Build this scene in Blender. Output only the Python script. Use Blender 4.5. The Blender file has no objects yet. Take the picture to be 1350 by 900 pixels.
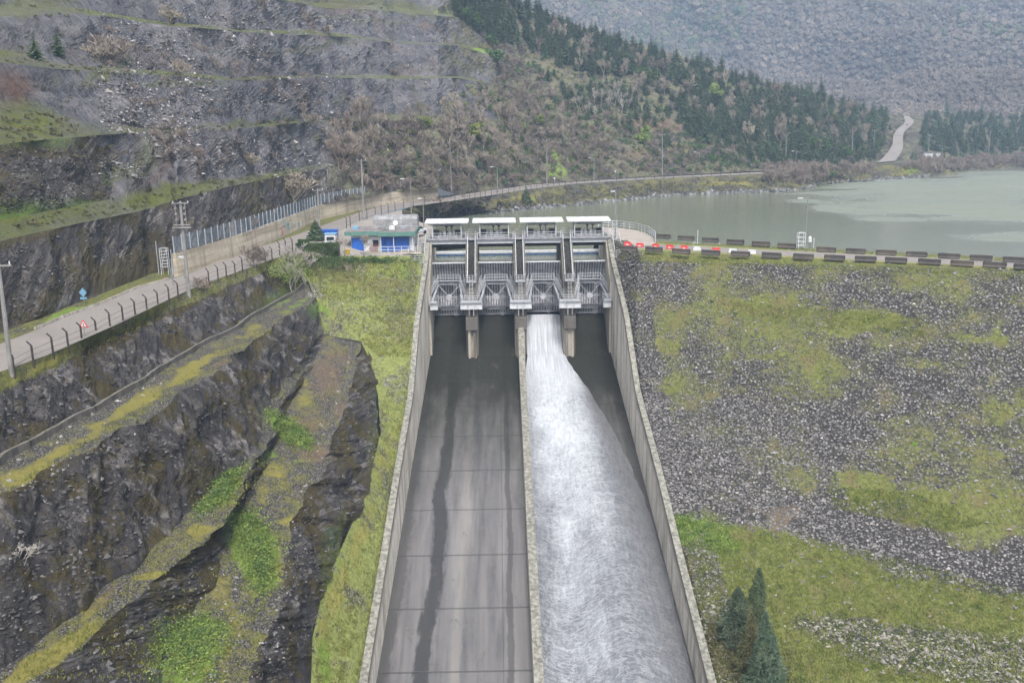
import bpy, math, random
import numpy as np
from mathutils import Vector
from mathutils.bvhtree import BVHTree
random.seed(7); rng = np.random.default_rng(11)
S = bpy.context.scene
COL = S.collection
R_ = math.radians

# ---------------------------------------------------------------- camera
FPX = 1200.0
CAM = np.array([-3.0, 0.0, 18.0])
yaw, pit, rol = 0.011, math.atan(285/1200), 0.013
FW = np.array([math.sin(yaw)*math.cos(pit), math.cos(yaw)*math.cos(pit), -math.sin(pit)])
_r0 = np.array([math.cos(yaw), -math.sin(yaw), 0.0]); _u0 = np.cross(_r0, FW)
RT = _r0*math.cos(rol) - _u0*math.sin(rol); UP = _u0*math.cos(rol) + _r0*math.sin(rol)
cd = bpy.data.cameras.new('camera'); co = bpy.data.objects.new('camera', cd); COL.objects.link(co)
from mathutils import Matrix
co.matrix_world = Matrix(((RT[0], UP[0], -FW[0], CAM[0]), (RT[1], UP[1], -FW[1], CAM[1]), (RT[2], UP[2], -FW[2], CAM[2]), (0, 0, 0, 1)))
cd.sensor_width = 36; cd.lens = FPX/1350*36; cd.clip_end = 6000; cd.clip_start = .5
S.camera = co

# ---------------------------------------------------------------- light
SUN_EL, SUN_AZ = 56, 172          # azimuth clockwise from +Y (north)
w = bpy.data.worlds.new("World"); S.world = w; w.use_nodes = True
nt = w.node_tree; nt.nodes.clear()
sky = nt.nodes.new('ShaderNodeTexSky'); sky.sky_type = 'NISHITA'; sky.sun_disc = False
sky.sun_elevation = R_(SUN_EL); sky.sun_rotation = R_(SUN_AZ); sky.dust_density = 5; sky.air_density = 1.0; sky.ozone_density = 1
hs = nt.nodes.new('ShaderNodeHueSaturation'); hs.inputs['Saturation'].default_value = .30; hs.inputs['Value'].default_value = 1.0
bg = nt.nodes.new('ShaderNodeBackground'); bg.inputs[1].default_value = 0.15
wo = nt.nodes.new('ShaderNodeOutputWorld')
nt.links.new(sky.outputs[0], hs.inputs['Color']); nt.links.new(hs.outputs[0], bg.inputs[0]); nt.links.new(bg.outputs[0], wo.inputs[0])
sd = bpy.data.lights.new('sun', 'SUN'); sd.energy = 1.5; sd.angle = R_(12); sd.color = (1, .96, .90)
so = bpy.data.objects.new('sun', sd); COL.objects.link(so)
az, el = R_(SUN_AZ), R_(SUN_EL)
sv = Vector((math.sin(az)*math.cos(el), math.cos(az)*math.cos(el), math.sin(el)))
so.rotation_euler = sv.to_track_quat('Z', 'Y').to_euler(); so.location = (0, 0, 150)
S.view_settings.view_transform = 'Standard'; S.view_settings.look = 'None'
S.view_settings.exposure = 1.13; S.view_settings.gamma = 1
S.render.engine = 'CYCLES'
S.cycles.use_denoising = True
S.cycles.max_bounces = 5; S.cycles.diffuse_bounces = 2; S.cycles.glossy_bounces = 2; S.cycles.transmission_bounces = 2
S.cycles.transparent_max_bounces = 12; S.cycles.volume_bounces = 0

# ---------------------------------------------------------------- projection helpers
def ray(x, y): return FW + RT*(x-675)/FPX - UP*(y-450)/FPX
def at(x, y, z=None, d=None, Y=None, X=None):
    D = ray(x, y)
    s = d if d is not None else (z-CAM[2])/D[2] if z is not None else (Y-CAM[1])/D[1] if Y is not None else (X-CAM[0])/D[0]
    return CAM + D*s
def proj(V):
    q = V - CAM; wz = q @ FW
    return 675 + FPX*(q @ RT)/wz, 450 - FPX*(q @ UP)/wz, wz

# ---------------------------------------------------------------- vector noise
def _h(ix, iy, iz, seed):
    n = (ix.astype(np.int64)*374761393 + iy.astype(np.int64)*668265263 + iz.astype(np.int64)*2147483647 + seed*974634777) & 0xffffffff
    n = ((n ^ (n >> 13))*1274126177) & 0xffffffff
    n = ((n ^ (n >> 15))*2246822519) & 0xffffffff
    return ((n ^ (n >> 16)) & 0xffff)/32767.5 - 1.0
def vn(P, seed=0):
    P = np.asarray(P, float); i = np.floor(P); f = P-i; f = f*f*(3-2*f); i = i.astype(np.int64)
    x, y, z = i[..., 0], i[..., 1], i[..., 2]; fx, fy, fz = f[..., 0], f[..., 1], f[..., 2]
    def L(a, b, t): return a+(b-a)*t
    c = lambda a, b, d: _h(x+a, y+b, z+d, seed)
    return L(L(L(c(0,0,0), c(1,0,0), fx), L(c(0,1,0), c(1,1,0), fx), fy), L(L(c(0,0,1), c(1,0,1), fx), L(c(0,1,1), c(1,1,1), fx), fy), fz)
def fbm(P, oct=4, seed=0, gain=.5):
    P = np.asarray(P, float); r = 0; a = 1; t = 0
    for k in range(oct):
        r = r + a*vn(P*(2.03**k) + k*17.3, seed+k); t += a; a *= gain
    return r/t*1.5

# ---------------------------------------------------------------- object helpers
def tag(o, label=None, cat=None, group=None, kind=None):
    if label: o['label'] = label
    if cat: o['category'] = cat
    if group: o['group'] = group
    if kind: o['kind'] = kind
    return o
def empty(name, loc, label, cat, group=None, rz=0):
    o = bpy.data.objects.new(name, None); COL.objects.link(o); o.location = loc; o.rotation_euler = (0, 0, rz)
    o.empty_display_size = .5
    return tag(o, label, cat, group)
def np_mesh(name, V, F, mats, mi=None, uv=None, cols=None, smooth=False):
    """V (n,3); F list of arrays of equal-size faces"""
    me = bpy.data.meshes.new(name)
    F = [np.asarray(f, dtype=np.int32) for f in (F if isinstance(F, list) else [F]) if len(f)]
    me.vertices.add(len(V)); me.vertices.foreach_set('co', np.asarray(V, dtype=np.float32).ravel())
    nl = sum(f.size for f in F); npo = sum(len(f) for f in F)
    me.loops.add(nl); me.polygons.add(npo)
    li = np.concatenate([f.ravel() for f in F]); me.loops.foreach_set('vertex_index', li)
    tot = np.concatenate([np.full(len(f), f.shape[1]) for f in F]); st = np.concatenate([[0], np.cumsum(tot)[:-1]])
    me.polygons.foreach_set('loop_start', st.astype(np.int32)); me.polygons.foreach_set('loop_total', tot.astype(np.int32))
    if mi is not None: me.polygons.foreach_set('material_index', np.asarray(mi, dtype=np.int32))
    me.polygons.foreach_set('use_smooth', np.full(npo, smooth))
    for m in (mats if isinstance(mats, (list, tuple)) else [mats]): me.materials.append(m)
    if uv is not None:
        l = me.uv_layers.new(name='UVMap'); l.data.foreach_set('uv', np.asarray(uv, dtype=np.float32)[li].ravel())
    if cols is not None:
        for k, a in cols.items():
            ca = me.color_attributes.new(k, 'FLOAT_COLOR', 'POINT')
            a4 = np.ones((len(V), 4), dtype=np.float32); a4[:, :a.shape[1]] = a
            ca.data.foreach_set('color', a4.ravel())
    me.update(calc_edges=True); me.validate()
    return me
def link(name, me, parent=None, loc=None):
    o = bpy.data.objects.new(name, me); COL.objects.link(o)
    if parent is not None: o.parent = parent
    if loc is not None: o.location = loc
    return o
class MB:
    def __init__(s): s.v = []; s.f = []; s.m = []; s.n = 0
    def add(s, V, F, mi=0):
        V = np.asarray(V, float); s.v.append(V)
        for f in F: s.f.append([i+s.n for i in f]); s.m.append(mi)
        s.n += len(V); return s
    def box(s, c, d, rz=0, mi=0, rx=0):
        x, y, z = [k/2 for k in d]
        V = np.array([(-x,-y,-z),(x,-y,-z),(x,y,-z),(-x,y,-z),(-x,-y,z),(x,-y,z),(x,y,z),(-x,y,z)])
        if rx: V = V @ np.array([(1,0,0),(0,math.cos(rx),math.sin(rx)),(0,-math.sin(rx),math.cos(rx))])
        if rz: V = V @ np.array([(math.cos(rz),math.sin(rz),0),(-math.sin(rz),math.cos(rz),0),(0,0,1)])
        return s.add(V+np.array(c), [(0,3,2,1),(4,5,6,7),(0,1,5,4),(1,2,6,5),(2,3,7,6),(3,0,4,7)], mi)
    def bar(s, a, b, w, h=None, mi=0):
        a = np.array(a, float); b = np.array(b, float); h = h or w
        t = b-a; L = np.linalg.norm(t); t = t/L if L > 1e-6 else np.array([0, 0, 1.])
        u = np.cross(t, (0, 0, 1.)) if abs(t[2]) < .95 else np.cross(t, (0, 1., 0)); u /= np.linalg.norm(u); k = np.cross(u, t)
        V = [p + u*i*w/2 + k*j*h/2 for p in (a, b) for i, j in ((-1,-1),(1,-1),(1,1),(-1,1))]
        return s.add(V, [(0,1,2,3),(7,6,5,4),(0,4,5,1),(1,5,6,2),(2,6,7,3),(3,7,4,0)], mi)
    def tube(s, a, b, r, r2=None, n=6, mi=0, cap=True):
        a = np.array(a, float); b = np.array(b, float); r2 = r if r2 is None else r2
        t = b-a; L = np.linalg.norm(t); t = t/max(L, 1e-6)
        u = np.cross(t, (0, 0, 1.)) if abs(t[2]) < .95 else np.cross(t, (0, 1., 0)); u /= np.linalg.norm(u); k = np.cross(u, t)
        V = [p + (u*math.cos(q*2*math.pi/n)+k*math.sin(q*2*math.pi/n))*rr for p, rr in ((a, r), (b, r2)) for q in range(n)]
        F = [(q, q+n, (q+1) % n + n, (q+1) % n) for q in range(n)]
        if cap: F += [tuple(range(n)), tuple(reversed(range(n, 2*n)))]
        return s.add(V, F, mi)
    def extr(s, prof, x0, x1, axis=0, mi=0):
        """profile list of (p,q) extruded; axis 0: (Y,Z) profile along X; axis 2: (X,Y) along Z; axis 1: (X,Z) along Y"""
        n = len(prof); mk = {0: lambda a, p, q: (a, p, q), 2: lambda a, p, q: (p, q, a), 1: lambda a, p, q: (p, a, q)}[axis]
        V = [mk(a, p, q) for a in (x0, x1) for p, q in prof]
        return s.add(V, [tuple(range(n)), tuple(reversed(range(n, 2*n)))] + [(i, (i+1) % n, (i+1) % n + n, i+n) for i in range(n)], mi)
    def rail(s, pts, h=1.1, n=2, step=1.5, r=.04, mi=0):
        pts = [np.array(p, float) for p in pts]
        for a, b in zip(pts, pts[1:]):
            for k in range(n):
                z = np.array([0, 0, h*(k+1)/n]); s.bar(a+z, b+z, 2*r, mi=mi)
            L = np.linalg.norm(b-a); m = max(1, round(L/step))
            for q in range(m+1): p = a+(b-a)*q/m; s.bar(p, p+np.array([0, 0, h]), 2*r, mi=mi)
        return s
    def build(s, name, mats, parent=None, loc=None, bevel=0):
        V = np.concatenate(s.v)
        o3 = np.array(loc if loc is not None else (0, 0, 0), float)
        if parent is not None and loc is None and parent.get('_world'): o3 = np.array(parent.location)
        me = bpy.data.meshes.new(name); me.from_pydata((V-o3).tolist(), [], s.f)
        for m in (mats if isinstance(mats, (list, tuple)) else [mats]): me.materials.append(m)
        me.polygons.foreach_set('material_index', s.m); me.update()
        import bmesh
        bm = bmesh.new(); bm.from_mesh(me); bmesh.ops.recalc_face_normals(bm, faces=bm.faces); bm.to_mesh(me); bm.free()
        o = link(name, me, parent, None if parent is not None else (loc if loc is not None else (0, 0, 0)))
        if bevel:
            b = o.modifiers.new('bevel', 'BEVEL'); b.width = bevel; b.segments = 1
        return o
def wroot(name, loc, label, cat, group=None):
    o = empty(name, loc, label, cat, group); o['_world'] = 1; return o
def copy_tree(o, parent=None):
    c = o.copy(); COL.objects.link(c)
    if parent is not None: c.parent = parent
    for ch in list(o.children): copy_tree(ch, c)
    return c

# ---------------------------------------------------------------- materials
class NT:
    def __init__(s, name, rough=.9, spec=.3):
        s.m = bpy.data.materials.new(name); s.m.use_nodes = True; s.t = s.m.node_tree
        s.b = s.t.nodes['Principled BSDF']; s.out = s.t.nodes['Material Output']
        s.b.inputs['Roughness'].default_value = rough; s.b.inputs['Specular IOR Level'].default_value = spec
        g = s.t.nodes.new('ShaderNodeNewGeometry'); s.P = g.outputs['Position']; s.geo = g
    def n(s, typ, **k):
        x = s.t.nodes.new(typ)
        for a, b in k.items(): setattr(x, a, b)
        return x
    def L(s, a, b):
        if isinstance(a, (int, float)): b.default_value = a
        elif isinstance(a, tuple): b.default_value = a if len(a) != 3 or b.type == 'VECTOR' else (*a, 1)
        else: s.t.links.new(a, b)
    def vec(s, src, scale):
        x = s.n('ShaderNodeVectorMath', operation='MULTIPLY'); s.L(src, x.inputs[0]); x.inputs[1].default_value = scale; return x.outputs[0]
    def uv(s): return s.n('ShaderNodeTexCoord').outputs['UV']
    def obj(s): return s.n('ShaderNodeTexCoord').outputs['Object']
    def noise(s, v, scale, det=4, rough=.55, dist=0, col=False):
        x = s.n('ShaderNodeTexNoise'); s.L(v, x.inputs['Vector']); x.inputs['Scale'].default_value = scale; x.inputs['Detail'].default_value = det
        x.inputs['Roughness'].default_value = rough; x.inputs['Distortion'].default_value = dist
        return x.outputs['Color' if col else 'Fac']
    def voro(s, v, scale, feat='F1', out='Distance', rnd=1):
        x = s.n('ShaderNodeTexVoronoi', feature=feat); s.L(v, x.inputs['Vector']); x.inputs['Scale'].default_value = scale; x.inputs['Randomness'].default_value = rnd
        return x.outputs[out]
    def ramp(s, f, stops):
        x = s.n('ShaderNodeValToRGB'); e = x.color_ramp.elements
        while len(e) < len(stops): e.new(.5)
        for q, (p, c) in zip(e, stops):
            q.position = p; q.color = (c, c, c, 1) if isinstance(c, (int, float)) else (*c, 1)
        s.L(f, x.inputs[0]); return x.outputs[0]
    def mix(s, f, a, b, mode='MIX'):
        x = s.n('ShaderNodeMix', data_type='RGBA', blend_type=mode); x.clamp_factor = True
        s.L(f, x.inputs[0]); s.L(a, x.inputs[6]); s.L(b, x.inputs[7]); return x.outputs[2]
    def ma(s, op, a, b=0.0, c=0.0, clamp=False):
        x = s.n('ShaderNodeMath', operation=op); x.use_clamp = clamp; s.L(a, x.inputs[0]); s.L(b, x.inputs[1]); s.L(c, x.inputs[2]); return x.outputs[0]
    def sep(s, v):
        x = s.n('ShaderNodeSeparateXYZ'); s.L(v, x.inputs[0]); return x.outputs
    def attr(s, name):
        x = s.n('ShaderNodeVertexColor', layer_name=name); c = s.n('ShaderNodeSeparateColor'); s.L(x.outputs[0], c.inputs[0]); return c.outputs
    def col(s, c): s.L(c, s.b.inputs['Base Color']); return s
    def rough(s, c): s.L(c, s.b.inputs['Roughness']); return s
    def bump(s, h, dist=.1, st=1.0):
        x = s.n('ShaderNodeBump'); x.inputs['Distance'].default_value = dist; x.inputs['Strength'].default_value = st
        s.L(h, x.inputs['Height']); s.L(x.outputs[0], s.b.inputs['Normal']); return s
    def rnd(s): return s.n('ShaderNodeObjectInfo').outputs['Random']

def flat(name, c, rough=.6, spec=.4, var=.15, metal=0, scale=1.5):
    k = NT(name, rough, spec); nz = k.noise(k.P, scale, 6, .65)
    d = k.ramp(nz, [(.3, 1-var*1.6), (.7, 1+var*.4)])
    k.col(k.mix(1.0, (*c,), d, 'MULTIPLY')); k.b.inputs['Metallic'].default_value = metal
    k.bump(k.noise(k.P, scale*8, 3), .01, .3); return k.m

M = {}
def m_cliff(name, dark, light, mossc, moss=.5, streak=1.0, white=.5, sc=1.0):
    k = NT(name, .95, .15); U0 = k.uv(); uu = k.sep(U0)
    cb = k.n('ShaderNodeCombineXYZ'); k.L(k.ma('SUBTRACT', uu[0], k.ma('MULTIPLY', uu[1], .55)), cb.inputs[0]); k.L(uu[1], cb.inputs[1]); U = cb.outputs[0]   # weathering runs obliquely down the face
    st = k.noise(k.vec(U, (.62*sc, .13*sc, 1)), 1.0, 8, .68, .8); fi = k.noise(k.P, 2.0*sc, 10, .75); gr = k.noise(k.P, 9*sc, 4, .7); mid = k.noise(k.vec(U, (.30*sc, .16*sc, 1)), 1.0, 7, .68, .9)
    cr = k.noise(k.vec(U, (2.6*sc, .35*sc, 1)), 1.0, 6, .7, .3)
    s1 = k.ma('ADD', k.ma('MULTIPLY', st, .7), k.ma('MULTIPLY', fi, .3))
    c = k.mix(k.ramp(s1, [(.50, 0), (.60, 1)]), dark, tuple(q*.55 for q in light))
    c = k.mix(k.ramp(k.ma('ADD', k.ma('MULTIPLY', mid, .75), k.ma('MULTIPLY', fi, .25)), [(.535, 0), (.60, 1)]), c, light)
    c = k.mix(k.ma('MULTIPLY', k.ramp(cr, [(.34, 1), (.46, 0)]), .8*streak), c, tuple(q*.4 for q in dark))
    c = k.mix(k.ma('MULTIPLY', k.ramp(gr, [(.35, 1), (.55, 0)]), .35), c, tuple(q*.5 for q in dark))
    A = k.attr('zone')
    mo = k.ma('ADD', k.ma('ADD', k.noise(k.P, .20*sc, 7, .72, .6), k.ma('MULTIPLY', A[1], .55)), k.ma('MULTIPLY', k.ma('SUBTRACT', fi, .5), .25))
    c = k.mix(k.ma('MULTIPLY', k.ramp(mo, [(.55-.09*moss, 0), (.62-.09*moss, 1)]), .85*min(1, moss*1.4)), c, k.mix(k.ramp(gr, [(.35, 0), (.65, 1)]), tuple(q*.45 for q in mossc), tuple(q*1.15 for q in mossc)))
    c = k.mix(k.ma('MULTIPLY', A[0], k.ramp(fi, [(.35, .3), (.6, 1)])), c, (.07, .12, .018))
    wh = k.ma('MULTIPLY', k.ramp(k.noise(k.vec(U, (1.4, .7, 1)), .9, 8, .72, .6), [(.655, 0), (.69, 1)]), k.ramp(k.noise(k.P, .09, 3), [(.5, 0), (.6, 1)]))
    c = k.mix(k.ma('MULTIPLY', wh, white), c, (.45, .43, .41))
    k.col(c)
    h = k.ma('ADD', k.ma('MULTIPLY', fi, .7), k.ma('ADD', k.ma('MULTIPLY', cr, .35), k.ma('ADD', k.ma('MULTIPLY', gr, .12), k.ma('MULTIPLY', st, .8))))
    k.bump(h, .30, 1.0); return k.m
M['cliff_low'] = m_cliff('shotcrete_rock_low', (.040, .037, .038), (.17, .158, .154), (.060, .048, .018), .75, .8, .8)
M['cliff_road'] = m_cliff('shotcrete_rock_road', (.046, .042, .042), (.175, .16, .15), (.062, .050, .018), .6, .8, .5, .7)

def m_quarry():
    k = NT('netted_rock', .95, .2); U = k.uv(); A = k.attr('zone')
    uu = k.sep(U); cb = k.n('ShaderNodeCombineXYZ'); wb = k.ma('MULTIPLY', k.ma('SUBTRACT', k.noise(k.P, .015, 2), .5), 8.0); k.L(k.ma('ADD', k.ma('ADD', uu[0], k.ma('MULTIPLY', uu[1], .62)), wb), cb.inputs[0]); k.L(uu[1], cb.inputs[1]); V = cb.outputs[0]
    big = k.noise(k.P, .055, 6, .65, .5); fi = k.noise(k.P, .75, 9, .75); vs = k.noise(k.P, 3.2, 5, .75)
    blk = k.voro(k.vec(k.P, (1, 1, .8)), .55, 'F1', 'Color'); bs = k.sep(blk)[0]
    dn = k.noise(k.vec(V, (.9, .10, 1)), 1.0, 6, .65)
    b0 = k.mix(k.ramp(big, [(.44, 0), (.58, 1)]), (.070, .073, .086), (.185, .176, .184))
    c = k.mix(k.ramp(fi, [(.35, 0), (.68, 1)]), k.mix(.5, b0, (.045, .045, .052)), b0)
    c = k.mix(k.ma('MULTIPLY', k.ramp(vs, [(.56, 0), (.68, 1)]), .6), c, (.36, .325, .31))
    c = k.mix(k.ma('MULTIPLY', k.ramp(dn, [(.38, 1), (.52, 0)]), .6), c, (.075, .078, .088))
    c = k.mix(k.ma('MULTIPLY', bs, .25), c, (.20, .175, .165))
    # net: thin pale diagonal seams
    wv = k.n('ShaderNodeTexWave', wave_type='BANDS', bands_direction='X'); k.L(V, wv.inputs['Vector']); wv.inputs['Scale'].default_value = .30
    wv.inputs['Distortion'].default_value = 1.2; wv.inputs['Detail'].default_value = 3; wv.inputs['Detail Scale'].default_value = .25
    ln = k.ma('MULTIPLY', k.ramp(wv.outputs['Fac'], [(.90, 0), (.985, 1)]), k.ramp(k.noise(k.P, .05, 3), [(.42, 0), (.58, 1)]))
    c = k.mix(k.ma('MULTIPLY', ln, .4), c, (.27, .29, .33))
    w2 = k.noise(k.vec(V, (1.5, .035, 1)), 1.0, 6, .72)
    c = k.mix(k.ma('MULTIPLY', k.ramp(w2, [(.53, 0), (.66, 1)]), .34), c, (.22, .235, .275))
    # reddish soil and vegetation
    c = k.mix(k.ma('MULTIPLY', k.ramp(k.noise(k.P, .07, 5, .6, .4), [(.58, 0), (.68, 1)]), .5), c, (.13, .085, .065))
    c = k.mix(k.ma('MULTIPLY', A[2], k.ramp(fi, [(.3, .4), (.6, .95)])), c, (.095, .052, .036))
    gz = k.ma('ADD', k.noise(k.P, .13, 7, .72), k.ma('MULTIPLY', A[1], .35))
    gc = k.mix(k.noise(k.P, .6, 5, .7), (.050, .055, .022), (.15, .13, .07))
    c = k.mix(k.ma('MULTIPLY', k.ramp(gz, [(.61, 0), (.72, 1)]), .8), c, gc)
    c = k.mix(k.ma('MULTIPLY', A[0], k.ramp(k.noise(k.P, .8, 5, .7), [(.30, .35), (.55, 1)])), c, k.mix(fi, (.055, .075, .014), (.16, .17, .04)))
    k.col(c)
    h = k.ma('ADD', k.ma('MULTIPLY', fi, 1.0), k.ma('ADD', k.ma('MULTIPLY', vs, .4), k.ma('MULTIPLY', dn, .7)))
    k.bump(h, .8, 1.0); return k.m
M['quarry'] = m_quarry()

def m_ground(name, gravel, grass_a, grass_b, bias=0.0, sc=1.0):
    """ground: gravel + grass; zone R = vivid green, G = yellow moss, B = rust/soil"""
    k = NT(name, .95, .15); A = k.attr('zone')
    fi = k.noise(k.P, 2.6*sc, 7, .75); me = k.noise(k.P, .45*sc, 6, .65); bg_ = k.noise(k.P, .12*sc, 4, .6)
    vo = k.voro(k.P, 4.2*sc, 'F1', 'Color'); vd = k.voro(k.P, 4.2*sc)
    g = k.mix(k.sep(vo)[0], tuple(q*.5 for q in gravel), tuple(min(1, q*1.5) for q in gravel))
    g = k.mix(k.ramp(vd, [(.25, 0), (.6, 1)]), g, tuple(q*.3 for q in gravel))
    gr = k.mix(k.ramp(fi, [(.3, 0), (.7, 1)]), grass_a, grass_b)
    f0 = k.ma('ADD', k.ma('ADD', k.ma('MULTIPLY', me, .6), k.ma('MULTIPLY', bg_, .4)), bias)
    f0 = k.ma('ADD', f0, k.ma('MULTIPLY', k.ma('SUBTRACT', fi, .5), .35))
    c = k.mix(k.ramp(f0, [(.44, 0), (.56, 1)]), g, gr)
    c = k.mix(k.ma('MULTIPLY', k.ramp(k.ma('ADD', k.ma('MULTIPLY', A[1], .75), k.ma('MULTIPLY', me, .5)), [(.5, 0), (.72, 1)]), .95), c, k.mix(fi, (.12, .115, .026), (.27, .235, .07)))
    c = k.mix(k.ma('MULTIPLY', k.ramp(k.ma('ADD', k.ma('MULTIPLY', A[2], .75), k.ma('MULTIPLY', me, .5)), [(.5, 0), (.78, 1)]), .85), c, k.mix(fi, (.085, .058, .038), (.18, .135, .095)))
    c = k.mix(k.ramp(k.ma('ADD', k.ma('MULTIPLY', A[0], .8), k.ma('MULTIPLY', k.ma('SUBTRACT', me, .5), .9)), [(.30, 0), (.48, 1)]), c, k.mix(fi, (.075, .12, .018), (.19, .26, .06)))
    sp = k.ma('MULTIPLY', k.ramp(k.sep(k.voro(k.P, 2.3*sc, 'F1', 'Color'))[1], [(.93, 0), (.95, 1)]), k.ramp(k.voro(k.P, 2.3*sc), [(.18, 1), (.25, 0)]))
    c = k.mix(k.ma('MULTIPLY', sp, .45), c, (.28, .27, .25))
    k.col(c); k.bump(k.ma('ADD', fi, k.ma('MULTIPLY', me, 1.5)), .22, 1.0); return k.m
M['bench'] = m_ground('gravel_bench', (.15, .14, .128), (.070, .075, .022), (.19, .175, .07), -.05, 1.5)
M['grass'] = m_ground('grass_ground', (.17, .16, .135), (.095, .125, .028), (.26, .27, .10), .07)
M['verge'] = m_ground('verge_ground', (.15, .14, .12), (.055, .072, .014), (.18, .17, .065), .06)
M['hill'] = m_ground('hill_ground', (.11, .097, .088), (.062, .072, .036), (.165, .15, .10), .0, .5)
M['bank'] = m_ground('bank_ground', (.11, .10, .092), (.070, .072, .024), (.16, .145, .06), -.02, .6)

M['far_ground'] = flat('leafless_forest_floor', (.11, .098, .083), .95, .1, .3, 0, .05)
def m_dam():
    k = NT('rockfill', .95, .2); A = k.attr('zone')
    fi = k.noise(k.P, 2.2, 7, .75); me = k.noise(k.P, .35, 6, .65)
    vo = k.voro(k.P, 3.0, 'F1', 'Color'); vd = k.voro(k.P, 3.0)
    g = k.ramp(k.sep(vo)[0], [(0, (.07, .066, .064)), (.45, (.16, .152, .148)), (.8, (.26, .248, .24)), (1, (.38, .365, .35))])
    g = k.mix(k.ramp(vd, [(.22, 0), (.5, 1)]), g, (.036, .034, .033))
    gr = k.mix(k.ramp(fi, [(.3, 0), (.7, 1)]), (.055, .075, .013), (.165, .168, .06))
    gr = k.mix(k.ramp(me, [(.5, 0), (.68, 1)]), gr, (.125, .105, .05))
    f0 = k.ma('ADD', A[0], k.ma('MULTIPLY', k.ma('SUBTRACT', fi, .5), 1.1)); f0 = k.ma('ADD', f0, k.ma('MULTIPLY', k.ma('SUBTRACT', me, .5), .8))
    c = k.mix(k.ramp(f0, [(.34, 0), (.68, 1)]), g, gr)
    c = k.mix(k.ramp(k.ma('ADD', A[1], k.ma('MULTIPLY', k.ma('SUBTRACT', me, .5), 1.0)), [(.42, 0), (.65, 1)]), c, k.mix(fi, (.05, .10, .012), (.13, .22, .035)))
    c = k.mix(k.ma('MULTIPLY', k.ramp(k.ma('ADD', A[2], k.ma('MULTIPLY', k.ma('SUBTRACT', me, .5), 1.0)), [(.42, 0), (.65, 1)]), .8), c, k.mix(fi, (.09, .065, .045), (.19, .15, .10)))
    k.col(c); k.bump(k.ma('ADD', k.ma('MULTIPLY', fi, .6), k.ma('MULTIPLY', k.ramp(vd, [(0, 1), (.5, 0)]), .6)), .25, 1.0); return k.m
M['dam'] = m_dam()

def m_concrete(name, base, stain=.6, dark=(.06, .055, .045), top=False):
    k = NT(name, .88, .25)
    P = k.P; st = k.noise(k.vec(P, (.9, .9, .06)), 1.0, 6, .65, .4); fi = k.noise(P, 2.5, 7, .7); bg_ = k.noise(P, .2, 4)
    c = k.mix(k.ramp(fi, [(.3, 0), (.7, 1)]), tuple(q*.78 for q in base), tuple(q*1.12 for q in base))
    c = k.mix(k.ma('MULTIPLY', k.ramp(st, [(.44, 0), (.64, 1)]), stain), c, dark)
    c = k.mix(k.ma('MULTIPLY', k.ramp(bg_, [(.5, 0), (.7, 1)]), stain*.4), c, (.24, .18, .12))
    nz = k.sep(k.geo.outputs['Normal'])[2]
    c = k.mix(k.ma('MULTIPLY', k.ramp(nz, [(.5, 0), (.8, 1)]), .72), c, k.mix(k.ramp(fi, [(.4, 0), (.6, 1)]), (.075, .072, .058), (.18, .17, .14)))
    k.col(c); k.bump(fi, .04, .6); return k.m
M['conc'] = m_concrete('weathered_concrete', (.47, .43, .37), .62, (.085, .072, .055))
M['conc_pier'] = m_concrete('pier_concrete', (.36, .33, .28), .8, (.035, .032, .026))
M['pier_dark'] = m_concrete('shaded_pier_concrete', (.15, .14, .125), .7, (.03, .028, .022))  # darker copy of the pier concrete; shade below the deck put into its colour
M['conc_wall'] = m_concrete('retaining_concrete', (.27, .235, .18), .5, (.10, .085, .06))
M['conc_dark'] = m_concrete('dark_concrete', (.12, .11, .10), .6, (.03, .03, .025))
M['conc_barrier'] = m_concrete('barrier_concrete', (.060, .055, .052), .5, (.028, .026, .025))

def m_sidewall():
    k = NT('side_wall_concrete', .85, .25); A = k.attr('zone'); P = k.P
    st = k.noise(k.vec(P, (.22, .42, .05)), 1.0, 8, .72, .6); s2 = k.noise(k.vec(P, (.45, .6, .09)), 1.0, 7, .75, .8); fi = k.noise(P, 2.2, 7, .7); bg_ = k.noise(P, .11, 4)
    c = k.mix(k.ramp(fi, [(.3, 0), (.7, 1)]), (.50, .46, .395), (.70, .65, .57))
    c = k.mix(k.ma('MULTIPLY', k.ramp(st, [(.46, 0), (.62, 1)]), .7), c, (.15, .125, .095))
    c = k.mix(k.ma('MULTIPLY', k.ramp(s2, [(.55, 0), (.72, 1)]), .5), c, (.11, .09, .065))
    edge = k.ma('ADD', A[0], k.ma('MULTIPLY', k.ma('SUBTRACT', st, .5), .9))
    c = k.mix(k.ma('MULTIPLY', k.ramp(edge, [(.02, 1), (.30, 0)]), .85), c, (.075, .062, .045))
    nz = k.sep(k.geo.outputs['Normal'])[2]
    c = k.mix(k.ma('MULTIPLY', k.ramp(nz, [(.5, 0), (.8, 1)]), .95), c, k.mix(k.ramp(fi, [(.4, 0), (.6, 1)]), (.10, .098, .082), (.27, .26, .225)))
    k.col(c); k.bump(fi, .04, .6); return k.m
M['sidewall'] = m_sidewall()
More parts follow.
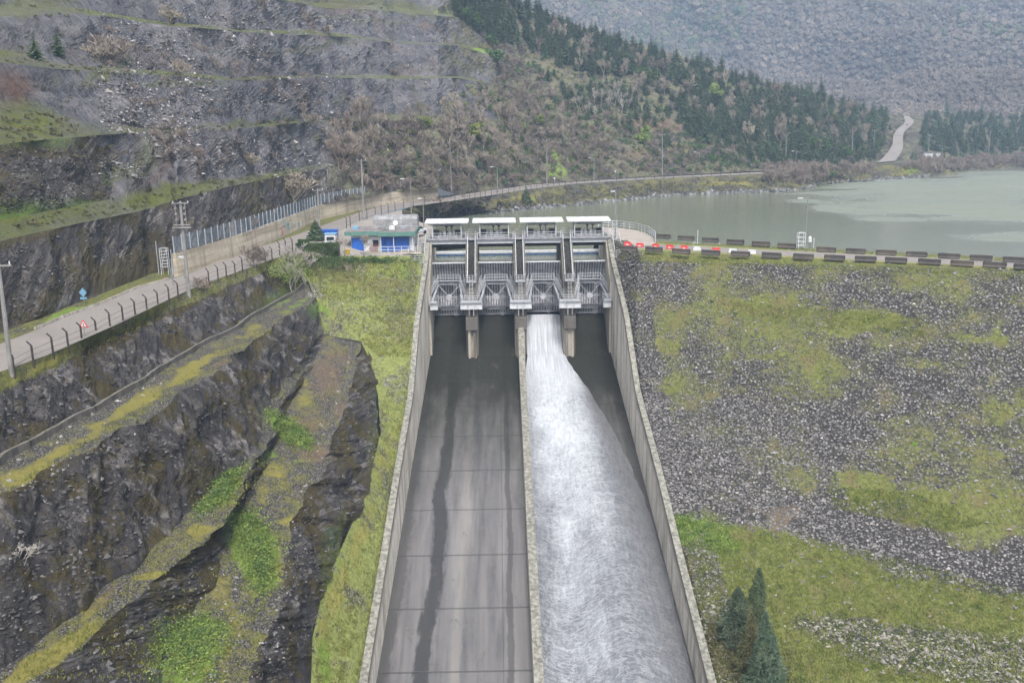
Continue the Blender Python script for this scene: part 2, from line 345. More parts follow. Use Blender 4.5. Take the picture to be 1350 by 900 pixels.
def m_retain():
    k = NT('cast_retaining_concrete', .88, .2); P = k.P; fi = k.noise(P, 1.6, 7, .7); lay = k.noise(k.vec(P, (.05, .05, 1.4)), 1.0, 5, .6, .3); st = k.noise(k.vec(P, (.5, .5, .12)), 1.0, 6, .65)
    z = k.sep(P)[2]
    c = k.mix(k.ramp(fi, [(.3, 0), (.7, 1)]), (.38, .33, .25), (.56, .49, .385))
    c = k.mix(k.ma('MULTIPLY', k.ramp(lay, [(.42, 0), (.6, 1)]), .55), c, (.19, .155, .11)); c = k.mix(k.ma('MULTIPLY', k.ramp(st, [(.5, 0), (.66, 1)]), .55), c, (.14, .12, .085))
    c = k.mix(k.ma('MULTIPLY', k.ramp(k.ma('ADD', z, k.ma('MULTIPLY', st, 1.4)), [(.0, 0), (1.0, 0)]), 0), c, c)
    tz = k.ma('ADD', k.ma('DIVIDE', z, 3.0), k.ma('MULTIPLY', k.ma('SUBTRACT', st, .5), .8)); c = k.mix(k.ma('MULTIPLY', k.ramp(tz, [(.78, 0), (1.0, 1)]), .6), c, (.15, .13, .09))
    k.col(c); k.bump(fi, .05, .6); return k.m
M['retain'] = m_retain()
def m_chute():
    k = NT('wet_chute_concrete', .45, .5); U = k.uv(); s = k.sep(U)   # uv in metres: u = X, v = Y
    fi = k.noise(k.vec(U, (1.0, .35, 1)), 2.0, 7, .7); st = k.noise(k.vec(U, (.55, .035, 1)), 1.0, 6, .6, .3); sp = k.noise(U, .18, 5, .6)
    c = k.mix(k.ramp(st, [(.36, 0), (.64, 1)]), (.062, .061, .064), (.165, .155, .148))
    c = k.mix(k.ma('MULTIPLY', k.ramp(fi, [(.4, 0), (.65, 1)]), .4), c, (.13, .122, .12))
    # dark stain strip left lane, wet strip next to the divider
    def strip(x0, wd, amt, wob=1.0):
        d = k.ma('ABSOLUTE', k.ma('SUBTRACT', k.ma('ADD', s[0], k.ma('MULTIPLY', k.ma('SUBTRACT', k.noise(k.vec(U, (.05, .09, 1)), 1.0, 4), .5), wob*2.2)), x0))
        return k.ma('MULTIPLY', k.ramp(k.ma('ADD', k.ma('DIVIDE', d, wd*2), k.ma('MULTIPLY', k.ma('SUBTRACT', k.noise(k.vec(U, (2.2, .5, 1)), 1.0, 8, .75), .5), 1.1)), [(.36, 1), (.54, 0)]), amt)
    c = k.mix(strip(-10.6, .80, .85), c, (.022, .021, .021))
    c = k.mix(strip(-14.6, 1.0, .7, .5), c, (.04, .038, .036))
    c = k.mix(strip(-2.6, .35, .6, .5), c, (.03, .028, .028))
    c = k.mix(strip(-7.6, .5, .18, .6), c, (.26, .235, .205))
    c = k.mix(strip(13.6, .8, .6, .6), c, (.045, .04, .035))
    # upper part blackish green: shadow zone under the gates painted into the colour
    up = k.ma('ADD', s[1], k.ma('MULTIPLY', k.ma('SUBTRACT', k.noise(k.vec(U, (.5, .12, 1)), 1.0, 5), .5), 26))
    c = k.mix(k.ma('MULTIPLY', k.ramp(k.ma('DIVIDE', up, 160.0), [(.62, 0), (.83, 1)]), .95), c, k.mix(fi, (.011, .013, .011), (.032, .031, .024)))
    j = k.ma('FRACT', k.ma('DIVIDE', k.ma('SUBTRACT', s[1], 74.3), 8.47)); jj = k.ma('MINIMUM', j, k.ma('SUBTRACT', 1.0, j))
    wob = k.ma('MULTIPLY', k.ma('SUBTRACT', k.noise(U, .8, 4), .5), .006)
    jl = k.ramp(k.ma('ADD', jj, wob), [(.010, 1), (.017, 0)])
    c = k.mix(k.ma('MULTIPLY', jl, .6), c, (.03, .03, .03)); lj = k.ramp(k.ma('ABSOLUTE', k.ma('ADD', k.ma('ADD', s[0], 3.35), k.ma('MULTIPLY', wob, 4.0))), [(.03, 1), (.07, 0)]); c = k.mix(k.ma('MULTIPLY', lj, .5), c, (.03, .03, .03)); pt = k.ramp(k.noise(k.vec(U, (.55, .22, 1)), 1.0, 8, .75, .4), [(.60, 0), (.625, 1)]); c = k.mix(k.ma('MULTIPLY', pt, .45), c, (.075, .06, .05))
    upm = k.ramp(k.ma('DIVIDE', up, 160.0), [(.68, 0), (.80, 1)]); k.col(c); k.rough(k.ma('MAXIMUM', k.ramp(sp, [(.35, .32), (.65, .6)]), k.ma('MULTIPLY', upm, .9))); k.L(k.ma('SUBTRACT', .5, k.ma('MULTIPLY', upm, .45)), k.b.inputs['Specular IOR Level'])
    rip = k.noise(k.vec(U, (1.4, 4.0, 1)), 1.0, 4, .6, .6)
    k.bump(k.ma('ADD', k.ma('MULTIPLY', rip, .6), k.ma('MULTIPLY', jl, -.6)), .05, .7); return k.m
M['chute'] = m_chute()

def m_foam():
    k = NT('white_water', .35, .5); U = k.uv(); s = k.sep(U); A = k.attr('zone')
    # cross-wave lace: distorted voronoi edges stretched across the flow
    dist = k.noise(k.vec(U, (.5, .5, 1)), 1.0, 3, .6, 0, True)
    V = k.n('ShaderNodeVectorMath', operation='ADD'); k.L(U, V.inputs[0]); k.L(k.vec(dist, (1.3, 1.3, 0)), V.inputs[1]); V = V.outputs[0]
    ed = k.voro(k.vec(V, (.85, 1.25, 1)), 1.0, 'DISTANCE_TO_EDGE'); e2 = k.voro(k.vec(V, (2.0, 3.1, 1)), 1.0, 'DISTANCE_TO_EDGE')
    cvx = k.ma('MULTIPLY', k.ma('SINE', k.ma('MULTIPLY', s[0], .55)), 1.6); cb = k.n('ShaderNodeCombineXYZ'); k.L(s[0], cb.inputs[0]); k.L(k.ma('ADD', s[1], cvx), cb.inputs[1]); W = cb.outputs[0]
    def ridge(sx, sy, wd, dd): return k.ramp(k.ma('ABSOLUTE', k.ma('SUBTRACT', k.noise(k.vec(W, (sx, sy, 1)), 1.0, 4, .62, dd), .5)), [(0, 1), (wd, 0)])
    lace = k.ma('MAXIMUM', ridge(.30, .75, .028, .5), k.ma('MULTIPLY', ridge(.8, 1.5, .05, .3), .7))
    fl = k.noise(k.vec(U, (3.0, .55, 1)), 1.0, 6, .7, .4); fine = k.noise(k.vec(U, (9, 11, 1)), 1.0, 6, .8); st = k.noise(k.vec(U, (4.5, .12, 1)), 1.0, 5, .65)
    # A[0]: foam density, A[1]: near gate smooth streaks
    base = k.mix(k.ramp(fl, [(.3, 0), (.7, 1)]), (.075, .08, .09), (.165, .172, .188))
    f1 = k.ma('MULTIPLY', lace, k.ma('ADD', .55, k.ma('MULTIPLY', k.noise(U, .35, 4), .9)))
    f1 = k.ma('MULTIPLY', f1, k.ramp(fine, [(.3, .25), (.62, 1)]))
    f2 = k.ma('MULTIPLY', k.ramp(fine, [(.54, 0), (.70, 1)]), .5)
    c = k.mix(k.ma('MULTIPLY', k.ma('ADD', f1, f2, clamp=True), k.ma('ADD', .42, k.ma('MULTIPLY', A[0], .4))), base, (.58, .60, .63))
    c = k.mix(k.ma('MULTIPLY', A[0], k.ramp(k.ma('ADD', fl, k.ma('MULTIPLY', fine, .3)), [(.45, .35), (.85, 1)])), c, (.55, .575, .61))
    c = k.mix(k.ma('MULTIPLY', A[1], .85), c, k.mix(k.ramp(st, [(.36, 0), (.62, 1)]), (.28, .30, .33), (.54, .56, .60)))
    c = k.mix(A[2], c, k.mix(k.ramp(fl, [(.3, 0), (.7, 1)]), (.075, .075, .08), (.15, .15, .155)))
    k.col(c); k.rough(.32)
    k.bump(k.ma('ADD', k.ma('MULTIPLY', lace, .5), k.ma('ADD', k.ma('MULTIPLY', fl, .6), k.ma('MULTIPLY', fine, .25))), .07, 1.0); return k.m
M['foam'] = m_foam()

def m_lake():
    k = NT('lake_water', .06, .5)
    big = k.noise(k.vec(k.P, (.006, .012, 1)), 1.0, 3)
    k.col(k.mix(big, (.135, .150, .105), (.16, .17, .13))); k.b.inputs['IOR'].default_value = 1.33
    A = k.attr('zone')
    r1 = k.noise(k.vec(k.P, (.5, 1.2, 1)), 1.0, 4, .6); r2 = k.noise(k.vec(k.P, (2.0, 3.6, 1)), 1.0, 4, .6)
    h = k.ma('ADD', k.ma('MULTIPLY', r1, .05), k.ma('MULTIPLY', r2, k.ma('MULTIPLY', A[0], .02)))
    k.bump(h, 1.0, 1.0)
    k.rough(k.ma('ADD', .05, k.ma('MULTIPLY', A[0], .55))); k.L(k.ma('ADD', .5, k.ma('MULTIPLY', A[0], .5)), k.b.inputs['Specular IOR Level']); return k.m
M['lake'] = m_lake()

def m_road(name, c0=(.20, .182, .168)):
    k = NT(name, .9, .2); fi = k.noise(k.P, 3, 7, .7); bg_ = k.noise(k.P, .15, 5, .65, .5)
    c = k.mix(k.ramp(fi, [(.3, 0), (.7, 1)]), tuple(q*.85 for q in c0), tuple(q*1.12 for q in c0))
    c = k.mix(k.ma('MULTIPLY', k.ramp(bg_, [(.5, 0), (.66, 1)]), .35), c, (.14, .125, .115))
    c = k.mix(k.ma('MULTIPLY', k.ramp(k.noise(k.vec(k.P, (.3, .3, 1)), 1, 7, .75, .8), [(.62, 0), (.68, 1)]), .45), c, (.11, .10, .09))
    k.col(c); k.bump(fi, .02, .4); return k.m
M['road'] = m_road('worn_asphalt'); M['yard'] = m_road('yard_concrete', (.25, .228, .205)); M['gravel_pale'] = m_road('pale_gravel', (.30, .265, .235))
M['white'] = flat('white_paint', (.56, .57, .59), .5, .4, .22); M['rail'] = flat('galvanised_rail', (.43, .445, .47), .5, .4, .15, .0)
M['steel'] = flat('gate_steel', (.33, .335, .37), .55, .4, .35, 0, .9); M['steel_dark'] = flat('gate_skin', (.22, .225, .25), .6, .4, .4, 0, 1.1)
M['rib'] = flat('gate_rib', (.52, .525, .56), .55, .4, .4, 0, .8)
M['black'] = flat('dark_machinery', (.02, .02, .022), .5, .5, .3); M['grate'] = flat('stair_grating', (.045, .047, .048), .8, .3, .3)
M['blue'] = flat('blue_paint', (.014, .10, .42), .45, .5, .25); M['teal'] = flat('green_fascia', (.095, .20, .17), .6, .4, .2)
M['boom_blue'] = flat('boom_blue', (.03, .09, .24), .5, .4, .2); M['red'] = flat('red_plastic', (.55, .045, .04), .45, .5, .15)
M['roof'] = flat('roof_membrane', (.25, .23, .225), .9, .2, .5, 0, .8); M['tarp'] = flat('pale_tarp', (.29, .29, .30), .6, .3, .4, 0, 1.2)
M['pole'] = flat('pole_concrete', (.25, .24, .23), .9, .2, .25, 0, 1.0); M['post'] = flat('rusty_post', (.075, .060, .055), .85, .2, .4, 0, 2)
M['lampm'] = flat('lamp_grey', (.20, .20, .20), .5, .4, .15); M['glass'] = flat('dark_glass', (.02, .025, .03), .1, .6, .1)
M['yellow'] = flat('yellow_paint', (.5, .36, .03), .6, .4, .2); M['brown'] = flat('brown_rail', (.22, .09, .06), .7, .3, .2); M['green'] = flat('sign_green', (.03, .22, .12), .5, .4, .1)
M['tyre'] = flat('tyre', (.02, .02, .02), .9, .2, .2); M['skyblue'] = flat('sign_blue', (.16, .32, .46), .5, .4, .15); M['fpost'] = flat('fence_post_grey', (.30, .34, .38), .6, .4, .2)
def m_net():
    k = NT('chain_link', .6, .3); k.col((.28, .33, .38)); t = k.n('ShaderNodeBsdfTransparent'); mx = k.n('ShaderNodeMixShader'); mx.inputs[0].default_value = .30
    k.L(t.outputs[0], mx.inputs[1]); k.L(k.b.outputs[0], mx.inputs[2]); k.L(mx.outputs[0], k.out.inputs[0]); return k.m
M['net'] = m_net()
def m_leaf(name, a, b, var=.35, sc=.6):
    k = NT(name, .8, .2); r = k.rnd(); nz = k.noise(k.P, sc, 4, .6)
    c = k.mix(k.ramp(nz, [(.35, 0), (.65, 1)]), a, b)
    x = k.n('ShaderNodeHueSaturation'); k.L(c, x.inputs['Color']); k.L(k.ma('ADD', 1-var/2, k.ma('MULTIPLY', r, var)), x.inputs['Value']); k.L(k.ma('ADD', .485, k.ma('MULTIPLY', r, .03)), x.inputs['Hue'])
    k.col(x.outputs[0]); return k.m
M['conifer'] = m_leaf('conifer_needles', (.048, .085, .045), (.135, .175, .095)); M['twig'] = m_leaf('bare_twigs', (.17, .14, .115), (.30, .255, .21), .5)
M['twig_grey'] = m_leaf('pale_grey_twigs', (.26, .235, .21), (.42, .39, .35), .3); M['bark'] = flat('bark', (.10, .08, .065), .95, .1, .3)
M['leaf_green'] = m_leaf('evergreen_leaves', (.035, .070, .025), (.085, .14, .045)); M['leaf_light'] = m_leaf('budding_leaves', (.12, .16, .035), (.22, .26, .07))
M['leaf_dull'] = m_leaf('dull_olive_leaves', (.07, .075, .035), (.14, .13, .065)); M['pine_blue'] = m_leaf('blue_green_needles', (.042, .068, .045), (.105, .14, .09), .3)
M['weed'] = m_leaf('bright_weed_leaves', (.075, .135, .028), (.19, .26, .065), .1, 1.0); M['blade'] = m_leaf('grass_blades', (.075, .10, .018), (.22, .22, .06), .1, .8)

# ================================================================ TERRAIN
BV, BF, bn = [], [], 0
def reg(V, F):
    global bn
    BV.append(np.asarray(V)); BF.append(np.asarray(F)+bn); bn += len(V)
def ell(x, y, pats):
    """soft mask from ragged patches given around pixel centres; stored on the ground's vertices"""
    r = np.zeros(len(x))
    for p in pats:
        cx, cy, rx, ry = p[:4]; a = R_(p[4] if len(p) > 4 else 0); st = p[5] if len(p) > 5 else 1.0
        dx, dy = x-cx, y-cy; u = (dx*math.cos(a)-dy*math.sin(a))/rx; v = (dx*math.sin(a)+dy*math.cos(a))/ry
        r = np.maximum(r, st*np.clip(1.45-np.sqrt(u*u+v*v), 0, 1))
    return r
GREEN = [(375,566,34,10,-38),(390,580,22,9,-30,.8),(335,722,30,34,30),(345,752,22,34,0),(318,690,20,14),(245,860,50,42,20),(262,835,40,22,0,.8),(300,632,22,8,35),(290,655,34,9,40,.8),
         (365,395,30,14,35,.5),(392,400,25,8,30,.55),(395,372,26,10,30,.6),(440,740,14,60,-10,.42),(500,355,60,10,0,.42),(420,410,14,10,0,.7),(535,360,20,18,0,.5),(450,640,10,20,0,.0),
         (90,413,40,5,22,.9),(140,395,30,4,24,.6),(400,610,22,10,0,.4),(428,880,14,50,0,.6),(508,560,20,60,-5,.30),(355,600,26,8,10,.6),(520,620,14,60,8,.35)]
YELL = [(180,532,42,11,33,.95),(250,490,52,9,32,.8),(330,440,40,8,30,.5),(40,625,40,12,28,.8),(75,595,50,8,30,.7),(120,570,46,8,30,.6),(15,632,25,12,25,.8),(360,745,18,30,15,.8),
        (268,700,16,14,40,.8),(195,757,26,8,20,.7),(90,848,60,12,38,.9),(40,880,60,14,35,.95),(130,800,36,10,40,.6),(360,620,24,10,0,.6),(400,520,14,36,-20,.45),(345,650,14,24,0,.5),
        (375,683,20,7,0,.6),(330,780,20,30,10,.4),(305,800,14,60,8,.5),(290,770,16,30,10,.5),(300,855,10,50,0,.5),(440,790,14,90,-14,.5),(480,700,12,70,-20,.5),(510,600,14,70,-12,.45),
        (180,335,30,8,20,.0),(60,480,80,6,28,.5),(200,425,90,4,25,.45),(455,590,10,30,0,.2),(430,650,30,30,0,.0),(200,262,40,12,15,.9),(250,247,40,8,8,.9),(350,234,60,6,8,.7)]
RUST = [(430,500,26,32,-10,.62),(408,560,22,26,-20,.55),(415,600,20,16,0,.7),(395,445,20,8,30,.6),(330,465,40,7,32,.7),(300,480,30,6,30,.6),(140,790,34,10,40,.6),(445,470,22,16,0,.55),(450,540,16,20,0,.55),(505,373,50,12,0,.55),(455,368,30,10,0,.6),(525,430,26,30,0,.45)]
Q_GREEN = [(35,165,62,24,-8,1.1),(20,285,60,18,10,1),(90,280,55,12,8,1),(200,263,46,14,12,1.1),(245,248,60,7,6,1),(350,234,70,6,8,.9),(30,12,60,12,8,.7),(240,110,60,4,0,.5),(140,93,34,8,25,.7),(430,60,80,4,8,.35),
           (150,228,14,10,40,.7),(500,8,120,8,-6,.7),(360,162,90,3,3,.7),(470,25,90,4,-6,.3),(0,75,30,8,10,.8),(190,210,16,30,-40,.5)]
Q_RED = [(18,118,26,26,0,1),(450,10,30,10,0,.6),(400,120,20,30,30,.35),(470,155,30,14,20,.4),(180,75,50,12,0,.3)]
Q_DRY = [(560,230,120,60,0,.6),(640,170,100,70,0,.6),(720,200,100,60,0,.7),(640,40,60,50,0,.8)]
def zone(V, g=GREEN, y=YELL, b=RUST):
    px, py, _ = proj(V); n1 = fbm(V*.35, 3, 5)*9; n2 = fbm(V*.35+50, 3, 9)*9
    x, yv = px+n1, py+n2*.7
    return np.stack([ell(x, yv, g), ell(x, yv, y), ell(x, yv, b)], 1)
def rs(pts, n, mode='z'):
    """resample a picture-space polyline (x, y, z or depth) evenly along its picture length and lift it into the world"""
    a = np.array(pts, float); s = np.concatenate([[0], np.cumsum(np.hypot(np.diff(a[:, 0]), np.diff(a[:, 1]))+1e-6)]); t = np.linspace(0, s[-1], n)
    b = np.stack([np.interp(t, s, a[:, k]) for k in range(3)], 1)
    D = FW + RT*((b[:, 0]-675)/FPX)[:, None] - UP*((b[:, 1]-450)/FPX)[:, None]
    q = (b[:, 2]-CAM[2])/D[:, 2] if mode == 'z' else b[:, 2]
    return CAM + D*q[:, None]
def rag(C, amp, seed, f=.35):
    if amp <= 0: return C
    d = np.stack([fbm(C*f, 4, seed), fbm(C*f+31, 4, seed+9), .35*fbm(C*f+77, 4, seed+4)], 1); d[[0, -1]] *= .3
    return C + d*amp
def strip(name, A, B, rows, mat, amp=.3, rill=0.0, blk=0.0, seed=1, zf=zone, flip=False, fine=.9, kind='structure', bulge=0.0, rf=(.75, .14), smooth=False, split=None):
    n = len(A); v = np.linspace(0, 1, rows)[:, None, None]
    Pn = A[None]*(1-v)+B[None]*v
    du = np.gradient(Pn, axis=1); dv = np.gradient(Pn, axis=0); N = np.cross(du, dv)
    ln = np.linalg.norm(N, axis=2, keepdims=True); N = N/np.maximum(ln, 1e-5); N = np.mean(N, axis=0, keepdims=True)*.7+N*.3
    sgn = np.sign((N*(CAM-Pn)).sum(2, keepdims=True).mean()); N = N*sgn
    U = np.cumsum(np.concatenate([np.zeros((rows, 1)), np.linalg.norm(np.diff(Pn, axis=1), axis=2)], 1), axis=1); U = np.broadcast_to(U[rows//2], (rows, n))
    Vv = v[:, :, 0]*np.linalg.norm(B-A, axis=1)[None]
    wgt = (np.sin(np.pi*v))**.6
    q = np.stack([U*rf[0], Vv*rf[1], np.zeros_like(U)+seed], 2)
    d = amp*fbm(Pn*fine, 5, seed, .55) + rill*(fbm(q, 4, seed+3, .55)-.4*np.abs(fbm(q*2.3, 3, seed+6))) + bulge
    if np.any(np.asarray(blk) > 0):
        bq = fbm(Pn*(.17 if fine < .3 else .32)+np.array([3, 9, 1]), 3, seed+40)*5; b2 = fbm(Pn*(.5 if fine < .3 else 1.1), 2, seed+41)*4; d = d+blk*((np.floor(bq)+(bq-np.floor(bq))**5)/5+.4*(np.floor(b2)+(b2-np.floor(b2))**4)/4)
    Pn = Pn + N*(d[..., None]*wgt)
    V = Pn.reshape(-1, 3); i = np.arange(rows*n).reshape(rows, n)
    F = np.stack([i[:-1, :-1], i[:-1, 1:], i[1:, 1:], i[1:, :-1]], 2).reshape(-1, 4)
    f0 = V[F[len(F)//2]]; nn = np.cross(f0[1]-f0[0], f0[2]-f0[0])
    if nn @ (CAM-f0[0]) < 0: F = F[:, ::-1]
    mats = M[mat]; mi = None
    if split:
        mats = [M[q] for q in split[0]]; rr_, cc_ = np.meshgrid(np.arange(rows-1), np.arange(n-1), indexing='ij'); w_ = cc_+fbm(np.stack([rr_*.09, cc_*.02, rr_*0+seed], 2), 4, seed+60)*split[2]; mi = np.zeros((rows-1, n-1), int)
        for b_ in split[1]: mi += (w_ > b_)
        mi = mi.reshape(-1)
    me = np_mesh(name, V, F, mats, mi=mi, uv=np.stack([U, Vv], 2).reshape(-1, 2), cols={'zone': zf(V)}, smooth=smooth)
    o = link(name, me); tag(o, kind=kind); reg(V, F); return o, V, F

wallY = [30, 45, 69, 83, 97, 114, 119, 126.5, 144, 149, 162]; wallZ = [-38.5, -34, -27.7, -24, -20, -16, -13, -8.5, -3, -.35, -.35]
def wt(y): return np.interp(y, wallY, wallZ)
def fl(y): return -18.05-.186*(142-y)
def XL(y): return -14.6-.004*(142-y)
def XR(y): return 14.5-.0075*(142-y)

# ---- left cut slopes between the road and the chute
NL = 420
RF = rs([(-120,505,-.3),(-40,466,-.3),(0,453,-.3),(48,434,-.3),(90,416,-.3),(132,401,-.3),(180,380,-.3),(223,368,-.3),(250,360,-.3),(324,331,-.3),(360,320,-.3),(418,300,-.3),(456,286,-.3),(504,270,-.3),(530,265,-.3),(580,259,-.3),(640,252,-.3),(700,243,-.3),(760,237.5,-.3),(870,231.5,-.3),(1010,226,-.3),(1050,225,-.3)], 300)
RN = rs([(-120,560,-.3),(-40,513,-.3),(0,490,-.3),(62,468,-.3),(155,427,-.3),(249,382,-.3),(311,359,-.3),(389,331,-.3),(430,314,-.3),(475,289,-.3),(524,276,-.3),(543,272,-.3),(580,267,-.3),(640,258.5,-.3),(700,249,-.3),(760,242,-.3),(870,235,-.3),(1010,229,-.3),(1050,228,-.3)], 300)
RNl = rs([(-120,560,-.3),(-40,513,-.3),(0,490,-.3),(62,468,-.3),(155,427,-.3),(249,382,-.3),(311,359,-.3),(389,331,-.3)], NL)
cB = rag(rs([(-120,585,-1.5),(-40,536,-1.5),(0,515,-1.5),(62,490,-1.5),(124,452,-1.5),(187,424,-1.5),(249,400,-1.5),(311,375,-1.5),(358,352,-1.3),(389,338,-.6)], NL), .5, 3)
cC = rag(rs([(-120,672,-5.2),(-40,626,-5.1),(0,600,-5),(40,580,-5),(134,530,-5),(205,487,-5),(258,454,-5),(305,434,-4.9),(320,420,-4.9),(381,387,-4.6),(400,372,-3.6)], NL), .25, 4)
cD = rag(rs([(-120,705,-5.9),(-40,672,-5.8),(0,655,-5.8),(64,617,-5.7),(143,579,-5.6),(174,562,-5.5),(211,536,-5.5),(258,508,-5.4),(299,480,-5.3),(330,455,-5.3),(358,434,-5.2),(389,409,-5.2),(417,393,-5.2)], NL), .9, 5, .3)
cE = rag(rs([(-120,960,-14.3),(-40,915,-14),(0,889,-14),(75,832,-14),(136,777,-14),(181,745,-14),(230,700,-13.8),(260,662,-13.7),(298,624,-13.5),(340,598,-13),(347,550,-12),(358,524,-11.5),(389,484,-10.2),(417,446,-9)], NL), .5, 6)
cF = rag(rs([(-80,990,-15),(0,945,-14.8),(57,902,-14.6),(113,847,-14.5),(159,805,-14.5),(204,771,-14.5),(245,734,-14.3),(297,690,-14),(325,625,-13.6),(350,588,-13.2),(372,535,-12.2),(400,480,-11),(424,440,-9.2)], NL), .6, 7)
cG = rag(rs([(120,990,-18.4),(205,905,-18.2),(227,847,-18.1),(257,805,-18),(283,775,-17.8),(302,712,-16.8),(335,640,-15.2),(360,590,-14.4),(384,535,-13),(410,485,-11.6),(428,441,-9.4)], NL), .5, 8)
cH = rag(rs([(300,985,-19.4),(325,900,-19.1),(340,855,-19),(370,802,-19),(374,730,-18),(381,685,-17),(400,650,-16.4),(427,620,-15.6),(438,583,-15),(448,560,-14.4),(462,520,-13.4),(472,480,-12.2),(476,450,-11)], NL), .8, 9, .3)
cI = rag(rs([(400,985,-27),(410,900,-25.5),(412,840,-24),(427,772,-22.5),(453,715,-21.3),(483,647,-19.8),(495,598,-18.3),(502,570,-17.3),(498,520,-15.2),(488,475,-12.6),(478,449,-11)], NL), .7, 10, .3)
strip('verge', RNl, cB, 10, 'verge', .12, 0, 0, 11)
strip('rock_slope', cB, cC, 44, 'cliff_low', .30, .40, .15, 12, bulge=.1, rf=(.55, .16))
strip('bench', cC, cD, 26, 'bench', .16, 0, 0, 13)
strip('rock_slope', cD, cE, 84, 'cliff_low', .75, .8, .35, 14, bulge=.2, rf=(.22, .09), fine=.42)
strip('bench', cE, cF, 24, 'bench', .2, 0, 0, 15)
strip('rock_slope', cF, cG, 36, 'cliff_low', .3, .4, .15, 16, rf=(.5, .12))
strip('bench', cG, cH, 40, 'bench', .35, 0, 0, 17)
strip('rock_slope', cH, cI, 56, 'cliff_low', .6, .6, .4, 18, bulge=.15, rf=(.22, .10), fine=.42)
# grass strip beside the left chute wall and the slope below the terrace
def wp(y, dz=.85): return (float(XL(y))-.70, y, min(float(wt(y))-dz, -1.7))
def lerp(P, n):
    P = np.array(P, float); s_ = np.concatenate([[0], np.cumsum(np.linalg.norm(np.diff(P, axis=0), axis=1))]); t = np.linspace(0, s_[-1], n)
    return np.stack([np.interp(t, s_, P[:, k]) for k in range(3)], 1)
tp = rs([(389,338,-.55),(420,338,-1.0),(455,337.5,-1.5),(500,337.5,-1.7),(541,337.5,-1.9)], 30)
terr = lerp([tuple(p) for p in tp]+[(-17.0, 146.3, -1.9), (-15.3, 148.6, -1.6)], 120)
q1 = rs([(418,396,-5.2)], 2)[0]; q2 = rs([(428,441,-9.4)], 2)[0]; wA, wB = wp(135.0), wp(120.0)
r1 = lerp([q1, (q1*.5+np.array(wA)*.5)+np.array([0, 0, -.2]), wA], 120); r2 = lerp([q2, rs([(476,450,-11)], 2)[0], wB], 120)
strip('grass_slope', terr, r1, 22, 'grass', .22, .1, 0, 19); strip('grass_slope', r1, r2, 30, 'grass', .25, .1, 0, 119)
# wedge that follows the wall top between the stair landing and the first row
wy_ = np.linspace(148.6, 120, 40); wl0 = np.array([wp(y) for y in wy_]); wl1 = lerp([terr[-14], r1[-16], r2[-14]], 40); strip('grass_slope', wl1+np.array([0, 0, .0]), wl0, 8, 'grass', .05, 0, 0, 120)
lc = rs([(389,338,-.6),(400,356,-2.0),(402,372,-3.7),(417,393,-5.3),(421,420,-7.2),(428,441,-9.4)], 40); lc2 = lerp([terr[0], q1, q2], 40)+np.array([.6, 0, .1]); strip('grass_slope', lc, lc2, 8, 'grass', .15, 0, 0, 121)
gl = rs([(476,450,-11),(488,475,-12.6),(498,520,-15.2),(502,570,-17.3),(495,598,-18.3),(483,647,-19.8),(453,715,-21.3),(427,772,-22.5),(412,840,-24),(410,900,-25.5),(400,985,-27)], 460)
yw = np.interp(np.linspace(0, 1, len(gl)), [0, 1], [120, 33]); gw = np.stack([XL(yw)-.70, yw, wt(yw)-.85], 1); gw[0] = wB
strip('grass_strip', gl, gw, 50, 'grass', .28, 0, 0, 122)
# ---- road, yard, bank along the lake
def flatpoly(name, pts, mat, z=None, kind='structure', label=None):
    P = np.array(pts); V = P
    import mathutils
    tri = mathutils.geometry.tessellate_polygon([[Vector(p) for p in V]])
    F = np.array([t for t in tri])
    n = np.cross(V[F[0][1]]-V[F[0][0]], V[F[0][2]]-V[F[0][0]])
    if n[2] < 0: F = F[:, ::-1]
    me = np_mesh(name, V, F, M[mat], cols={'zone': np.zeros((len(V), 3))}); o = link(name, me); tag(o, kind=kind); reg(V, np.concatenate([F, F[:, -1:]], 1)); return o
i0 = 0
strip('road', RF, RN, 4, 'road', 0, 0, 0, 21, zf=lambda V: np.zeros((len(V), 3)))
lip = np.array([-15.3, 149.2, -.55])
ydp = [tuple(p) for p in rs([(389,331.5,-.34),(430,314.5,-.34),(475,289.6,-.34),(500,283,-.34),(530,277,-.34)], 14)]
back = [tuple(p) for p in rs([(555,290,-.55)], 1)] if False else [(-15.3, 166, -.55)]
ya = rs([(530,277,-.34)], 1)[0]
yard = ydp + [(-24.0, 196.0, -.5), (-15.3, 172.0, -.55), (-15.3, 150.0, -.6)] + [tuple(p) for p in terr[::-1]]
yard = [tuple(p) for p in yard]
flatpoly('yard', yard, 'yard')
K0 = rs([(530,276.5,-.36),(545,271.6,-.34),(580,267.2,-.34),(640,258.9,-.34),(700,249.4,-.34),(760,242.4,-.34),(870,235.4,-.34),(1010,229.3,-.34),(1040,228,-.3),(1060,227,.2),(1100,223,.3),(1160,217.5,-.1),(1230,214,-.7),(1300,210,-1.1),(1350,207,-1.3),(1440,203,-1.3)], 360)
Sw = rs([(556,294,-5.3),(575,289,-5.3),(600,284,-5.3),(640,283,-5.3),(700,277,-5.3),(760,272,-5.3),(850,262.5,-5.3),(900,258,-5.3),(960,256,-5.3),(1000,255.5,-5.3),(1050,253,-5.3),(1068,251,-5.3),(1080,245,-5.3),(1110,242,-5.3),(1160,238.5,-5.3),(1200,236,-5.3),(1240,232.5,-5.3),(1270,227,-5.3),(1310,223,-5.3),(1350,221.5,-5.3),(1440,218,-5.3)], 360)
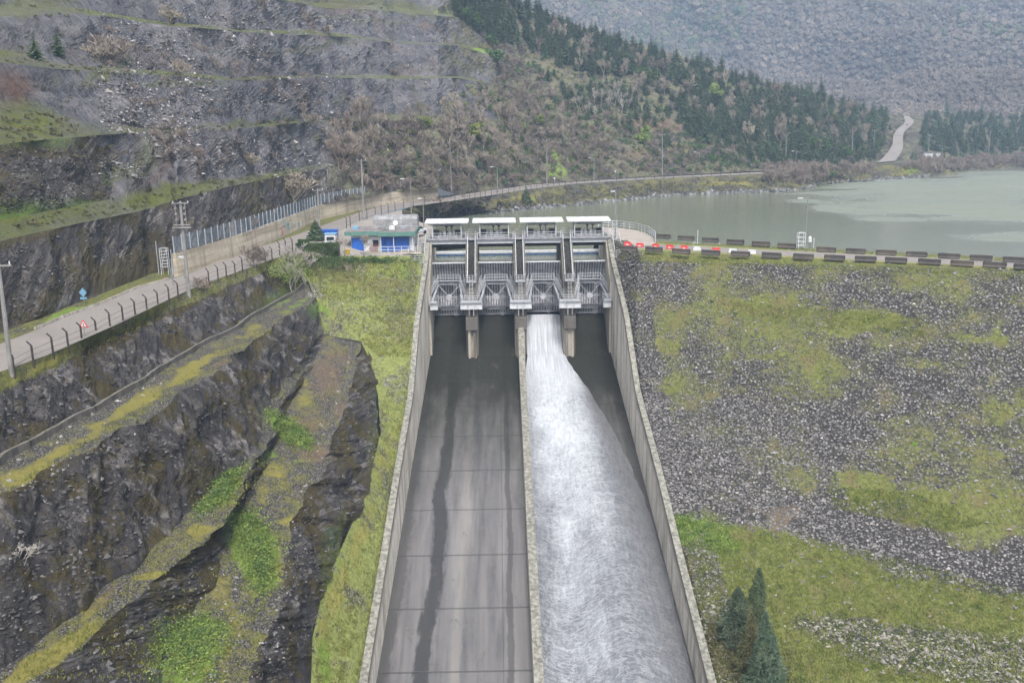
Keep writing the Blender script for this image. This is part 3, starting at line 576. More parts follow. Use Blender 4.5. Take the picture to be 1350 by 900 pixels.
def zbank(V):
    px, py, _ = proj(V); z = np.zeros((len(V), 3)); z[:, 1] = ell(px, py, [(1195,226,16,14,-40,.4),(680,262,40,5,8,.5),(960,242,60,5,0,.5),(860,243,60,5,3,.4)]); z[:, 0] = ell(px, py, [(1200,222,16,12,-40,.5),(700,262,20,4,0,.4)]); return z
strip('lake_bank', K0, rag(Sw, 1.6, 31, .12), 22, 'bank', 1.3, 1.0, 0, 22, zf=zbank, fine=.30, rf=(.15, .1))
SwU = rag(Sw, 1.6, 31, .12); Sd = SwU+np.array([0, -6, -4.0]); strip('lake_bed', SwU, Sd, 4, 'bank', 0, 0, 0, 23, zf=zbank)
# slope from the yard down into the reservoir left of the gates
ye = np.array([(-24.0, 196.0, -.52), (-15.3, 172.0, -.55), (-15.2, 149.0, -.56)]); yi = np.linspace(0, 2, 60)
ea = np.stack([np.interp(yi, [0, 1, 2], ye[:, k]) for k in range(3)], 1); ea[0] = (-24.0, 196.0, -.52)
eb = ea + np.array([8.0, 9.0, -6.0]); eb[:, 0] = np.where(ea[:, 1] < 168, np.minimum(eb[:, 0], -15.0+.0*eb[:, 0]), eb[:, 0])
strip('lake_bank', ea, eb, 12, 'bank', .3, .2, 0, 24, zf=zbank)
ec = rs([(530,276.5,-.36)], 1)[0]; sa = np.stack([np.linspace(ec[k], ea[0][k], 30) for k in range(3)], 1); sb = np.stack([np.linspace(SwU[0][k], eb[0][k], 30) for k in range(3)], 1)
strip('lake_bank', sa, sb, 10, 'bank', .4, .3, 0, 25, zf=zbank)

# ---- hillside above the road: columns of picture heights for 12 levels, pushed back level by level
colx = [-140, -60, 0, 100, 200, 223, 232, 300, 417, 520, 577, 604, 700, 800, 900, 1000, 1060, 1100, 1160, 1195, 1300, 1440]
LV = [
 [500,340,300,205,150,88,70,20,10,-40,-46,-110],
 [470,328,295,196,145,85,68,20,10,-38,-44,-110],
 [440,317,290,190,140,83,66,20,12,-32,-38,-100],
 [401,295,272,182,158,93,86,17,12,-32,-38,-95],
 [361,274,252,176,171,98,94,32,27,-25,-30,-90],
 [357,267,248,174,169,100,96,36,31,-20,-26,-88],
 [334,264,247,174,169,100,96,36,31,-20,-26,-88],
 [314,247,240,169,164,105,101,41,36,-12,-17,-80],
 [271,222,216,161,157,101,97,47,43,8,4,-65],
 [252.5,211,206,157,153,103,99,60,56,15,11,-55],
 [248.5,208,203,159,155,102,99,62,59,20,16,-46],
 [257,207,202,160,156,102,99,63,60,22,17,-40],
 [243,205,200,168,163,122,118,84,78,44,38,10],
 [236,195,191,152,148,108,105,85,82,65,62,48],
 [230.5,193,189,153,150,122,119,102,99,86,84,74],
 [225.5,203,199,172,169,147,145,130,128,117,115,106],
 [224,205,201,177,174,153,151,139,137,127,125,117],
 [220,202,199,178,175,160,158,148,146,137,135,128],
 [214.5,200,197,182,179,169,167,161,159,154,153,149],
 [211,199,196,186,183,174,171,165,162,158,156,153],
 [207,196,193,183,180,172,170,164,162,157,156,152],
 [201,190,187,178,176,168,166,160,158,154,152,148]]
OFF = [
 [0,6,13,20,33,40,46,54,60,68,74,86], [0,6,13,20,33,40,46,54,60,68,74,86], [0,7,13,20,32,39,45,53,59,67,73,85], [0,6,12,19,27,36,42,51,57,66,72,84], [0,6,11,18,23,33,39,48,54,63,69,82], [0,6,11,18,23,33,39,48,54,63,69,82], [0,6,11,18,23,33,39,48,54,63,69,82],
 [0,6,11,18,23,33,39,47,53,62,68,82], [0,6,11,18,24,33,39,47,53,61,67,82], [0,7,12,20,26,35,41,49,55,63,69,82], [0,7,12,21,27,37,43,51,57,65,71,84], [0,8,13,22,28,38,44,52,58,66,72,86],
 [0,10,15,26,32,46,52,64,70,84,90,104], [0,11,17,28,35,48,55,66,73,85,91,102], [0,11,17,28,34,46,53,64,71,82,88,100], [0,11,17,28,34,46,52,63,69,80,86,96],
 [0,11,17,28,34,46,52,62,68,78,84,92], [0,11,17,28,34,46,52,62,68,78,84,92], [0,12,18,30,36,48,54,64,70,80,86,94], [0,12,18,30,36,48,54,64,72,82,90,98], [0,12,18,30,36,50,58,72,80,95,105,120], [0,12,18,30,36,50,58,72,80,95,105,120]]
NH = 640
hx = np.linspace(-140, 1440, NH)
LVi = np.stack([np.interp(hx, colx, [r[k] for r in LV]) for k in range(12)]); OFi = np.stack([np.interp(hx, colx, [r[k] for r in OFF]) for k in range(12)])
z0 = np.interp(hx, [-140, 223, 232, 577, 604, 1100, 1160, 1230, 1440], [-.1, -.1, 2.6, 2.6, -.25, .2, -.1, -.7, -1.2])
def rays(x, y): return FW + RT*((np.asarray(x)-675)/FPX)[:, None] - UP*((np.asarray(y)-450)/FPX)[:, None]
D0 = rays(hx, LVi[0]); d0 = (z0-CAM[2])/D0[:, 2]
# smooth foot depth
HC = []
for k in range(12):
    jag = fbm(np.stack([hx*.012, hx*0+k*7.7, hx*0], 1), 4, 60+k)
    kk = 0 if k == 0 else 1
    C_ = CAM + rays(hx, LVi[k] + kk*jag*(3.2 if k > 2 else 1.5)*np.clip(d0/130, .6, 1.3)*np.where(hx > 620, .6, 1))*(d0+OFi[k])[:, None]
    HC.append(C_)
HC[0] = rag(HC[0], .15, 70)
def zq(V): return zone(V, Q_GREEN, [(600,200,170,90,0,.5),(420,200,60,60,0,.25),(690,140,60,60,0,.5),(620,60,40,60,0,.6),(60,110,40,20,0,.3)], Q_RED)
def zqb(V):
    z = zq(V); z[:, 0] = np.maximum(z[:, 0], np.clip(.62+fbm(V*.06, 3, 77)*.8, 0, .85)); return z
def zh(V):
    z = zone(V, [(560,215,14,26,0,0),(725,215,10,18,0,.8),(740,225,16,8,0,.7),(690,222,14,8,0,.5),(628,170,9,20,0,.0)], [(900,192,70,4,3,.45),(820,150,30,3,0,.3)], [(840,205,40,10,0,.55),(860,165,60,12,0,.7),(790,190,40,20,0,.3),(950,205,30,8,0,.5),(730,90,40,30,30,.4)]); return z
# columns left of SPL are the netted quarry, right of it earth hillside
SPL = [int(np.searchsorted(hx, q)) for q in (430, 430, 500, 560, 640, 665, 665, 650, 650, 600, 600)]
rowsf = [30, 8, 40, 10, 40, 10, 40, 8, 34, 6, 26]
for k in range(11):
    A, B = HC[k], HC[k+1]; s = SPL[k]; face = (k % 2 == 0)
    if k == 0:
        strip('rock_slope', A[:s+1], B[:s+1], rowsf[k], 'cliff_road', .5, .8, .3, 80, zf=lambda V: zone(V, [], [(40,300,200,14,20,.4),(180,360,40,20,0,.7),(330,330,50,10,0,.0)], []), rf=(.22, .08), fine=.4, bulge=.2)
    else:
        pass
    if k > 0:
        tcol = np.clip((np.arange(NH)-s)/30, 0, 1)[None, :]; mixc = lambda a_, b_: a_*(1-tcol)+b_*tcol
        zmix = lambda V, f=face: np.where((proj(V)[0] < hx[s])[:, None], (zq if f else zqb)(V), zh(V))
        sp = [s]; mt_ = ['quarry', 'hill']
        if k == 2: sp = [int(np.searchsorted(hx, 145)), s]; mt_ = ['cliff_road', 'quarry', 'hill']
        strip('rock_terrace' if face else 'hill_bench', A, B, int(rowsf[k]*1.25), 'quarry', mixc(1.0 if face else .6, 1.4 if face else .7), mixc(.8 if face else .3, 1.0 if face else .3), mixc(1.3 if face else 0, .8 if face else 0), 80+k, zf=zmix, rf=(.11, .05), fine=.20, bulge=0, split=(mt_, sp, 14))
    else: strip('hillside', A[s:], B[s:], rowsf[k], 'hill', 1.6, 1.0, 0, 80+k, zf=zh, rf=(.07, .05), fine=.13)
# beyond the ridge the ground falls away again
bk = HC[11]+np.array([25, 70, -45.0]); strip('hillside', HC[11], bk, 6, 'hill', 0, 0, 0, 95, zf=zh)
ja = int(np.searchsorted(hx, 1036)); kx = np.array([(x, y, z) for x, y, z in [(1036,227.6,-.3),(1060,226.6,.2),(1100,222.6,.3),(1160,217.1,-.1),(1230,213.6,-.7),(1300,209.6,-1.1),(1350,206.6,-1.3),(1440,202.6,-1.3)]]); strip('verge', HC[0][ja:], rs([tuple(q) for q in kx], len(hx)-ja), 5, 'hill', .1, 0, 0, 195)
# verge between kerb and slope foot, left of the retaining wall
s = int(np.searchsorted(hx, 226)); vA = HC[0][:s]; vt = np.linspace(0, 1, s); vx = hx[:s]
vB = rs([(-140,515,-.28),(-120,505,-.28),(-40,466,-.28),(0,453,-.28),(48,434,-.28),(90,416,-.28),(132,401,-.28),(180,380,-.28),(223,368,-.28)], s)
strip('verge', vA, vB, 6, 'verge', .1, 0, 0, 96)

# ---- rockfill face of the dam
E0 = np.array([16.6, 137.5]); ed = np.array([.883, -.469]); en = np.array([-.469, -.883])
def damz(t, s_):
    g1 = np.interp(s_, [0, 2, 21, 36, 49, 61, 75, 110], [0, .4, 15.6, 20.2, 24.2, 27.8, 32, 42]); g2 = np.interp(s_, [0, 2, 40, 62, 110], [0, .4, 25.6, 31.5, 43])
    X = E0[0]+ed[0]*t+en[0]*s_; m = np.clip((X-17)/30, 0, 1); m = m*m*(3-2*m); return -.6-(g1*(1-m)+g2*m)
nt_, ns_ = 330, 300
sv_ = np.linspace(-11.5, 96, ns_)[:, None]; tt = np.linspace(0, 1, nt_)[None, :]
Xw = lambda y: 15.2-.0075*(142-y)
t0 = (.469*sv_-(E0[0]-15.18)+0*tt)/.883; Yt = E0[1]+ed[1]*t0+en[1]*sv_; t0 = (Xw(Yt)-E0[0]-en[0]*sv_)/ed[0]
T = t0+(tt**1.15)*(95-t0); SS = sv_+0*T
DX = E0[0]+ed[0]*T+en[0]*SS; DY = E0[1]+ed[1]*T+en[1]*SS; DZ = damz(T, SS)
DZ = np.minimum(np.minimum(DZ, -.62), wt(DY)-.6+(DX-15.2)*2.2)
V = np.stack([DX, DY, DZ], 2).reshape(-1, 3)
amp = np.clip(SS/3, 0, 1).reshape(-1)
V[:, 2] += amp*(fbm(V*.12, 3, 200)*.5+fbm(V*.7, 4, 201)*.30*np.clip((T-t0)/2, .2, 1).reshape(-1))
px, py, _ = proj(V)
n1 = fbm(V*.11, 6, 202, .62)*52; n2 = fbm(V*.11+40, 6, 203, .62)*22; x, y = px+n1, py+n2
DG = [(862,392,30,13),(1005,405,66,16,0,.9),(1130,428,90,17,-6,.95),(1290,440,50,12,-4,.7),(1335,440,20,28,0,.8),(870,456,36,14,0,.8),(885,503,46,8,-3,1),(1040,463,50,12,0,.7),(1180,455,60,12,0,.6),(1230,486,60,8,0,.6),
      (1330,540,30,22,0,.7),(980,500,40,12,0,.45),(1070,500,40,10,0,.5),(1050,540,40,10,0,.4),(1190,560,60,14,0,.6),(1330,600,26,16,0,.7),(960,352,30,9,0,.6),(1090,352,50,9,0,.55),(1250,366,40,6,0,.45),(1010,370,60,9,0,.4),
      (1150,655,64,20,-6,1),(1255,675,60,24,-10,1),(1048,640,24,26,0,.65),(1325,665,34,26,0,.9),(850,600,10,20,0,.3),(930,360,60,6,0,.5),(1100,380,80,8,0,.3),(1250,400,80,8,0,.35)]
g = ell(x, y, DG)
g = np.maximum(g*.94, .46+.36*fbm(V*.14+9, 5, 204, .6))                    # thin grass everywhere
g = np.maximum(g, np.clip((347+(px-830)*.022-py)/5, 0, 1)*.85)      # grass shoulder of the crest
low = np.clip((y-np.interp(px, [860, 900, 1000, 1100, 1200, 1350], [680, 672, 690, 712, 742, 775]))/12, 0, 1); g = np.maximum(g, low*.88)
rk = ell(x, y, [(1170,835,90,18,-8,1.2),(1250,862,100,28,-6,1.2),(1330,870,60,30,0,1.1),(1090,822,24,10,0,.8),(1130,690,50,10,-10,.8),(1250,730,90,14,-14,.9),(1340,740,40,26,0,.8),(1180,705,60,12,0,.9)])
g = np.clip(g-rk*.85, 0, 1); g = g*np.where(V[:, 0] < 18.0, .55, 1)
vg = ell(x, y, [(915,693,46,14,-8,.9),(950,712,30,20,-30,.7),(1070,740,50,26,0,.35),(1225,590,6,4,0,.8),(870,760,20,60,0,.25),(860,380,16,8,0,.25),(850,388,14,10,0,.2),(935,350,60,4,0,.3)])
dg = ell(x, y, [(940,860,36,50,0,.9),(985,700,40,14,0,.5),(900,740,20,30,0,.5),(1040,690,34,20,0,.6),(1000,680,30,8,0,.6)])
DZN = np.stack([g, vg, dg], 1)
i = np.arange(ns_*nt_).reshape(ns_, nt_); F = np.stack([i[:-1, :-1], i[:-1, 1:], i[1:, 1:], i[1:, :-1]], 2).reshape(-1, 4)
if np.cross(V[F[0][1]]-V[F[0][0]], V[F[0][2]]-V[F[0][0]])[2] < 0: F = F[:, ::-1]
o = link('dam_slope', np_mesh('dam_slope', V, F, M['dam'], cols={'zone': DZN})); tag(o, kind='structure'); reg(V, F)
DV, DGm = V, g
# crest road and upstream slope, right of the gates
def crest(t, off, z): p = E0+ed*t-en*off; return (p[0], p[1], z)
cr = lambda a, b: [crest(t, a, b) for t in np.linspace(-14, 110, 60)]
fa, fb, fc, fd = [np.array(cr(a, b)) for a, b in ((0, -.6), (1.0, -.5), (6.4, -.5), (8.0, -.55))]
def clipx(P): P = P.copy(); m = P[:, 0] < 17.6; P[m] = [(17.6, E0[1]+(17.6-E0[0])*ed[1]/ed[0]+(p[1]-(E0[1]+(p[0]-E0[0])*ed[1]/ed[0])), p[2]) for p in P[m]] if m.any() else P[m]; return P
fa, fb, fc, fd = map(clipx, (fa, fb, fc, fd))
strip('verge', fa, fb, 4, 'grass', .03, 0, 0, 97, zf=lambda V: np.tile([0, .45, 0], (len(V), 1)))
strip('road', fb, fc, 3, 'road', 0, 0, 0, 98, zf=lambda V: np.zeros((len(V), 3)))
strip('verge', fc, fd, 4, 'grass', .03, 0, 0, 99, zf=lambda V: np.zeros((len(V), 3)))
fe = fd + np.array([-en[0]*10, -en[1]*10, -7.0]); strip('dam_upstream_slope', fd, fe, 8, 'dam', .2, 0, 0, 100, zf=lambda V: np.zeros((len(V), 3)))
# rounded gravel platform beside the gates
cx, cy = 18.5, 152.0
pf = [(15.0, 137.0), (16.0, 138.4)] 
ptl = [(15.0, 148.4, -.46), (16.6, 148.2, -.46), (17.7, 146, -.46), (17.9, 141, -.46), (20.6, 141.0, -.46), (21.6, 144, -.46), (22.3, 149, -.46), (22.3, 156, -.46), (21.0, 162, -.46), (18.5, 166, -.46), (15.0, 167.5, -.46)]
flatpoly('gravel_platform', ptl, 'gravel_pale')
po = np.array([p for p in ptl[4:]]); pi_ = np.linspace(0, len(po)-1, 40); pa = np.stack([np.interp(pi_, range(len(po)), po[:, k]) for k in range(3)], 1)
cen = np.array([17, 148, 0]); dd = pa-cen; dd[:, 2] = 0; pb = pa+dd/np.linalg.norm(dd, axis=1)[:, None]*6; pb[:, 2] = -6.5
strip('lake_bank', pa, pb, 8, 'bank', .2, 0, 0, 101, zf=zbank)

# ---- lake
def lakepoly():
    n = 200
    out = [(-60, 149.66), (14.7, 149.66), (15.3, 146), (24, 137), (150, 68), (900, 60), (900, 900), (-60, 900)]
    xs = np.concatenate([np.linspace(-60, 260, 240), np.linspace(262, 700, 90)]); ys = np.concatenate([np.linspace(0, 1, 240)**1.6])
    X, Y = np.meshgrid(xs, ys)
    lo = np.interp(xs, [-60, 14.7, 15.3, 24, 150, 900], [149.66, 149.66, 146, 141, 75, 60])[None, :]; Y = lo+Y*(820-lo)
    V = np.stack([X, Y, np.full_like(X, -5.0)], 2).reshape(-1, 3); px, py, _ = proj(V)
    x = px+fbm(V*.05, 3, 300)*30; y = py+fbm(V*.03, 3, 301)*4
    m = ell(x, y, [(1240,262,150,24,-8,1.3),(1330,240,120,14,0,1.1),(1120,275,90,10,-8,.9),(1150,262,90,14,0,.9),(1330,310,60,10,0,.7),(1200,300,60,8,-6,.6)])
    m = m*(1-ell(x, y, [(1190,304,120,10,4,.9),(1060,292,80,8,6,.8)]))
    m = np.clip(m*.85+.45*fbm(V*np.array([.05, .12, 1]), 5, 303)*np.clip(m*2.5, 0, 1), 0, 1); m = m**1.35
    r, c = X.shape; i = np.arange(r*c).reshape(r, c); F = np.stack([i[:-1, :-1], i[:-1, 1:], i[1:, 1:], i[1:, :-1]], 2).reshape(-1, 4)
    o = link('lake_water', np_mesh('lake_water', V, F, M['lake'], cols={'zone': np.stack([m, m*0, m*0], 1)}, smooth=True)); tag(o, kind='structure')
lakepoly()

# base sheet under everything
bsz = [(-900, -300, -60), (1400, -300, -60), (1400, 2600, -60), (-900, 2600, -60)]
o = link('ground', np_mesh('ground', np.array(bsz, float), np.array([(0, 1, 2, 3)]), M['hill'], cols={'zone': np.zeros((4, 3))})); tag(o, kind='structure')

# ---- far mountain
fxs = np.linspace(560, 1560, 190); frow = [(182, 560), (150, 640), (100, 790), (40, 980), (-30, 1180), (-62, 1300), (-50, 1550)]
rr = np.linspace(0, len(frow)-1, 130); fy = np.interp(rr, range(len(frow)), [a for a, b in frow]); fdp = np.interp(rr, range(len(frow)), [b for a, b in frow])
GX, GY = np.meshgrid(fxs, fy); GD = np.repeat(fdp[:, None], len(fxs), 1)
GD = GD*(1.0+.0003*(GX-1000)*-.6)
D = FW + RT*((GX-675)/FPX)[..., None] - UP*((GY-450)/FPX)[..., None]; FV = (CAM + D*GD[..., None]).reshape(-1, 3)
q = np.stack([(FV[:, 0]+FV[:, 1]*.55)*.0052, (FV[:, 1]-FV[:, 0]*.4)*.0016, FV[:, 2]*0], 1)
rv = 1-np.abs(fbm(q, 4, 400)); wd = np.clip((rr/3), 0.15, 1)[:, None].repeat(len(fxs), 1).reshape(-1)
FV[:, 2] += (rv-.62)*140*wd*np.interp(rr, [0, 4, 5, 6], [1, 1, .35, .2])[:, None].repeat(len(fxs), 1).reshape(-1) + fbm(FV*.012, 3, 401)*9*wd
r, c = GX.shape; i = np.arange(r*c).reshape(r, c); F = np.stack([i[:-1, :-1], i[:-1, 1:], i[1:, 1:], i[1:, :-1]], 2).reshape(-1, 4)
if np.cross(FV[F[0][1]]-FV[F[0][0]], FV[F[0][2]]-FV[F[0][0]]) @ (CAM-FV[F[0][0]]) < 0: F = F[:, ::-1]
o = link('mountain', np_mesh('mountain', FV, F, M['far_ground'], cols={'zone': np.zeros((len(FV), 3))}, smooth=True)); tag(o, kind='structure')
FARV, FARF = FV, F

TREE_BVH = BVHTree.FromPolygons([tuple(v) for v in np.concatenate(BV)], [tuple(int(q) for q in f) for f in np.concatenate(BF)])
def hit(x, y, flat_only=0.0):
    D = ray(x, y); h = TREE_BVH.ray_cast(Vector(CAM), Vector(D).normalized())
    if h[0] is None or (flat_only and abs(h[1].z) < flat_only): return None
    return np.array(h[0])
def ground(x, y, default=-.5):
    h = TREE_BVH.ray_cast(Vector((x, y, 400)), Vector((0, 0, -1))); return default if h[0] is None else h[0].z
# rising road over the saddle, draped on the hillside
def drape(name, left, right, mat, lift=.25, n=40):
    a = np.array(left, float); b = np.array(right, float)
    def rsm(p): s = np.concatenate([[0], np.cumsum(np.hypot(*np.diff(p, axis=0).T))]); t = np.linspace(0, s[-1], n); return np.stack([np.interp(t, s, p[:, 0]), np.interp(t, s, p[:, 1])], 1)
    a, b = rsm(a), rsm(b); W = []
    for q in (0, .25, .5, .75, 1):
        row = []
        for u, v in zip(a, b):
            p = u*(1-q)+v*q; h = hit(*p); row.append(h if h is not None else (row[-1] if row else np.zeros(3)))
        W.append(row)
    W = np.array(W); 
    for k in range(4): W[:, 1:-1, :] = (W[:, :-2]+2*W[:, 1:-1]+W[:, 2:])/4
    dirs = CAM-W; dirs /= np.linalg.norm(dirs, axis=2)[..., None]; W = W+dirs*3.0+np.array([0, 0, lift])
    m = W.shape[1]; V = W.reshape(-1, 3); i = np.arange(5*m).reshape(5, m); F = np.stack([i[:-1, :-1], i[:-1, 1:], i[1:, 1:], i[1:, :-1]], 2).reshape(-1, 4)
    o = link(name, np_mesh(name, V, F, M[mat], smooth=True)); tag(o, kind='structure'); return o
drape('road', [(1156,215),(1161,212),(1171,201),(1177,191),(1177,180),(1182,171),(1191,165),(1194,160),(1191,154)], [(1180,213),(1184,208),(1188,202),(1191,193),(1190,183),(1191,175),(1201,167),(1206,160),(1197,153)], 'road')

# ================================================================ SPILLWAY
yc = np.linspace(30, 152, 240)
def floorz(y): return np.where(y < 142, fl(y), np.interp(y, [142, 143.5, 145.5, 148, 150.5, 152], [-18.05, -17.6, -16.4, -14.4, -13.1, -13.0]))
xs_ = np.linspace(0, 1, 40)
FX = XL(yc)[:, None]*(1-xs_)+XR(yc)[:, None]*xs_; FY = yc[:, None]+0*xs_; FZ = floorz(FY)
V = np.stack([FX, FY, FZ], 2).reshape(-1, 3); r, c = FX.shape; i = np.arange(r*c).reshape(r, c)
F = np.stack([i[:-1, :-1], i[:-1, 1:], i[1:, 1:], i[1:, :-1]], 2).reshape(-1, 4)
o = link('chute_floor', np_mesh('chute_floor', V, F, M['chute'], uv=V[:, :2], smooth=True)); tag(o, kind='structure')

# white water in the right half
def water():
    ys = np.linspace(31, 150.2, 420); n = 130
    px_edge = [(142, 7.0), (138, 7.7), (132, 9.2), (125, 10.6), (118, 11.8), (110, 12.9), (103, 13.6), (96, 13.95), (86, 13.95), (74, 13.8), (30, 13.6)]
    yy_, xx_ = zip(*sorted(px_edge)); xr = np.where(ys > 142, 6.78, np.interp(ys, yy_, xx_)); xr = xr+np.where(ys < 140, .12*fbm(np.stack([ys*.5, ys*0, ys*0], 1), 3, 500), 0)
    xl = np.where(ys > 141, 1.0, np.interp(ys, [30, 135, 141], [.14, .46, .98])); u = np.linspace(0, 1, n)
    X = xl[:, None]*(1-u)+xr[:, None]*u; Y = ys[:, None]+0*u; Q = np.stack([X, Y, 0*X], 2)
    ef = np.clip((1-u)*9, 0, 1)[None, :]
    wav = fbm(Q*np.array([.9, .5, 1]), 4, 501)*.05+fbm(Q*np.array([2.4, 1.6, 1]), 3, 502)*.03
    grow = np.interp(ys, [31, 120, 138, 150], [1, 1, .5, .12])[:, None]
    Z = floorz(Y)+.03+.16*ef+wav*grow*ef
    V = np.stack([X, Y, Z], 2).reshape(-1, 3); r, c = X.shape; i = np.arange(r*c).reshape(r, c); F = np.stack([i[:-1, :-1], i[:-1, 1:], i[1:, 1:], i[1:, :-1]], 2).reshape(-1, 4)
    # foam: dense core drifting right and dissolving downstream; thin dark sheet towards the right wall
    core_x = np.interp(ys, [60, 74, 86, 98, 108, 118, 130, 150], [3, 3.6, 4.4, 5.0, 5.2, 5.0, 4.3, 4])[:, None]; wd = np.interp(ys, [60, 90, 110, 150], [3, 4, 4.6, 5])[:, None]
    a = np.clip(1.25-np.abs(X-core_x)/wd, 0, 1)*np.interp(ys, [31, 74, 92, 108, 120, 138, 150], [.05, .10, .28, .62, .88, .85, .3])[:, None]
    edge = np.clip(1-(xr[:, None]-X)/.5, 0, 1)*np.interp(ys, [31, 126, 134, 150], [0, 0, .3, .4])[:, None]; a = np.maximum(a, edge*.9)
    a = np.clip(a+.25*fbm(Q*np.array([.5, .25, 1]), 4, 503)*(a > .05), 0, 1)
    b = np.repeat(np.interp(ys, [31, 126, 139, 150], [0, 0, 1, 1])[:, None], n, 1)
    thin = np.clip((X-(xr[:, None]-np.interp(ys, [60, 86, 100, 112, 124, 132], [4.0, 4.6, 4.6, 3.8, 2.2, .6])[:, None]))/np.interp(ys, [60, 100, 132], [4.2, 3.4, .8])[:, None], 0, 1)*.92*(ys < 134)[:, None]
    me = np_mesh('flowing_water', V, F, M['foam'], uv=V[:, :2], cols={'zone': np.stack([a, b, thin], 2).reshape(-1, 3)}, smooth=True)
    tag(link('flowing_water', me), kind='structure')
water()

def wall_mesh(xin, xout, ys, top, bot, name, mat, label, cat, group=None):
    V = []; H = []; fr_ = [0, .3, .7, 1.2, 2.0, 3.2]
    for y in ys:
        t, b = top(y), bot(y)
        col_ = [(xin(y), y, b)]+[(xin(y), y, max(t-h, b)) for h in reversed(fr_)]+[(xout(y), y, t), (xout(y), y, b-3)]
        V += col_; H += [5]+list(reversed(fr_))+[0, 5]
    n = len(ys); m_ = len(fr_)+3; i = np.arange(n*m_).reshape(n, m_)
    F = np.stack([i[:-1, :-1], i[:-1, 1:], i[1:, 1:], i[1:, :-1]], 2).reshape(-1, 4)
    V = np.array(V, float); f0 = F[0]; nn = np.cross(V[f0[1]]-V[f0[0]], V[f0[2]]-V[f0[0]])
    if nn[0]*(xin(90)-xout(90)) < 0: F = F[:, ::-1]
    e1 = i[0][None]; e2 = i[-1][None, ::-1]; loc = np.array(((xin(90)+xout(90))/2, ys[0], bot(ys[0])))
    H = np.array(H, float); zz = np.stack([H/5, H*0, H*0], 1)
    return tag(link(name, np_mesh(name, V-loc, [F, e1, e2], M[mat], cols={'zone': zz}), None, tuple(loc)), label, cat, group)
ysw = sorted(set(np.round(np.concatenate([np.linspace(30, 143.9, 90), [144, 149, 149.2, 162]]), 2)))
wall_mesh(lambda y: XL(y) if y < 142 else -14.6, lambda y: XL(y)-.72 if y < 142 else -15.32, ysw, lambda y: float(wt(y)), lambda y: float(floorz(np.array(min(y, 152.))))-.6, 'chute_wall', 'sidewall', 'tall stained concrete side wall of the chute next to the mossy grass strip on the left', 'concrete wall', 'side walls of the spillway chute')
wall_mesh(lambda y: XR(y) if y < 142 else 14.5, lambda y: XR(y)+.72 if y < 142 else 15.22, ysw, lambda y: float(wt(y)), lambda y: float(floorz(np.array(min(y, 152.))))-.6, 'chute_wall', 'sidewall', 'tall stained concrete side wall of the chute against the rockfill dam face', 'concrete wall', 'side walls of the spillway chute')
ysd = np.linspace(30, 141.2, 60)
wall_mesh(lambda y: np.interp(y, [60, 141], [-.74, -.46]), lambda y: np.interp(y, [60, 141], [.13, .46]), ysd, lambda y: float(fl(y))+np.interp(y, [30, 130, 141.2], [2.3, 2.6, 5.2]), lambda y: float(fl(y))-.5, 'divider_wall', 'sidewall', 'long low concrete divider between the dry half and the white water half', 'concrete wall')

# piers and gates
PX = [-7.78, 0.0, 7.78]; BX = [-11.67, -3.89, 3.89, 11.67]; BW = 5.84; PW = 1.94
pn = ['concrete pier between the first and second gate from the left', 'central concrete pier standing at the head of the long divider wall', 'concrete pier right of the flowing white water with a slotted nose']
for x, lb in zip(PX, pn):
    r0 = wroot('spillway_pier', (x, 146, -18.6), lb, 'pier', 'piers between the spillway gates')
    w2 = PW/2
    m = MB(); m.extr([(141.6,-13.6),(141.6,-10.4),(143.2,-6.2),(149.2,-.5),(160,-.5),(160,-13.6)], x-w2, x+w2, 0)
    m.extr([(x-w2,160),(x+w2,160),(x+.4,161.6),(x-.4,161.6)], -13.6, -.5, 2)
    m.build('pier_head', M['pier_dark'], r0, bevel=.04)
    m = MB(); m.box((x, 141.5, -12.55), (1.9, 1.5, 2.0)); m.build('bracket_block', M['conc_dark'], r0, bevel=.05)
    m = MB(); m.extr([(x-w2,146),(x-w2,142.6),(x-.62,141.15),(x-.28,141.15),(x-.28,141.5),(x+.28,141.5),(x+.28,141.15),(x+.62,141.15),(x+w2,142.6),(x+w2,146)], -19.0, -13.5, 2)
    m.extr([(x-w2,152),(x-w2,146),(x+w2,146),(x+w2,152)], -19.0, -13.6, 2); m.build('pier_nose', M['conc_pier'], r0)
# abutment thickenings at the outer bays
for sx, lb in ((-1, 'pale concrete pilaster against the left side wall beside the first gate'), (1, 'pale concrete pilaster against the right side wall beside the fourth gate')):
    m = MB(); x0, x1 = sorted((sx*14.62, sx*14.30)); x0 += .02 if sx < 0 else -.1; x1 += 0; m.extr([(142.4,-19),(142.4,-6.5),(149.0,-.6),(152,-.6),(152,-19)], x0, x1, 0)
    tag(m.build('wall_pilaster', M['conc'], None, (sx*14.4, 146, -18)), lb, 'pilaster')

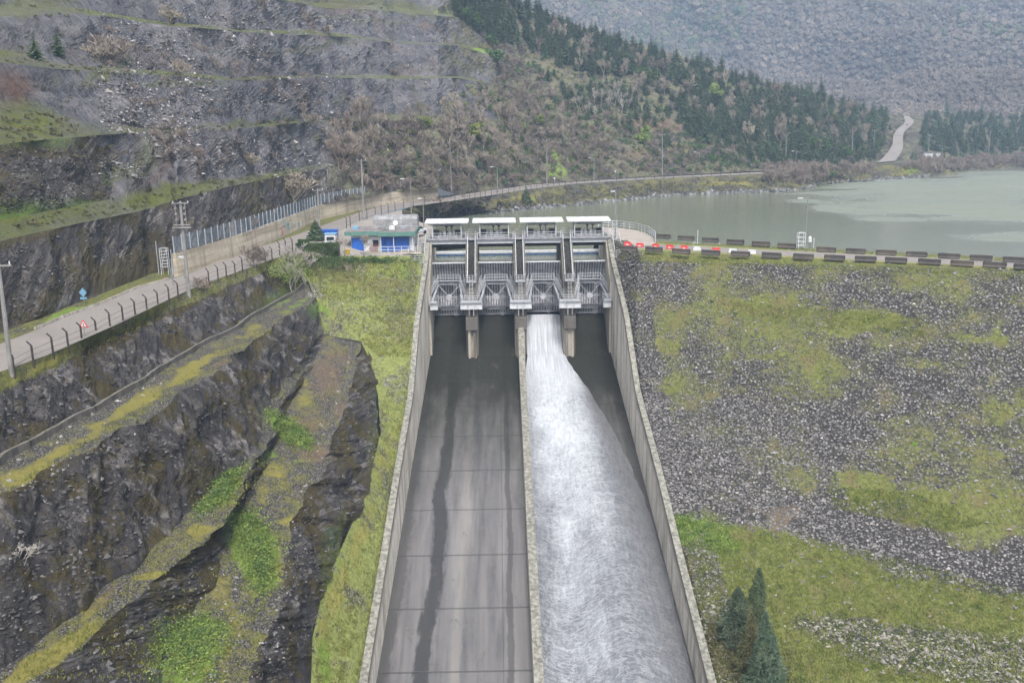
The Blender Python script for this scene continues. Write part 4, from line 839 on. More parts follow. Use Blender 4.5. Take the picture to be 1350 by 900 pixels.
TZ, TY, GR = -9.8, 142.2, 9.0
def gate(cx, lb, lift=0.0):
    r0 = empty('radial_gate', (cx, TY, TZ), lb, 'spillway gate', 'radial gates of the spillway'); hw = BW/2-.03
    a1, a0 = math.asin(5.9/GR), math.asin(-3.25/GR)+lift
    def A(a, r): return (r*math.cos(a), r*math.sin(a))
    N = 28; an = [a0+(a1-a0)*k/N for k in range(N+1)]
    m = MB(); m.extr([A(a, GR) for a in an]+[A(a, GR+.06) for a in reversed(an)], -hw, hw, 0); m.build('skin_plate', M['steel_dark'], r0)
    m = MB()
    for k in range(14):
        x = -hw+.10+(2*hw-.2)*k/13
        m.extr([A(a, GR-.02) for a in an]+[A(a, GR-.34) for a in reversed(an)], x-.11, x+.11, 0)
    m.build('stiffener_ribs', M['rib'], r0)
    m = MB(); y, z = A(a1, GR-.14); m.box((0, y, z+.06), (2*hw+.04, .55, .16)); m.build('top_cap', M['white'], r0)
    bu, bl = R_(17), R_(-13)+lift
    for q, wq, nm in ((bu, 1.9, 'upper_beam'), (bl, 1.85, 'lower_beam')):
        m = MB(); y, z = A(q, GR-.75)
        m.box((0, y, z), (2*hw-.1, .22, .5)); m.box((0, y-.25, z+.27), (2*hw-.1, .7, .06)); m.box((0, y-.25, z-.27), (2*hw-.1, .7, .06)); m.build(nm, M['steel'], r0)
    y1, z1 = A(bu, GR-1.05); y2, z2 = A(bl, GR-1.05)
    for s in (-1, 1):
        m = MB(); hub = (s*2.55, .1, 0)
        m.bar((s*2.5, .3, .1), (s*1.75, y1, z1), .34, .44); m.bar((s*2.5, .3, -.1), (s*1.7, y2, z2), .34, .44)
        m.bar((s*2.18, 3.6, 1.15), (s*2.12, 3.6, -.95), .18); m.bar((s*1.95, 5.8, 1.8), (s*1.9, 5.8, -1.45), .18); m.bar((s*2.18, 3.6, 1.15), (s*1.9, 5.8, -1.45), .14)
        m.build('gate_arm', M['steel'], r0)
        m = MB(); m.tube((s*2.35, 0, 0), (s*2.9, 0, 0), .38, n=14); m.build('trunnion_hub', M['steel_dark'], r0)
    m = MB(); yc_ = 6.6; zc = .15
    m.bar((-1.85, yc_, zc), (1.85, yc_, zc), .16); m.bar((0, yc_, zc), (-1.75, yc_+.4, z2+.1), .13); m.bar((0, yc_, zc), (1.75, yc_+.4, z2+.1), .13)
    m.bar((0, yc_, zc), (-1.8, yc_+.2, z1-.1), .13); m.bar((0, yc_, zc), (1.8, yc_+.2, z1-.1), .13)
    m.bar((-1.8, y1, z1), (1.8, y1, z1), .2, .3); m.bar((-1.72, y2, z2), (1.72, y2, z2), .24, .36)
    m.build('cross_bracing', M['steel'], r0)
    m = MB(); m.extr([(.55*math.cos(q*math.pi/3+.5), zc+.55*math.sin(q*math.pi/3+.5)) for q in range(6)], yc_-.14, yc_-.08, 1); m.build('gusset_plate', M['rib'], r0)
    # walkway on the upper beam and inclined side stairs down to the trunnion platforms
    m = MB(); zt = z1+.42; m.box((0, y1-.1, zt), (3.9, .8, .06)); m.rail([(-1.95, y1-.48, zt), (1.95, y1-.48, zt)], 1.0, 2, .65, .028); m.rail([(-1.95, y1+.28, zt), (1.95, y1+.28, zt)], 1.0, 2, 1.3, .025); m.build('walkway', M['rail'], r0)
    for s in (-1, 1):
        m = MB(); a = np.array((s*1.75, y1-.5, zt)); b = np.array((s*3.0, .2, 1.0))
        m.bar(a, b, .09, .2); m.bar(a+np.array([s*.65, .2, 0]), b+np.array([s*.45, .2, 0]), .09, .2)
        for k in range(15): p = a+(b-a)*(k+.5)/15; m.box(p+np.array([s*.3, .1, .02]), (.6, .22, .03))
        m.rail([a, b], .95, 2, 1.3, .03); m.rail([a+np.array([s*.65, .2, 0]), b+np.array([s*.45, .2, 0])], .95, 2, 1.3, .03)
        m.build('side_stair', M['rail'], r0)
    m = MB(); ay, az_ = A(R_(14), GR-1.4); by, bz = A(a0+.02, GR-1.0)
    for s in (-.2, .2): m.bar((1.0+s, ay, az_+.3), (1.0+s, by, bz-.4), .06)
    for k in range(17): t = k/16; m.bar((.8, ay+(by-ay)*t, az_+.3+(bz-.7-az_)*t), (1.2, ay+(by-ay)*t, az_+.3+(bz-.7-az_)*t), .04)
    for k in range(5):
        t = k/9; zz = az_+.3+(bz-.7-az_)*t; yy_ = ay+(by-ay)*t; P_ = [(1.0+.38*math.cos(q), yy_-.38*math.sin(q)-.05, zz) for q in np.linspace(0, math.pi, 7)]
        for p, q in zip(P_, P_[1:]): m.bar(p, q, .04)
    m.build('ladder', M['rail'], r0)
    m = MB(); y, z = A(a0+.015, GR-.25); m.box((0, y, z), (2*hw, .5, .3)); m.build('bottom_lip', M['steel_dark'], r0)
    return r0
gate(BX[0], 'grey ribbed radial gate above the dry leftmost bay, lower edge shut'); gate(BX[1], 'grey ribbed radial gate, second from the left, closed above the dark bay')
gate(BX[2], 'grey ribbed radial gate raised with white water pouring out beneath it', R_(2.2)); gate(BX[3], 'grey ribbed radial gate above the dry rightmost bay beside the right wall')

# trunnion platforms
tn = ['white boxed platform with railing on the first pier from the left', 'white boxed platform with railing on the central pier', 'white boxed platform with railing on the pier right of the water']
for x, lb in zip(PX, tn):
    r0 = wroot('trunnion_platform', (x, 141.2, -10.2), lb, 'platform', 'trunnion platforms on the piers')
    m = MB(); m.box((x, 141.0, -9.6), (3.45, .9, 1.1)); m.build('box_beam', M['white'], r0, bevel=.03)
    m = MB(); m.box((x, 141.0, -9.0), (3.5, 1.5, .07)); m.build('deck_plate', M['rail'], r0)
    m = MB(); z = -8.97; m.rail([(x-1.72, 141.7, z), (x-1.72, 140.3, z), (x+1.72, 140.3, z), (x+1.72, 141.7, z)], 1.05, 3, .7, .032); m.build('railing', M['rail'], r0)
    m = MB()
    for q in (-.35, .35): m.box((x+q, 140.9, -10.6), (.12, .5, 1.3))
    for q in (-.55, .55):
        for k in range(5): m.box((x+q, 140.52, -9.9+.16*k), (.28, .05, .03))
    m.build('bracket', M['steel'], r0)
for sx, lb in ((-1, 'half width white platform with railing fixed to the left side wall'), (1, 'half width white platform with railing fixed to the right side wall')):
    r0 = wroot('trunnion_platform', (sx*13.9, 141.2, -10.2), lb, 'platform')
    x = sx*13.65; m = MB(); m.box((x, 141.0, -9.6), (1.25, .9, 1.1)); m.build('box_beam', M['white'], r0, bevel=.03)
    m = MB(); m.box((x, 141.0, -9.0), (1.3, 1.5, .07)); m.build('deck_plate', M['rail'], r0)
    m = MB(); m.rail([(sx*13.03, 141.7, -8.97), (sx*13.03, 140.3, -8.97), (sx*14.25, 140.3, -8.97)], 1.05, 3, .6, .032); m.build('railing', M['rail'], r0)
# pier stairs
sn = ['open grated steel stair running down the first pier from the left', 'open grated steel stair running down the central pier', 'open grated steel stair running down the pier right of the water']
for x, lb in zip(PX, sn):
    r0 = wroot('pier_stair', (x, 143, -6), lb, 'stair', 'steel stairs down the piers'); a = np.array((x, 149.1, -.2)); b = np.array((x, 143.1, -6.0))
    m = MB()
    for k in range(22): p = a+(b-a)*(k+.5)/22; m.box(p, (1.05, .27, .05))
    m.build('treads', M['grate'], r0)
    m = MB()
    for s in (-.58, .58): m.bar(a+(s, 0, -.05), b+(s, 0, -.05), .07, .26)
    m.build('stringers', M['rail'], r0)
    for s in (-.62, .62):
        m = MB(); m.rail([a+(s, 0, 0), b+(s, 0, 0)], 1.0, 2, 1.2, .04); m.build('handrail', M['rail'], r0)
    m = MB(); m.box((x, 142.5, -6.05), (1.6, 1.3, .06)); m.rail([(x-.78, 143.1, -6.0), (x-.78, 141.9, -6.0), (x+.78, 141.9, -6.0), (x+.78, 143.1, -6.0)], 1.05, 3, .5, .03); m.build('landing', M['rail'], r0)
    m = MB()
    for s in (-.24, .24): m.bar((x+s, 141.8, -5.2), (x+s, 141.3, -9.0), .06)
    for k in range(11): t = k/10; m.bar((x-.24, 141.8-.5*t, -5.6-3.3*t), (x+.24, 141.8-.5*t, -5.6-3.3*t), .04)
    for k in range(4):
        t = .1+k/5; P_ = [(x+.38*math.cos(q), 141.75-.5*t-.4*math.sin(q), -5.3-3.3*t) for q in np.linspace(0, math.pi, 7)]
        for p, q in zip(P_, P_[1:]): m.bar(p, q, .04)
    m.build('caged_ladder', M['rail'], r0)

# hoist deck
r0 = wroot('hoist_deck', (0, 151, -1), 'long pale deck with railings spanning all four gates', 'bridge deck')
m = MB(); m.box((0, 150.9, -.09), (30.2, 4.4, .18)); m.build('deck_slab', M['tarp'], r0)
for x in BX:
    m = MB(); m.box((x, 149.2, -.5), (BW+.7, .3, .64)); m.box((x, 149.02, -.2), (BW+.8, .10, .08)); m.box((x, 149.02, -.8), (BW+.8, .10, .08))
    for k in range(8): m.box((x-2.9+k*.83, 149.04, -.5), (.05, .06, .56))
    m.build('front_girder', M['rail'], r0)
    m = MB(); m.box((x, 152.2, -1.0), (BW, .5, 1.5)); m.build('rear_girder', M['black'], r0)
m = MB(); m.rail([(-15, 152.9, 0), (15, 152.9, 0)], 1.1, 3, 1.1, .03); m.build('rear_railing', M['rail'], r0)
for x0, x1 in [(-15, -14.7)]+[(p-.95, p-.62) for p in PX]+[(p+.62, p+.95) for p in PX]+[(14.7, 15)]:
    m = MB(); m.rail([(x0, 148.8, 0), (x1, 148.8, 0)], 1.1, 3, .33, .03); m.build('front_railing', M['rail'], r0)
for x in BX:
    m = MB(); m.rail([(x-2.9, 148.8, 0), (x+2.9, 148.8, 0)], .95, 1, 1.45, .028); m.build('front_railing', M['rail'], r0)

# hoist sheds and machines
ordl = ['leftmost', 'second from the left', 'above the flowing water', 'rightmost']
def shed():
    r = empty('hoist_shed', (0, 0, 0), 'x', 'shed roof', 'hoist shelters on the gate deck')
    m = MB(); m.extr([(-2.1, 2.52), (2.1, 2.78), (2.1, 2.94), (-2.1, 2.68)], -3.55, 3.55, 0); m.build('roof', M['white'], r)
    for sx in (-2.35, 2.35):
        for sy in (-1.5, 1.6): m = MB(); m.box((sx, sy, 1.3), (.16, .16, 2.6)); m.build('post', M['rail'], r)
    m = MB(); m.box((0, 1.6, 1.98), (4.5, .1, .5)); m.build('back_panel', M['white'], r); m = MB(); m.box((0, -1.5, 2.46), (4.8, .12, .12)); m.build('crossbeam', M['white'], r)
    m = MB(); m.rail([(-2.35, -1.55, 0), (2.35, -1.55, 0)], .5, 1, .94, .03); m.build('kick_rail', M['rail'], r)
    return r
def hoist():
    r = empty('gate_hoist', (0, 0, 0), 'x', 'hoist machine', 'gate hoists under the shelters')
    m = MB(); m.box((0, 0, .12), (4.6, 1.5, .22)); m.build('base_frame', M['steel'], r)
    for s in (-1, 1):
        m = MB(); m.tube((s*1.35, 0, .85), (s*2.2, 0, .85), .42, n=14); m.tube((s*1.33, 0, .85), (s*1.38, 0, .85), .52, n=14); m.tube((s*2.17, 0, .85), (s*2.22, 0, .85), .52, n=14); m.build('cable_drum', M['black'], r)
        m = MB(); m.box((s*1.12, 0, .62), (.3, .9, .95)); m.build('gear_housing', M['steel'], r, bevel=.04)
        m = MB(); m.box((s*.45, 0, .65), (.42, .62, .75)); m.box((s*.45, -.33, .7), (.28, .04, .35)); m.build('gearbox', M['rail'], r, bevel=.04)
        m = MB(); m.tube((s*.45+.3, 0, 1.0), (s*.45+.3, 0, 1.75), .07, n=8); m.box((s*.45+.3, 0, 1.8), (.42, .3, .2)); m.build('position_indicator', M['black'], r)
    m = MB(); m.tube((-1.2, 0, .8), (1.2, 0, .8), .06, n=8); m.tube((-.22, .1, .78), (.22, .1, .78), .2, n=12); m.build('drive_shaft', M['black'], r)
    return r
sh0, ho0 = shed(), hoist()
for k, x in enumerate(BX):
    a = sh0 if k == 0 else copy_tree(sh0); b = ho0 if k == 0 else copy_tree(ho0)
    a.location = (x-.15, 151, 0); b.location = (x-.15, 151, 0)
    a['label'] = 'white flat roofed hoist shelter on the gate deck, '+ordl[k]; b['label'] = 'dark drum hoist machine under the shelter roof that is '+ordl[k]
# side stairs outside the walls
for sx, lb in ((-1, 'white railed stair outside the left abutment down to a grassy slope'), (1, 'white railed stair outside the right abutment beside the rockfill')):
    r0 = wroot('side_stair', (sx*16.3, 146, -4.0), lb, 'stair'); sy = 0; sz = .1 if sx < 0 else .5
    a = np.array((sx*15.9, 149.6+sy, -.3)); b = np.array((sx*15.9, 145.6+sy, -3.2+sz))
    m = MB()
    for k in range(13): p = a+(b-a)*(k+.5)/13; m.box(p, (1.1, .28, .05))
    m.build('treads', M['rail'], r0)
    for s in (-.58, .58): m = MB(); m.bar(a+(s, 0, -.05), b+(s, 0, -.05), .07, .24); m.rail([a+(s, 0, 0), b+(s, 0, 0)], 1.05, 3, .9, .035); m.build('handrail', M['rail'], r0)
    m = MB(); xo = sx*16.3; m.box((xo, 144.7+sy, -3.2+sz), (2.0, 1.8, .08)); m.rail([(xo+sx*1.0, 145.6+sy, -3.15+sz), (xo+sx*1.0, 143.8+sy, -3.15+sz), (xo-sx*1.0, 143.8+sy, -3.15+sz)], 1.1, 3, .6, .035); m.build('landing', M['rail'], r0)
    m = MB(); m.box((xo, 144.6+sy, -4.3+sz), (2.0, 1.5, 2.1)); m.build('concrete_plinth', M['conc_dark'], r0)
# floating boom
r0 = wroot('floating_boom', (0, 165, -5), 'long floating boom with white top and blue floats behind the gates', 'boom')
m = MB(); m.box((0, 165, -4.4), (44, .9, .4)); m.build('walkway', M['white'], r0)
m = MB()
for k in range(46): m.tube((-22+k*.96+.08, 165, -4.85), (-22+k*.96+.88, 165, -4.85), .42, n=10)
m.build('float', M['boom_blue'], r0)
# platform railing (curved) right of the gates
r0 = wroot('platform_railing', (22, 152, -.46), 'curved grey pipe railing round the pale gravel platform', 'railing')
m = MB(); pp = [np.array(p) for p in ptl[5:]]; pts = []
for k in range(len(pp)-1): pts += [pp[k]]
pts.append(pp[-1]); m.rail(pts, 1.25, 3, 1.6, .045); m.build('pipe_rail', M['rail'], r0)
r0 = wroot('curved_ladder_cage', (15.9, 150.5, -.5), 'white caged ladder hoop at the right end of the gate deck', 'ladder')
m = MB()
for k in range(5):
    P_ = [(15.9+.5*math.cos(q), 150.5-.5*math.sin(q), .2+k*.55) for q in np.linspace(0, 2*math.pi, 10)]
    for p, q in zip(P_, P_[1:]): m.bar(p, q, .06)
for q in np.linspace(0, 2*math.pi, 6)[:-1]: m.bar((15.9+.5*math.cos(q), 150.5-.5*math.sin(q), -.5), (15.9+.5*math.cos(q), 150.5-.5*math.sin(q), 2.5), .05)
m.build('hoops', M['rail'], r0)

# ================================================================ ROADSIDE
# retaining wall with fence on top
TW = rs([(231,334,2.6),(270,323.5,2.6),(324,307,2.6),(360,294,2.6),(423,270,2.6),(489,257,2.6),(533,251,2.6),(577,247.5,2.6)], 44)
m = MB()
for k in range(len(TW)-1):
    a, b = TW[k], TW[k+1]; t = (b-a)/np.linalg.norm(b-a); nn = np.array([t[1], -t[0], 0])*-1
    if nn @ (a-CAM) < 0: nn = -nn
    P8 = []
    for p in (a, b): P8 += [p-nn*.12+np.array([0, 0, -3.1]), p+np.array([0, 0, 0]), p+nn*.45, p+nn*.45+np.array([0, 0, -3.1])]
    m.add(P8, [(0,1,5,4),(1,2,6,5),(2,3,7,6),(3,0,4,7)]+([(0,3,2,1)] if k == 0 else [])+([(4,5,6,7)] if k == len(TW)-2 else []))
vw = TW.copy(); vw[:, 2] = -.33; vw[:, 0] -= .1; rfw = rs([(222,368.4,-.31),(250,360.4,-.31),(324,331.4,-.31),(360,320.4,-.31),(418,300.4,-.31),(456,286.4,-.31),(504,270.4,-.31),(530,265.4,-.31),(582,259.4,-.31)], len(vw)); strip('verge', vw, rfw, 5, 'verge', .04, 0, 0, 196)
tag(m.build('retaining_wall', M['retain'], None, tuple(TW[0]-np.array([0, 0, 3]))), 'long stained beige retaining wall with horizontal casting lines along the road', 'retaining wall')
r0 = wroot('wall_fence', tuple(TW[0]), 'grey post and mesh fence standing on top of the beige retaining wall', 'fence')
seg = np.concatenate([[0], np.cumsum(np.linalg.norm(np.diff(TW, axis=0), axis=1))]); npost = 60
for q in np.linspace(0, seg[-1], npost):
    p = np.array([np.interp(q, seg, TW[:, k]) for k in range(3)])+np.array([-.15, .1, 0]); m = MB(); m.bar(p, p+np.array([0, 0, 2.2]), .13); m.build('post', M['fpost'], r0)
m = MB(); off = np.array([-.15, .15, 0]); V = np.concatenate([TW+off, TW+off+np.array([0, 0, 2.1])]); n = len(TW); m.add(V, [(k, k+1, n+k+1, n+k) for k in range(n-1)]); m.build('mesh_panel', M['net'], r0)
# angled posts along the near edge of the road
bases = [(20,498),(45,484),(71,472.5),(91,464.5),(109,456),(128,448),(146,437),(163,428),(179,421),(194.5,415),(209,408),(223.5,400.5),(235.5,395),(249,389.5),(276,377),(288,372),(299,368.5),(310.5,366),(320,359),(350,347),(359,345),(369,337.5),(377,333.5),(386,332)]
r0 = wroot('roadside_fence', tuple(hit(20, 498)), 'row of dark angled fence posts with sagging wire along the road edge', 'fence')
pb_ = [hit(*b) for b in bases]
for b in pb_:
    m = MB(); t = b+np.array([0, 0, 1.85]); m.bar(b-np.array([0, 0, .1]), t, .13); m.bar(t, t+np.array([-.28, -.12, .38]), .11); m.build('post', M['post'], r0)
m = MB()
for a, b in zip(pb_, pb_[1:]):
    for h in (.5, 1.0, 1.5): m.bar(a+(0, 0, h), b+(0, 0, h), .022)
m.build('wires', M['post'], r0)
b2 = [(457,301),(462,299),(474,291),(484,288.5),(495,286),(503,283),(512,281),(521,278.5),(532,274),(545,272),(560,269.5),(580,268),(600,264)]
r0 = wroot('lakeside_fence', tuple(at(462, 299, z=-.3)), 'thin dark post fence curving past the building towards the lake', 'fence')
pb2 = [at(x, y+.5, z=-.34) for x, y in b2]
for b in pb2: m = MB(); m.bar(b, b+np.array([0, 0, 2.0]), .12); m.bar(b+np.array([0, 0, 2.0]), b+np.array([-.3, -.1, 2.35]), .1); m.build('post', M['post'], r0)
m = MB()
for a, b in zip(pb2, pb2[1:]):
    for h in (.6, 1.2, 1.9): m.bar(a+(0, 0, h), b+(0, 0, h), .03)
m.build('wires', M['post'], r0)
pts = [at(x, y, z=-.34) for x, y in [(612,262.5),(640,258.6),(670,254),(700,249.3),(730,245.6),(760,242.2),(800,239.5),(850,236.6),(900,234),(950,231.6),(1000,229.4)]]
r0 = wroot('guard_fence', tuple(pts[0]), 'low wire guard fence on the lake side of the distant road', 'fence'); ms = MB(); 
for a, b in zip(pts, pts[1:]):
    for k in range(4): p = a+(b-a)*k/4; m = MB(); m.bar(p, p+np.array([0, 0, 1.6]), .12); m.build('post', M['post'], r0)
    for h in (.7, 1.4): ms.bar(a+(0, 0, h), b+(0, 0, h), .05)
ms.build('wires', M['post'], r0)

def top_h(base, px, py):
    D = ray(px, py); s = (base[1]-CAM[1])/D[1]; return CAM[2]+D[2]*s-base[2]
POLE = []
def pole(tx, ty, bx, by, label, kind='cross', z=None, r=.17):
    b = hit(bx, by) if z is None else at(bx, by, z=z); h = top_h(b, tx, ty); D = ray(tx, ty); s = (b[1]-CAM[1])/D[1]; top = CAM+D*s; lean = top-b; lean = np.array([lean[0]*.5, 0, h])
    r0 = empty('power_pole', tuple(b), label, 'power pole', 'power poles along the road')
    m = MB(); m.tube((0, 0, -.3), lean, r*1.25, r*.75, n=8); m.build('shaft', M['pole'], r0)
    m = MB(); 
    if kind == 'trafo':
        for zz, w_ in ((h-.15, 1.9), (h-2.6, 1.9)): m.bar(lean*(zz/h)+(-w_/2, -.2, 0), lean*(zz/h)+(w_/2, -.2, 0), .12)
        for k in range(3):
            for j in range(2): m.bar(lean*((h-.7-.65*k)/h)+(-.5+j*1.0-.12, -.3, 0), lean*((h-.7-.65*k)/h)+(-.5+j*1.0+.12, -.3, 0), .22)
        for s_ in (-.55, .55): m.bar(lean*((h-.1)/h)+(s_, -.2, 0), lean*((h-2.5)/h)+(s_, -.2, 0), .07)
        m.box(lean*((h-2.9)/h)+(0, -.2, 0), (2.1, .5, .12))
    else: m.bar(lean+(-1.0, 0, -.25), lean+(1.0, 0, -.25), .12)
    m.build('crossarm', M['pole'], r0)
    for s_ in (-.85, 0, .85): m = MB(); m.tube(lean+(s_, 0, -.2), lean+(s_, 0, .1), .07, .05, n=6); m.build('insulator', M['white'], r0)
    POLE.append(np.array(b)+lean)
pole(1.5,346,15,492,'tall slim concrete pole with crossarm at the left edge of the photo')
pole(238,266,249,389.5,'tall concrete pole carrying a cluster of switches beside the retaining wall end','trafo', r=.2)
pole(419,249,421.5,306,'concrete pole with a short crossarm in front of the retaining wall', z=-.3)
pole(477,210,479.5,290,'slim concrete pole with thin T arm behind the blue door building', z=-.33, r=.2)
pole(593,200,595,251,'slim concrete pole among the brown bushes left of the lake road')
pole(720,184,721,244,'slim concrete pole at the first bend of the lake road')
pole(872,177,873,233,'slim concrete pole in front of the terraced bank with white rocks')
pole(1035,178,1036,214,'distant pole above the small dark conifers at the road end')
pole(1123,172,1123,211,'distant pole left of the pair below the rising road'); pole(1152,172,1151,206,'distant pole right of the pair just left of the rising road')
pole(1225,178,1223,209,'distant pole beside the small white hut'); pole(1305,173,1303,205,'distant pole in front of the right hand conifer wood')
m = MB()
for a, b in zip(POLE, POLE[1:]):
    L = np.linalg.norm(b-a)
    if L > 160: continue
    for s_ in (-.85, 0, .85):
        P_ = [a+(b-a)*t+np.array([s_, 0, .1-L*.10*t*(1-t)]) for t in np.linspace(0, 1, 13)]
        for p, q in zip(P_, P_[1:]): m.bar(p, q, .022 if L < 80 else .03)
tag(m.build('power_line', M['black'], None, tuple(POLE[0])), 'thin sagging power line strung from pole to pole along the road', 'power line')

def lamp(tx, ty, bx, by, label, z=None, side=-1, head=1.3, r=.07):
    b = hit(bx, by) if z is None else at(bx, by, z=z); h = top_h(b, tx, ty)
    r0 = empty('street_lamp', tuple(b), label, 'street lamp', 'street lamps along the roads')
    m = MB(); m.tube((0, 0, -.2), (0, 0, h), r*1.5, r, n=8); m.build('mast', M['lampm'], r0)
    m = MB(); m.tube((0, 0, h), (side*head, -.1, h+.22), r*.8, n=6); m.build('arm', M['lampm'], r0)
    m = MB(); m.box((side*(head+.25), -.1, h+.22), (.75, .3, .16)); m.build('lamp_head', M['white'], r0)
lamp(542,237,543,293,'tall grey street lamp rising behind the blue door building', z=-.5); lamp(558,263,559,304,'short lamp mast with a pale head at the left end of the gate deck', z=-.5, head=.3)
lamp(656,221,656,254,'grey lamp on the lake road just right of the brown bushes', z=-.3, r=.1); lamp(783,209,783,238.5,'grey lamp on the middle stretch of the lake road', z=-.3, r=.11); lamp(921,201,921,229.5,'grey lamp near the far end of the straight lake road', z=-.3, r=.12)
lamp(809.5,254,811,314,'thin lamp mast with white head beside the right end of the deck', z=-.5, head=.25); lamp(1062.5,263,1061,325,'dark lamp post on the dam crest road next to the white frame', z=-.5, head=.9)
lamp(1050,200,1049,216,'small distant lamp at the far road junction', r=.12); lamp(1242,193,1241,210,'small distant lamp by the white hut at the far shore', r=.12)
lamp(227.5,341,228.5,376,'short thin mast with a side arm at the end of the retaining wall', z=-.3, side=1, head=1.2, r=.05)
for px_, py0, py1, lb in ((811, 227, 236, 'small white topped marker post on the lake road'), (731, 236, 242, 'tiny white marker post beside the lake road bend')):
    b = at(px_, py1, z=-.3); r0 = empty('marker_post', tuple(b), lb, 'marker post'); h = top_h(b, px_, py0)
    m = MB(); m.tube((0, 0, 0), (0, 0, h), .12, n=8); m.build('stem', M['lampm'], r0); m = MB(); m.box((0, 0, h+.2), (.5, .3, .5)); m.build('cap', M['white'], r0)

# barriers on the dam road
def barrier(nm='concrete_barrier'):
    m = MB(); m.extr([(-.30, 0), (.30, 0), (.30, .12), (.15, .34), (.11, .76), (-.11, .76), (-.15, .34), (-.30, .12)], -1.3, 1.3, 0)
    m.box((-1.34, 0, .45), (.08, .12, .5)); m.box((1.34, 0, .45), (.08, .12, .5))
    return m
on = ['first', 'second', 'third', 'fourth', 'fifth', 'sixth', 'seventh', 'eighth', 'ninth', 'tenth', 'eleventh', 'twelfth', 'thirteenth', 'fourteenth', 'fifteenth', 'sixteenth']
angz = math.atan2(ed[1], ed[0])
me0 = barrier().build('concrete_barrier', M['conc_barrier'], bevel=.02)
fx = [829,862,898,937,976,1017,1059,1100,1141,1181,1225,1268,1311,1352]
first = True
for k, x in enumerate(fx):
    yb = np.interp(x, [824, 862, 898, 976, 1059, 1141, 1225, 1311, 1352], [331, 332, 334.6, 338, 341.5, 344.8, 348.6, 352.8, 355.5])
    p = at(x, yb, z=-.53); o = me0 if first else me0.copy()
    if not first: COL.objects.link(o)
    first = False; o.location = p; o.rotation_euler = (random.uniform(-.02, .02), 0, angz+random.uniform(-.07, .07))
    tag(o, f'dark concrete barrier, {on[k]} from the gates in the front row above the rocks', 'barrier', 'barriers on the front edge of the dam road')
rx = [873.5,904.5,936.5,969.5,1003,1037,1089,1128,1168,1208.5,1251,1293,1337,1380]
for k, x in enumerate(rx):
    yb = np.interp(x, [873, 1003, 1037, 1088, 1208, 1337, 1380], [314.5, 324.5, 327, 332.2, 338.5, 346, 348.5])
    p = at(x, yb, z=-.5); o = me0.copy(); COL.objects.link(o); o.location = p; o.rotation_euler = (0, 0, angz+random.uniform(-.05, .05))
    tag(o, f'weathered concrete barrier, {on[k]} from the platform in the rear row by the lake', 'barrier', 'barriers on the lake edge of the dam road')
def plastic(col):
    m = MB(); m.extr([(-.25, 0), (.25, 0), (.22, .2), (.09, .35), (.08, .62), (-.08, .62), (-.09, .35), (-.22, .2)], -.55, .55, 0); return m.build('plastic_barrier', M[col], bevel=.03)
pr_ = plastic('red'); pw_ = plastic('white'); fr = {'red': 1, 'white': 1}
rl = ['red plastic barrier nearest the gates', 'red plastic barrier, second from the gates', 'red plastic barrier, third from the gates, with a white stripe', 'red plastic barrier between the second and third front concrete blocks', 'red plastic barrier behind the third front concrete block', 'lone red plastic barrier behind the fourth front concrete block']
for k, (x, y, c) in enumerate([(827.5,324,'red'),(843.5,325.6,'red'),(864.5,326.8,'red'),(883,328,'red'),(902,329,'red'),(944,332,'red')]):
    src = pr_; o = src if fr[c] else src.copy()
    if not fr[c]: COL.objects.link(o)
    fr[c] = 0; o.location = at(x, y, z=-.48); o.rotation_euler = (0, 0, angz+random.uniform(-.15, .15)); tag(o, rl[k], 'barrier', 'plastic barriers on the dam road')
    s_ = MB(); s_.box((0, -.235, .22), (.36, .03, .2)); s_.build('white_stripe', M['white'], o)
wl_ = ['pale plastic block right of the red barriers', 'long pale plastic block behind the fifth front barrier', 'pale plastic block right of the fifth front barrier']
for k, (x, y) in enumerate([(919,330.5),(966,333.5),(991,335)]):
    o = pw_ if k == 0 else pw_.copy()
    if k: COL.objects.link(o)
    o.location = at(x, y, z=-.48); o.rotation_euler = (0, 0, angz); tag(o, wl_[k], 'barrier')
# white frame and instrument boxes by the lamp on the crest
b = at(1055.5, 327, z=-.5); r0 = empty('lattice_stand', tuple(b), 'white open metal frame standing on the dam crest beside the lamp', 'metal frame')
m = MB()
for sx in (-.5, .5):
    for sy in (-.4, .4): m.bar((sx, sy, 0), (sx, sy, 2.3), .08)
for z in (.4, 1.0, 1.6, 2.3):
    for s_ in (-1, 1): m.bar((-.5, s_*.4, z), (.5, s_*.4, z), .06); m.bar((s_*.5, -.4, z), (s_*.5, .4, z), .06)
m.bar((-.5, -.4, .4), (.5, -.4, 1.0), .05); m.build('lattice', M['white'], r0)
b = at(1067, 326, z=-.5); r0 = empty('instrument_box', tuple(b), 'small white round topped instrument box on a post near the lake edge', 'instrument box')
m = MB(); m.bar((0, 0, 0), (0, 0, .9), .1); m.build('post', M['lampm'], r0); m = MB(); m.tube((0, 0, .8), (0, 0, 1.45), .28, n=12); m.tube((0, 0, 1.45), (0, 0, 1.7), .28, .05, n=12); m.build('housing', M['white'], r0)
b = at(1072.5, 327, z=-.5); r0 = empty('marker_post', tuple(b), 'slim white pole right of the instrument box on the crest', 'marker post'); m = MB(); m.tube((0, 0, 0), (0, 0, 1.5), .06, n=8); m.build('stem', M['white'], r0)
for px_, lb in ((919.5, 'thin white gauge pole standing at the water edge'),):
    b = at(px_, 322, z=-.6); r0 = empty('gauge_pole', tuple(b), lb, 'gauge pole'); m = MB(); m.tube((0, 0, 0), (0, 0, 2.2), .05, n=8); m.build('stem', M['white'], r0)

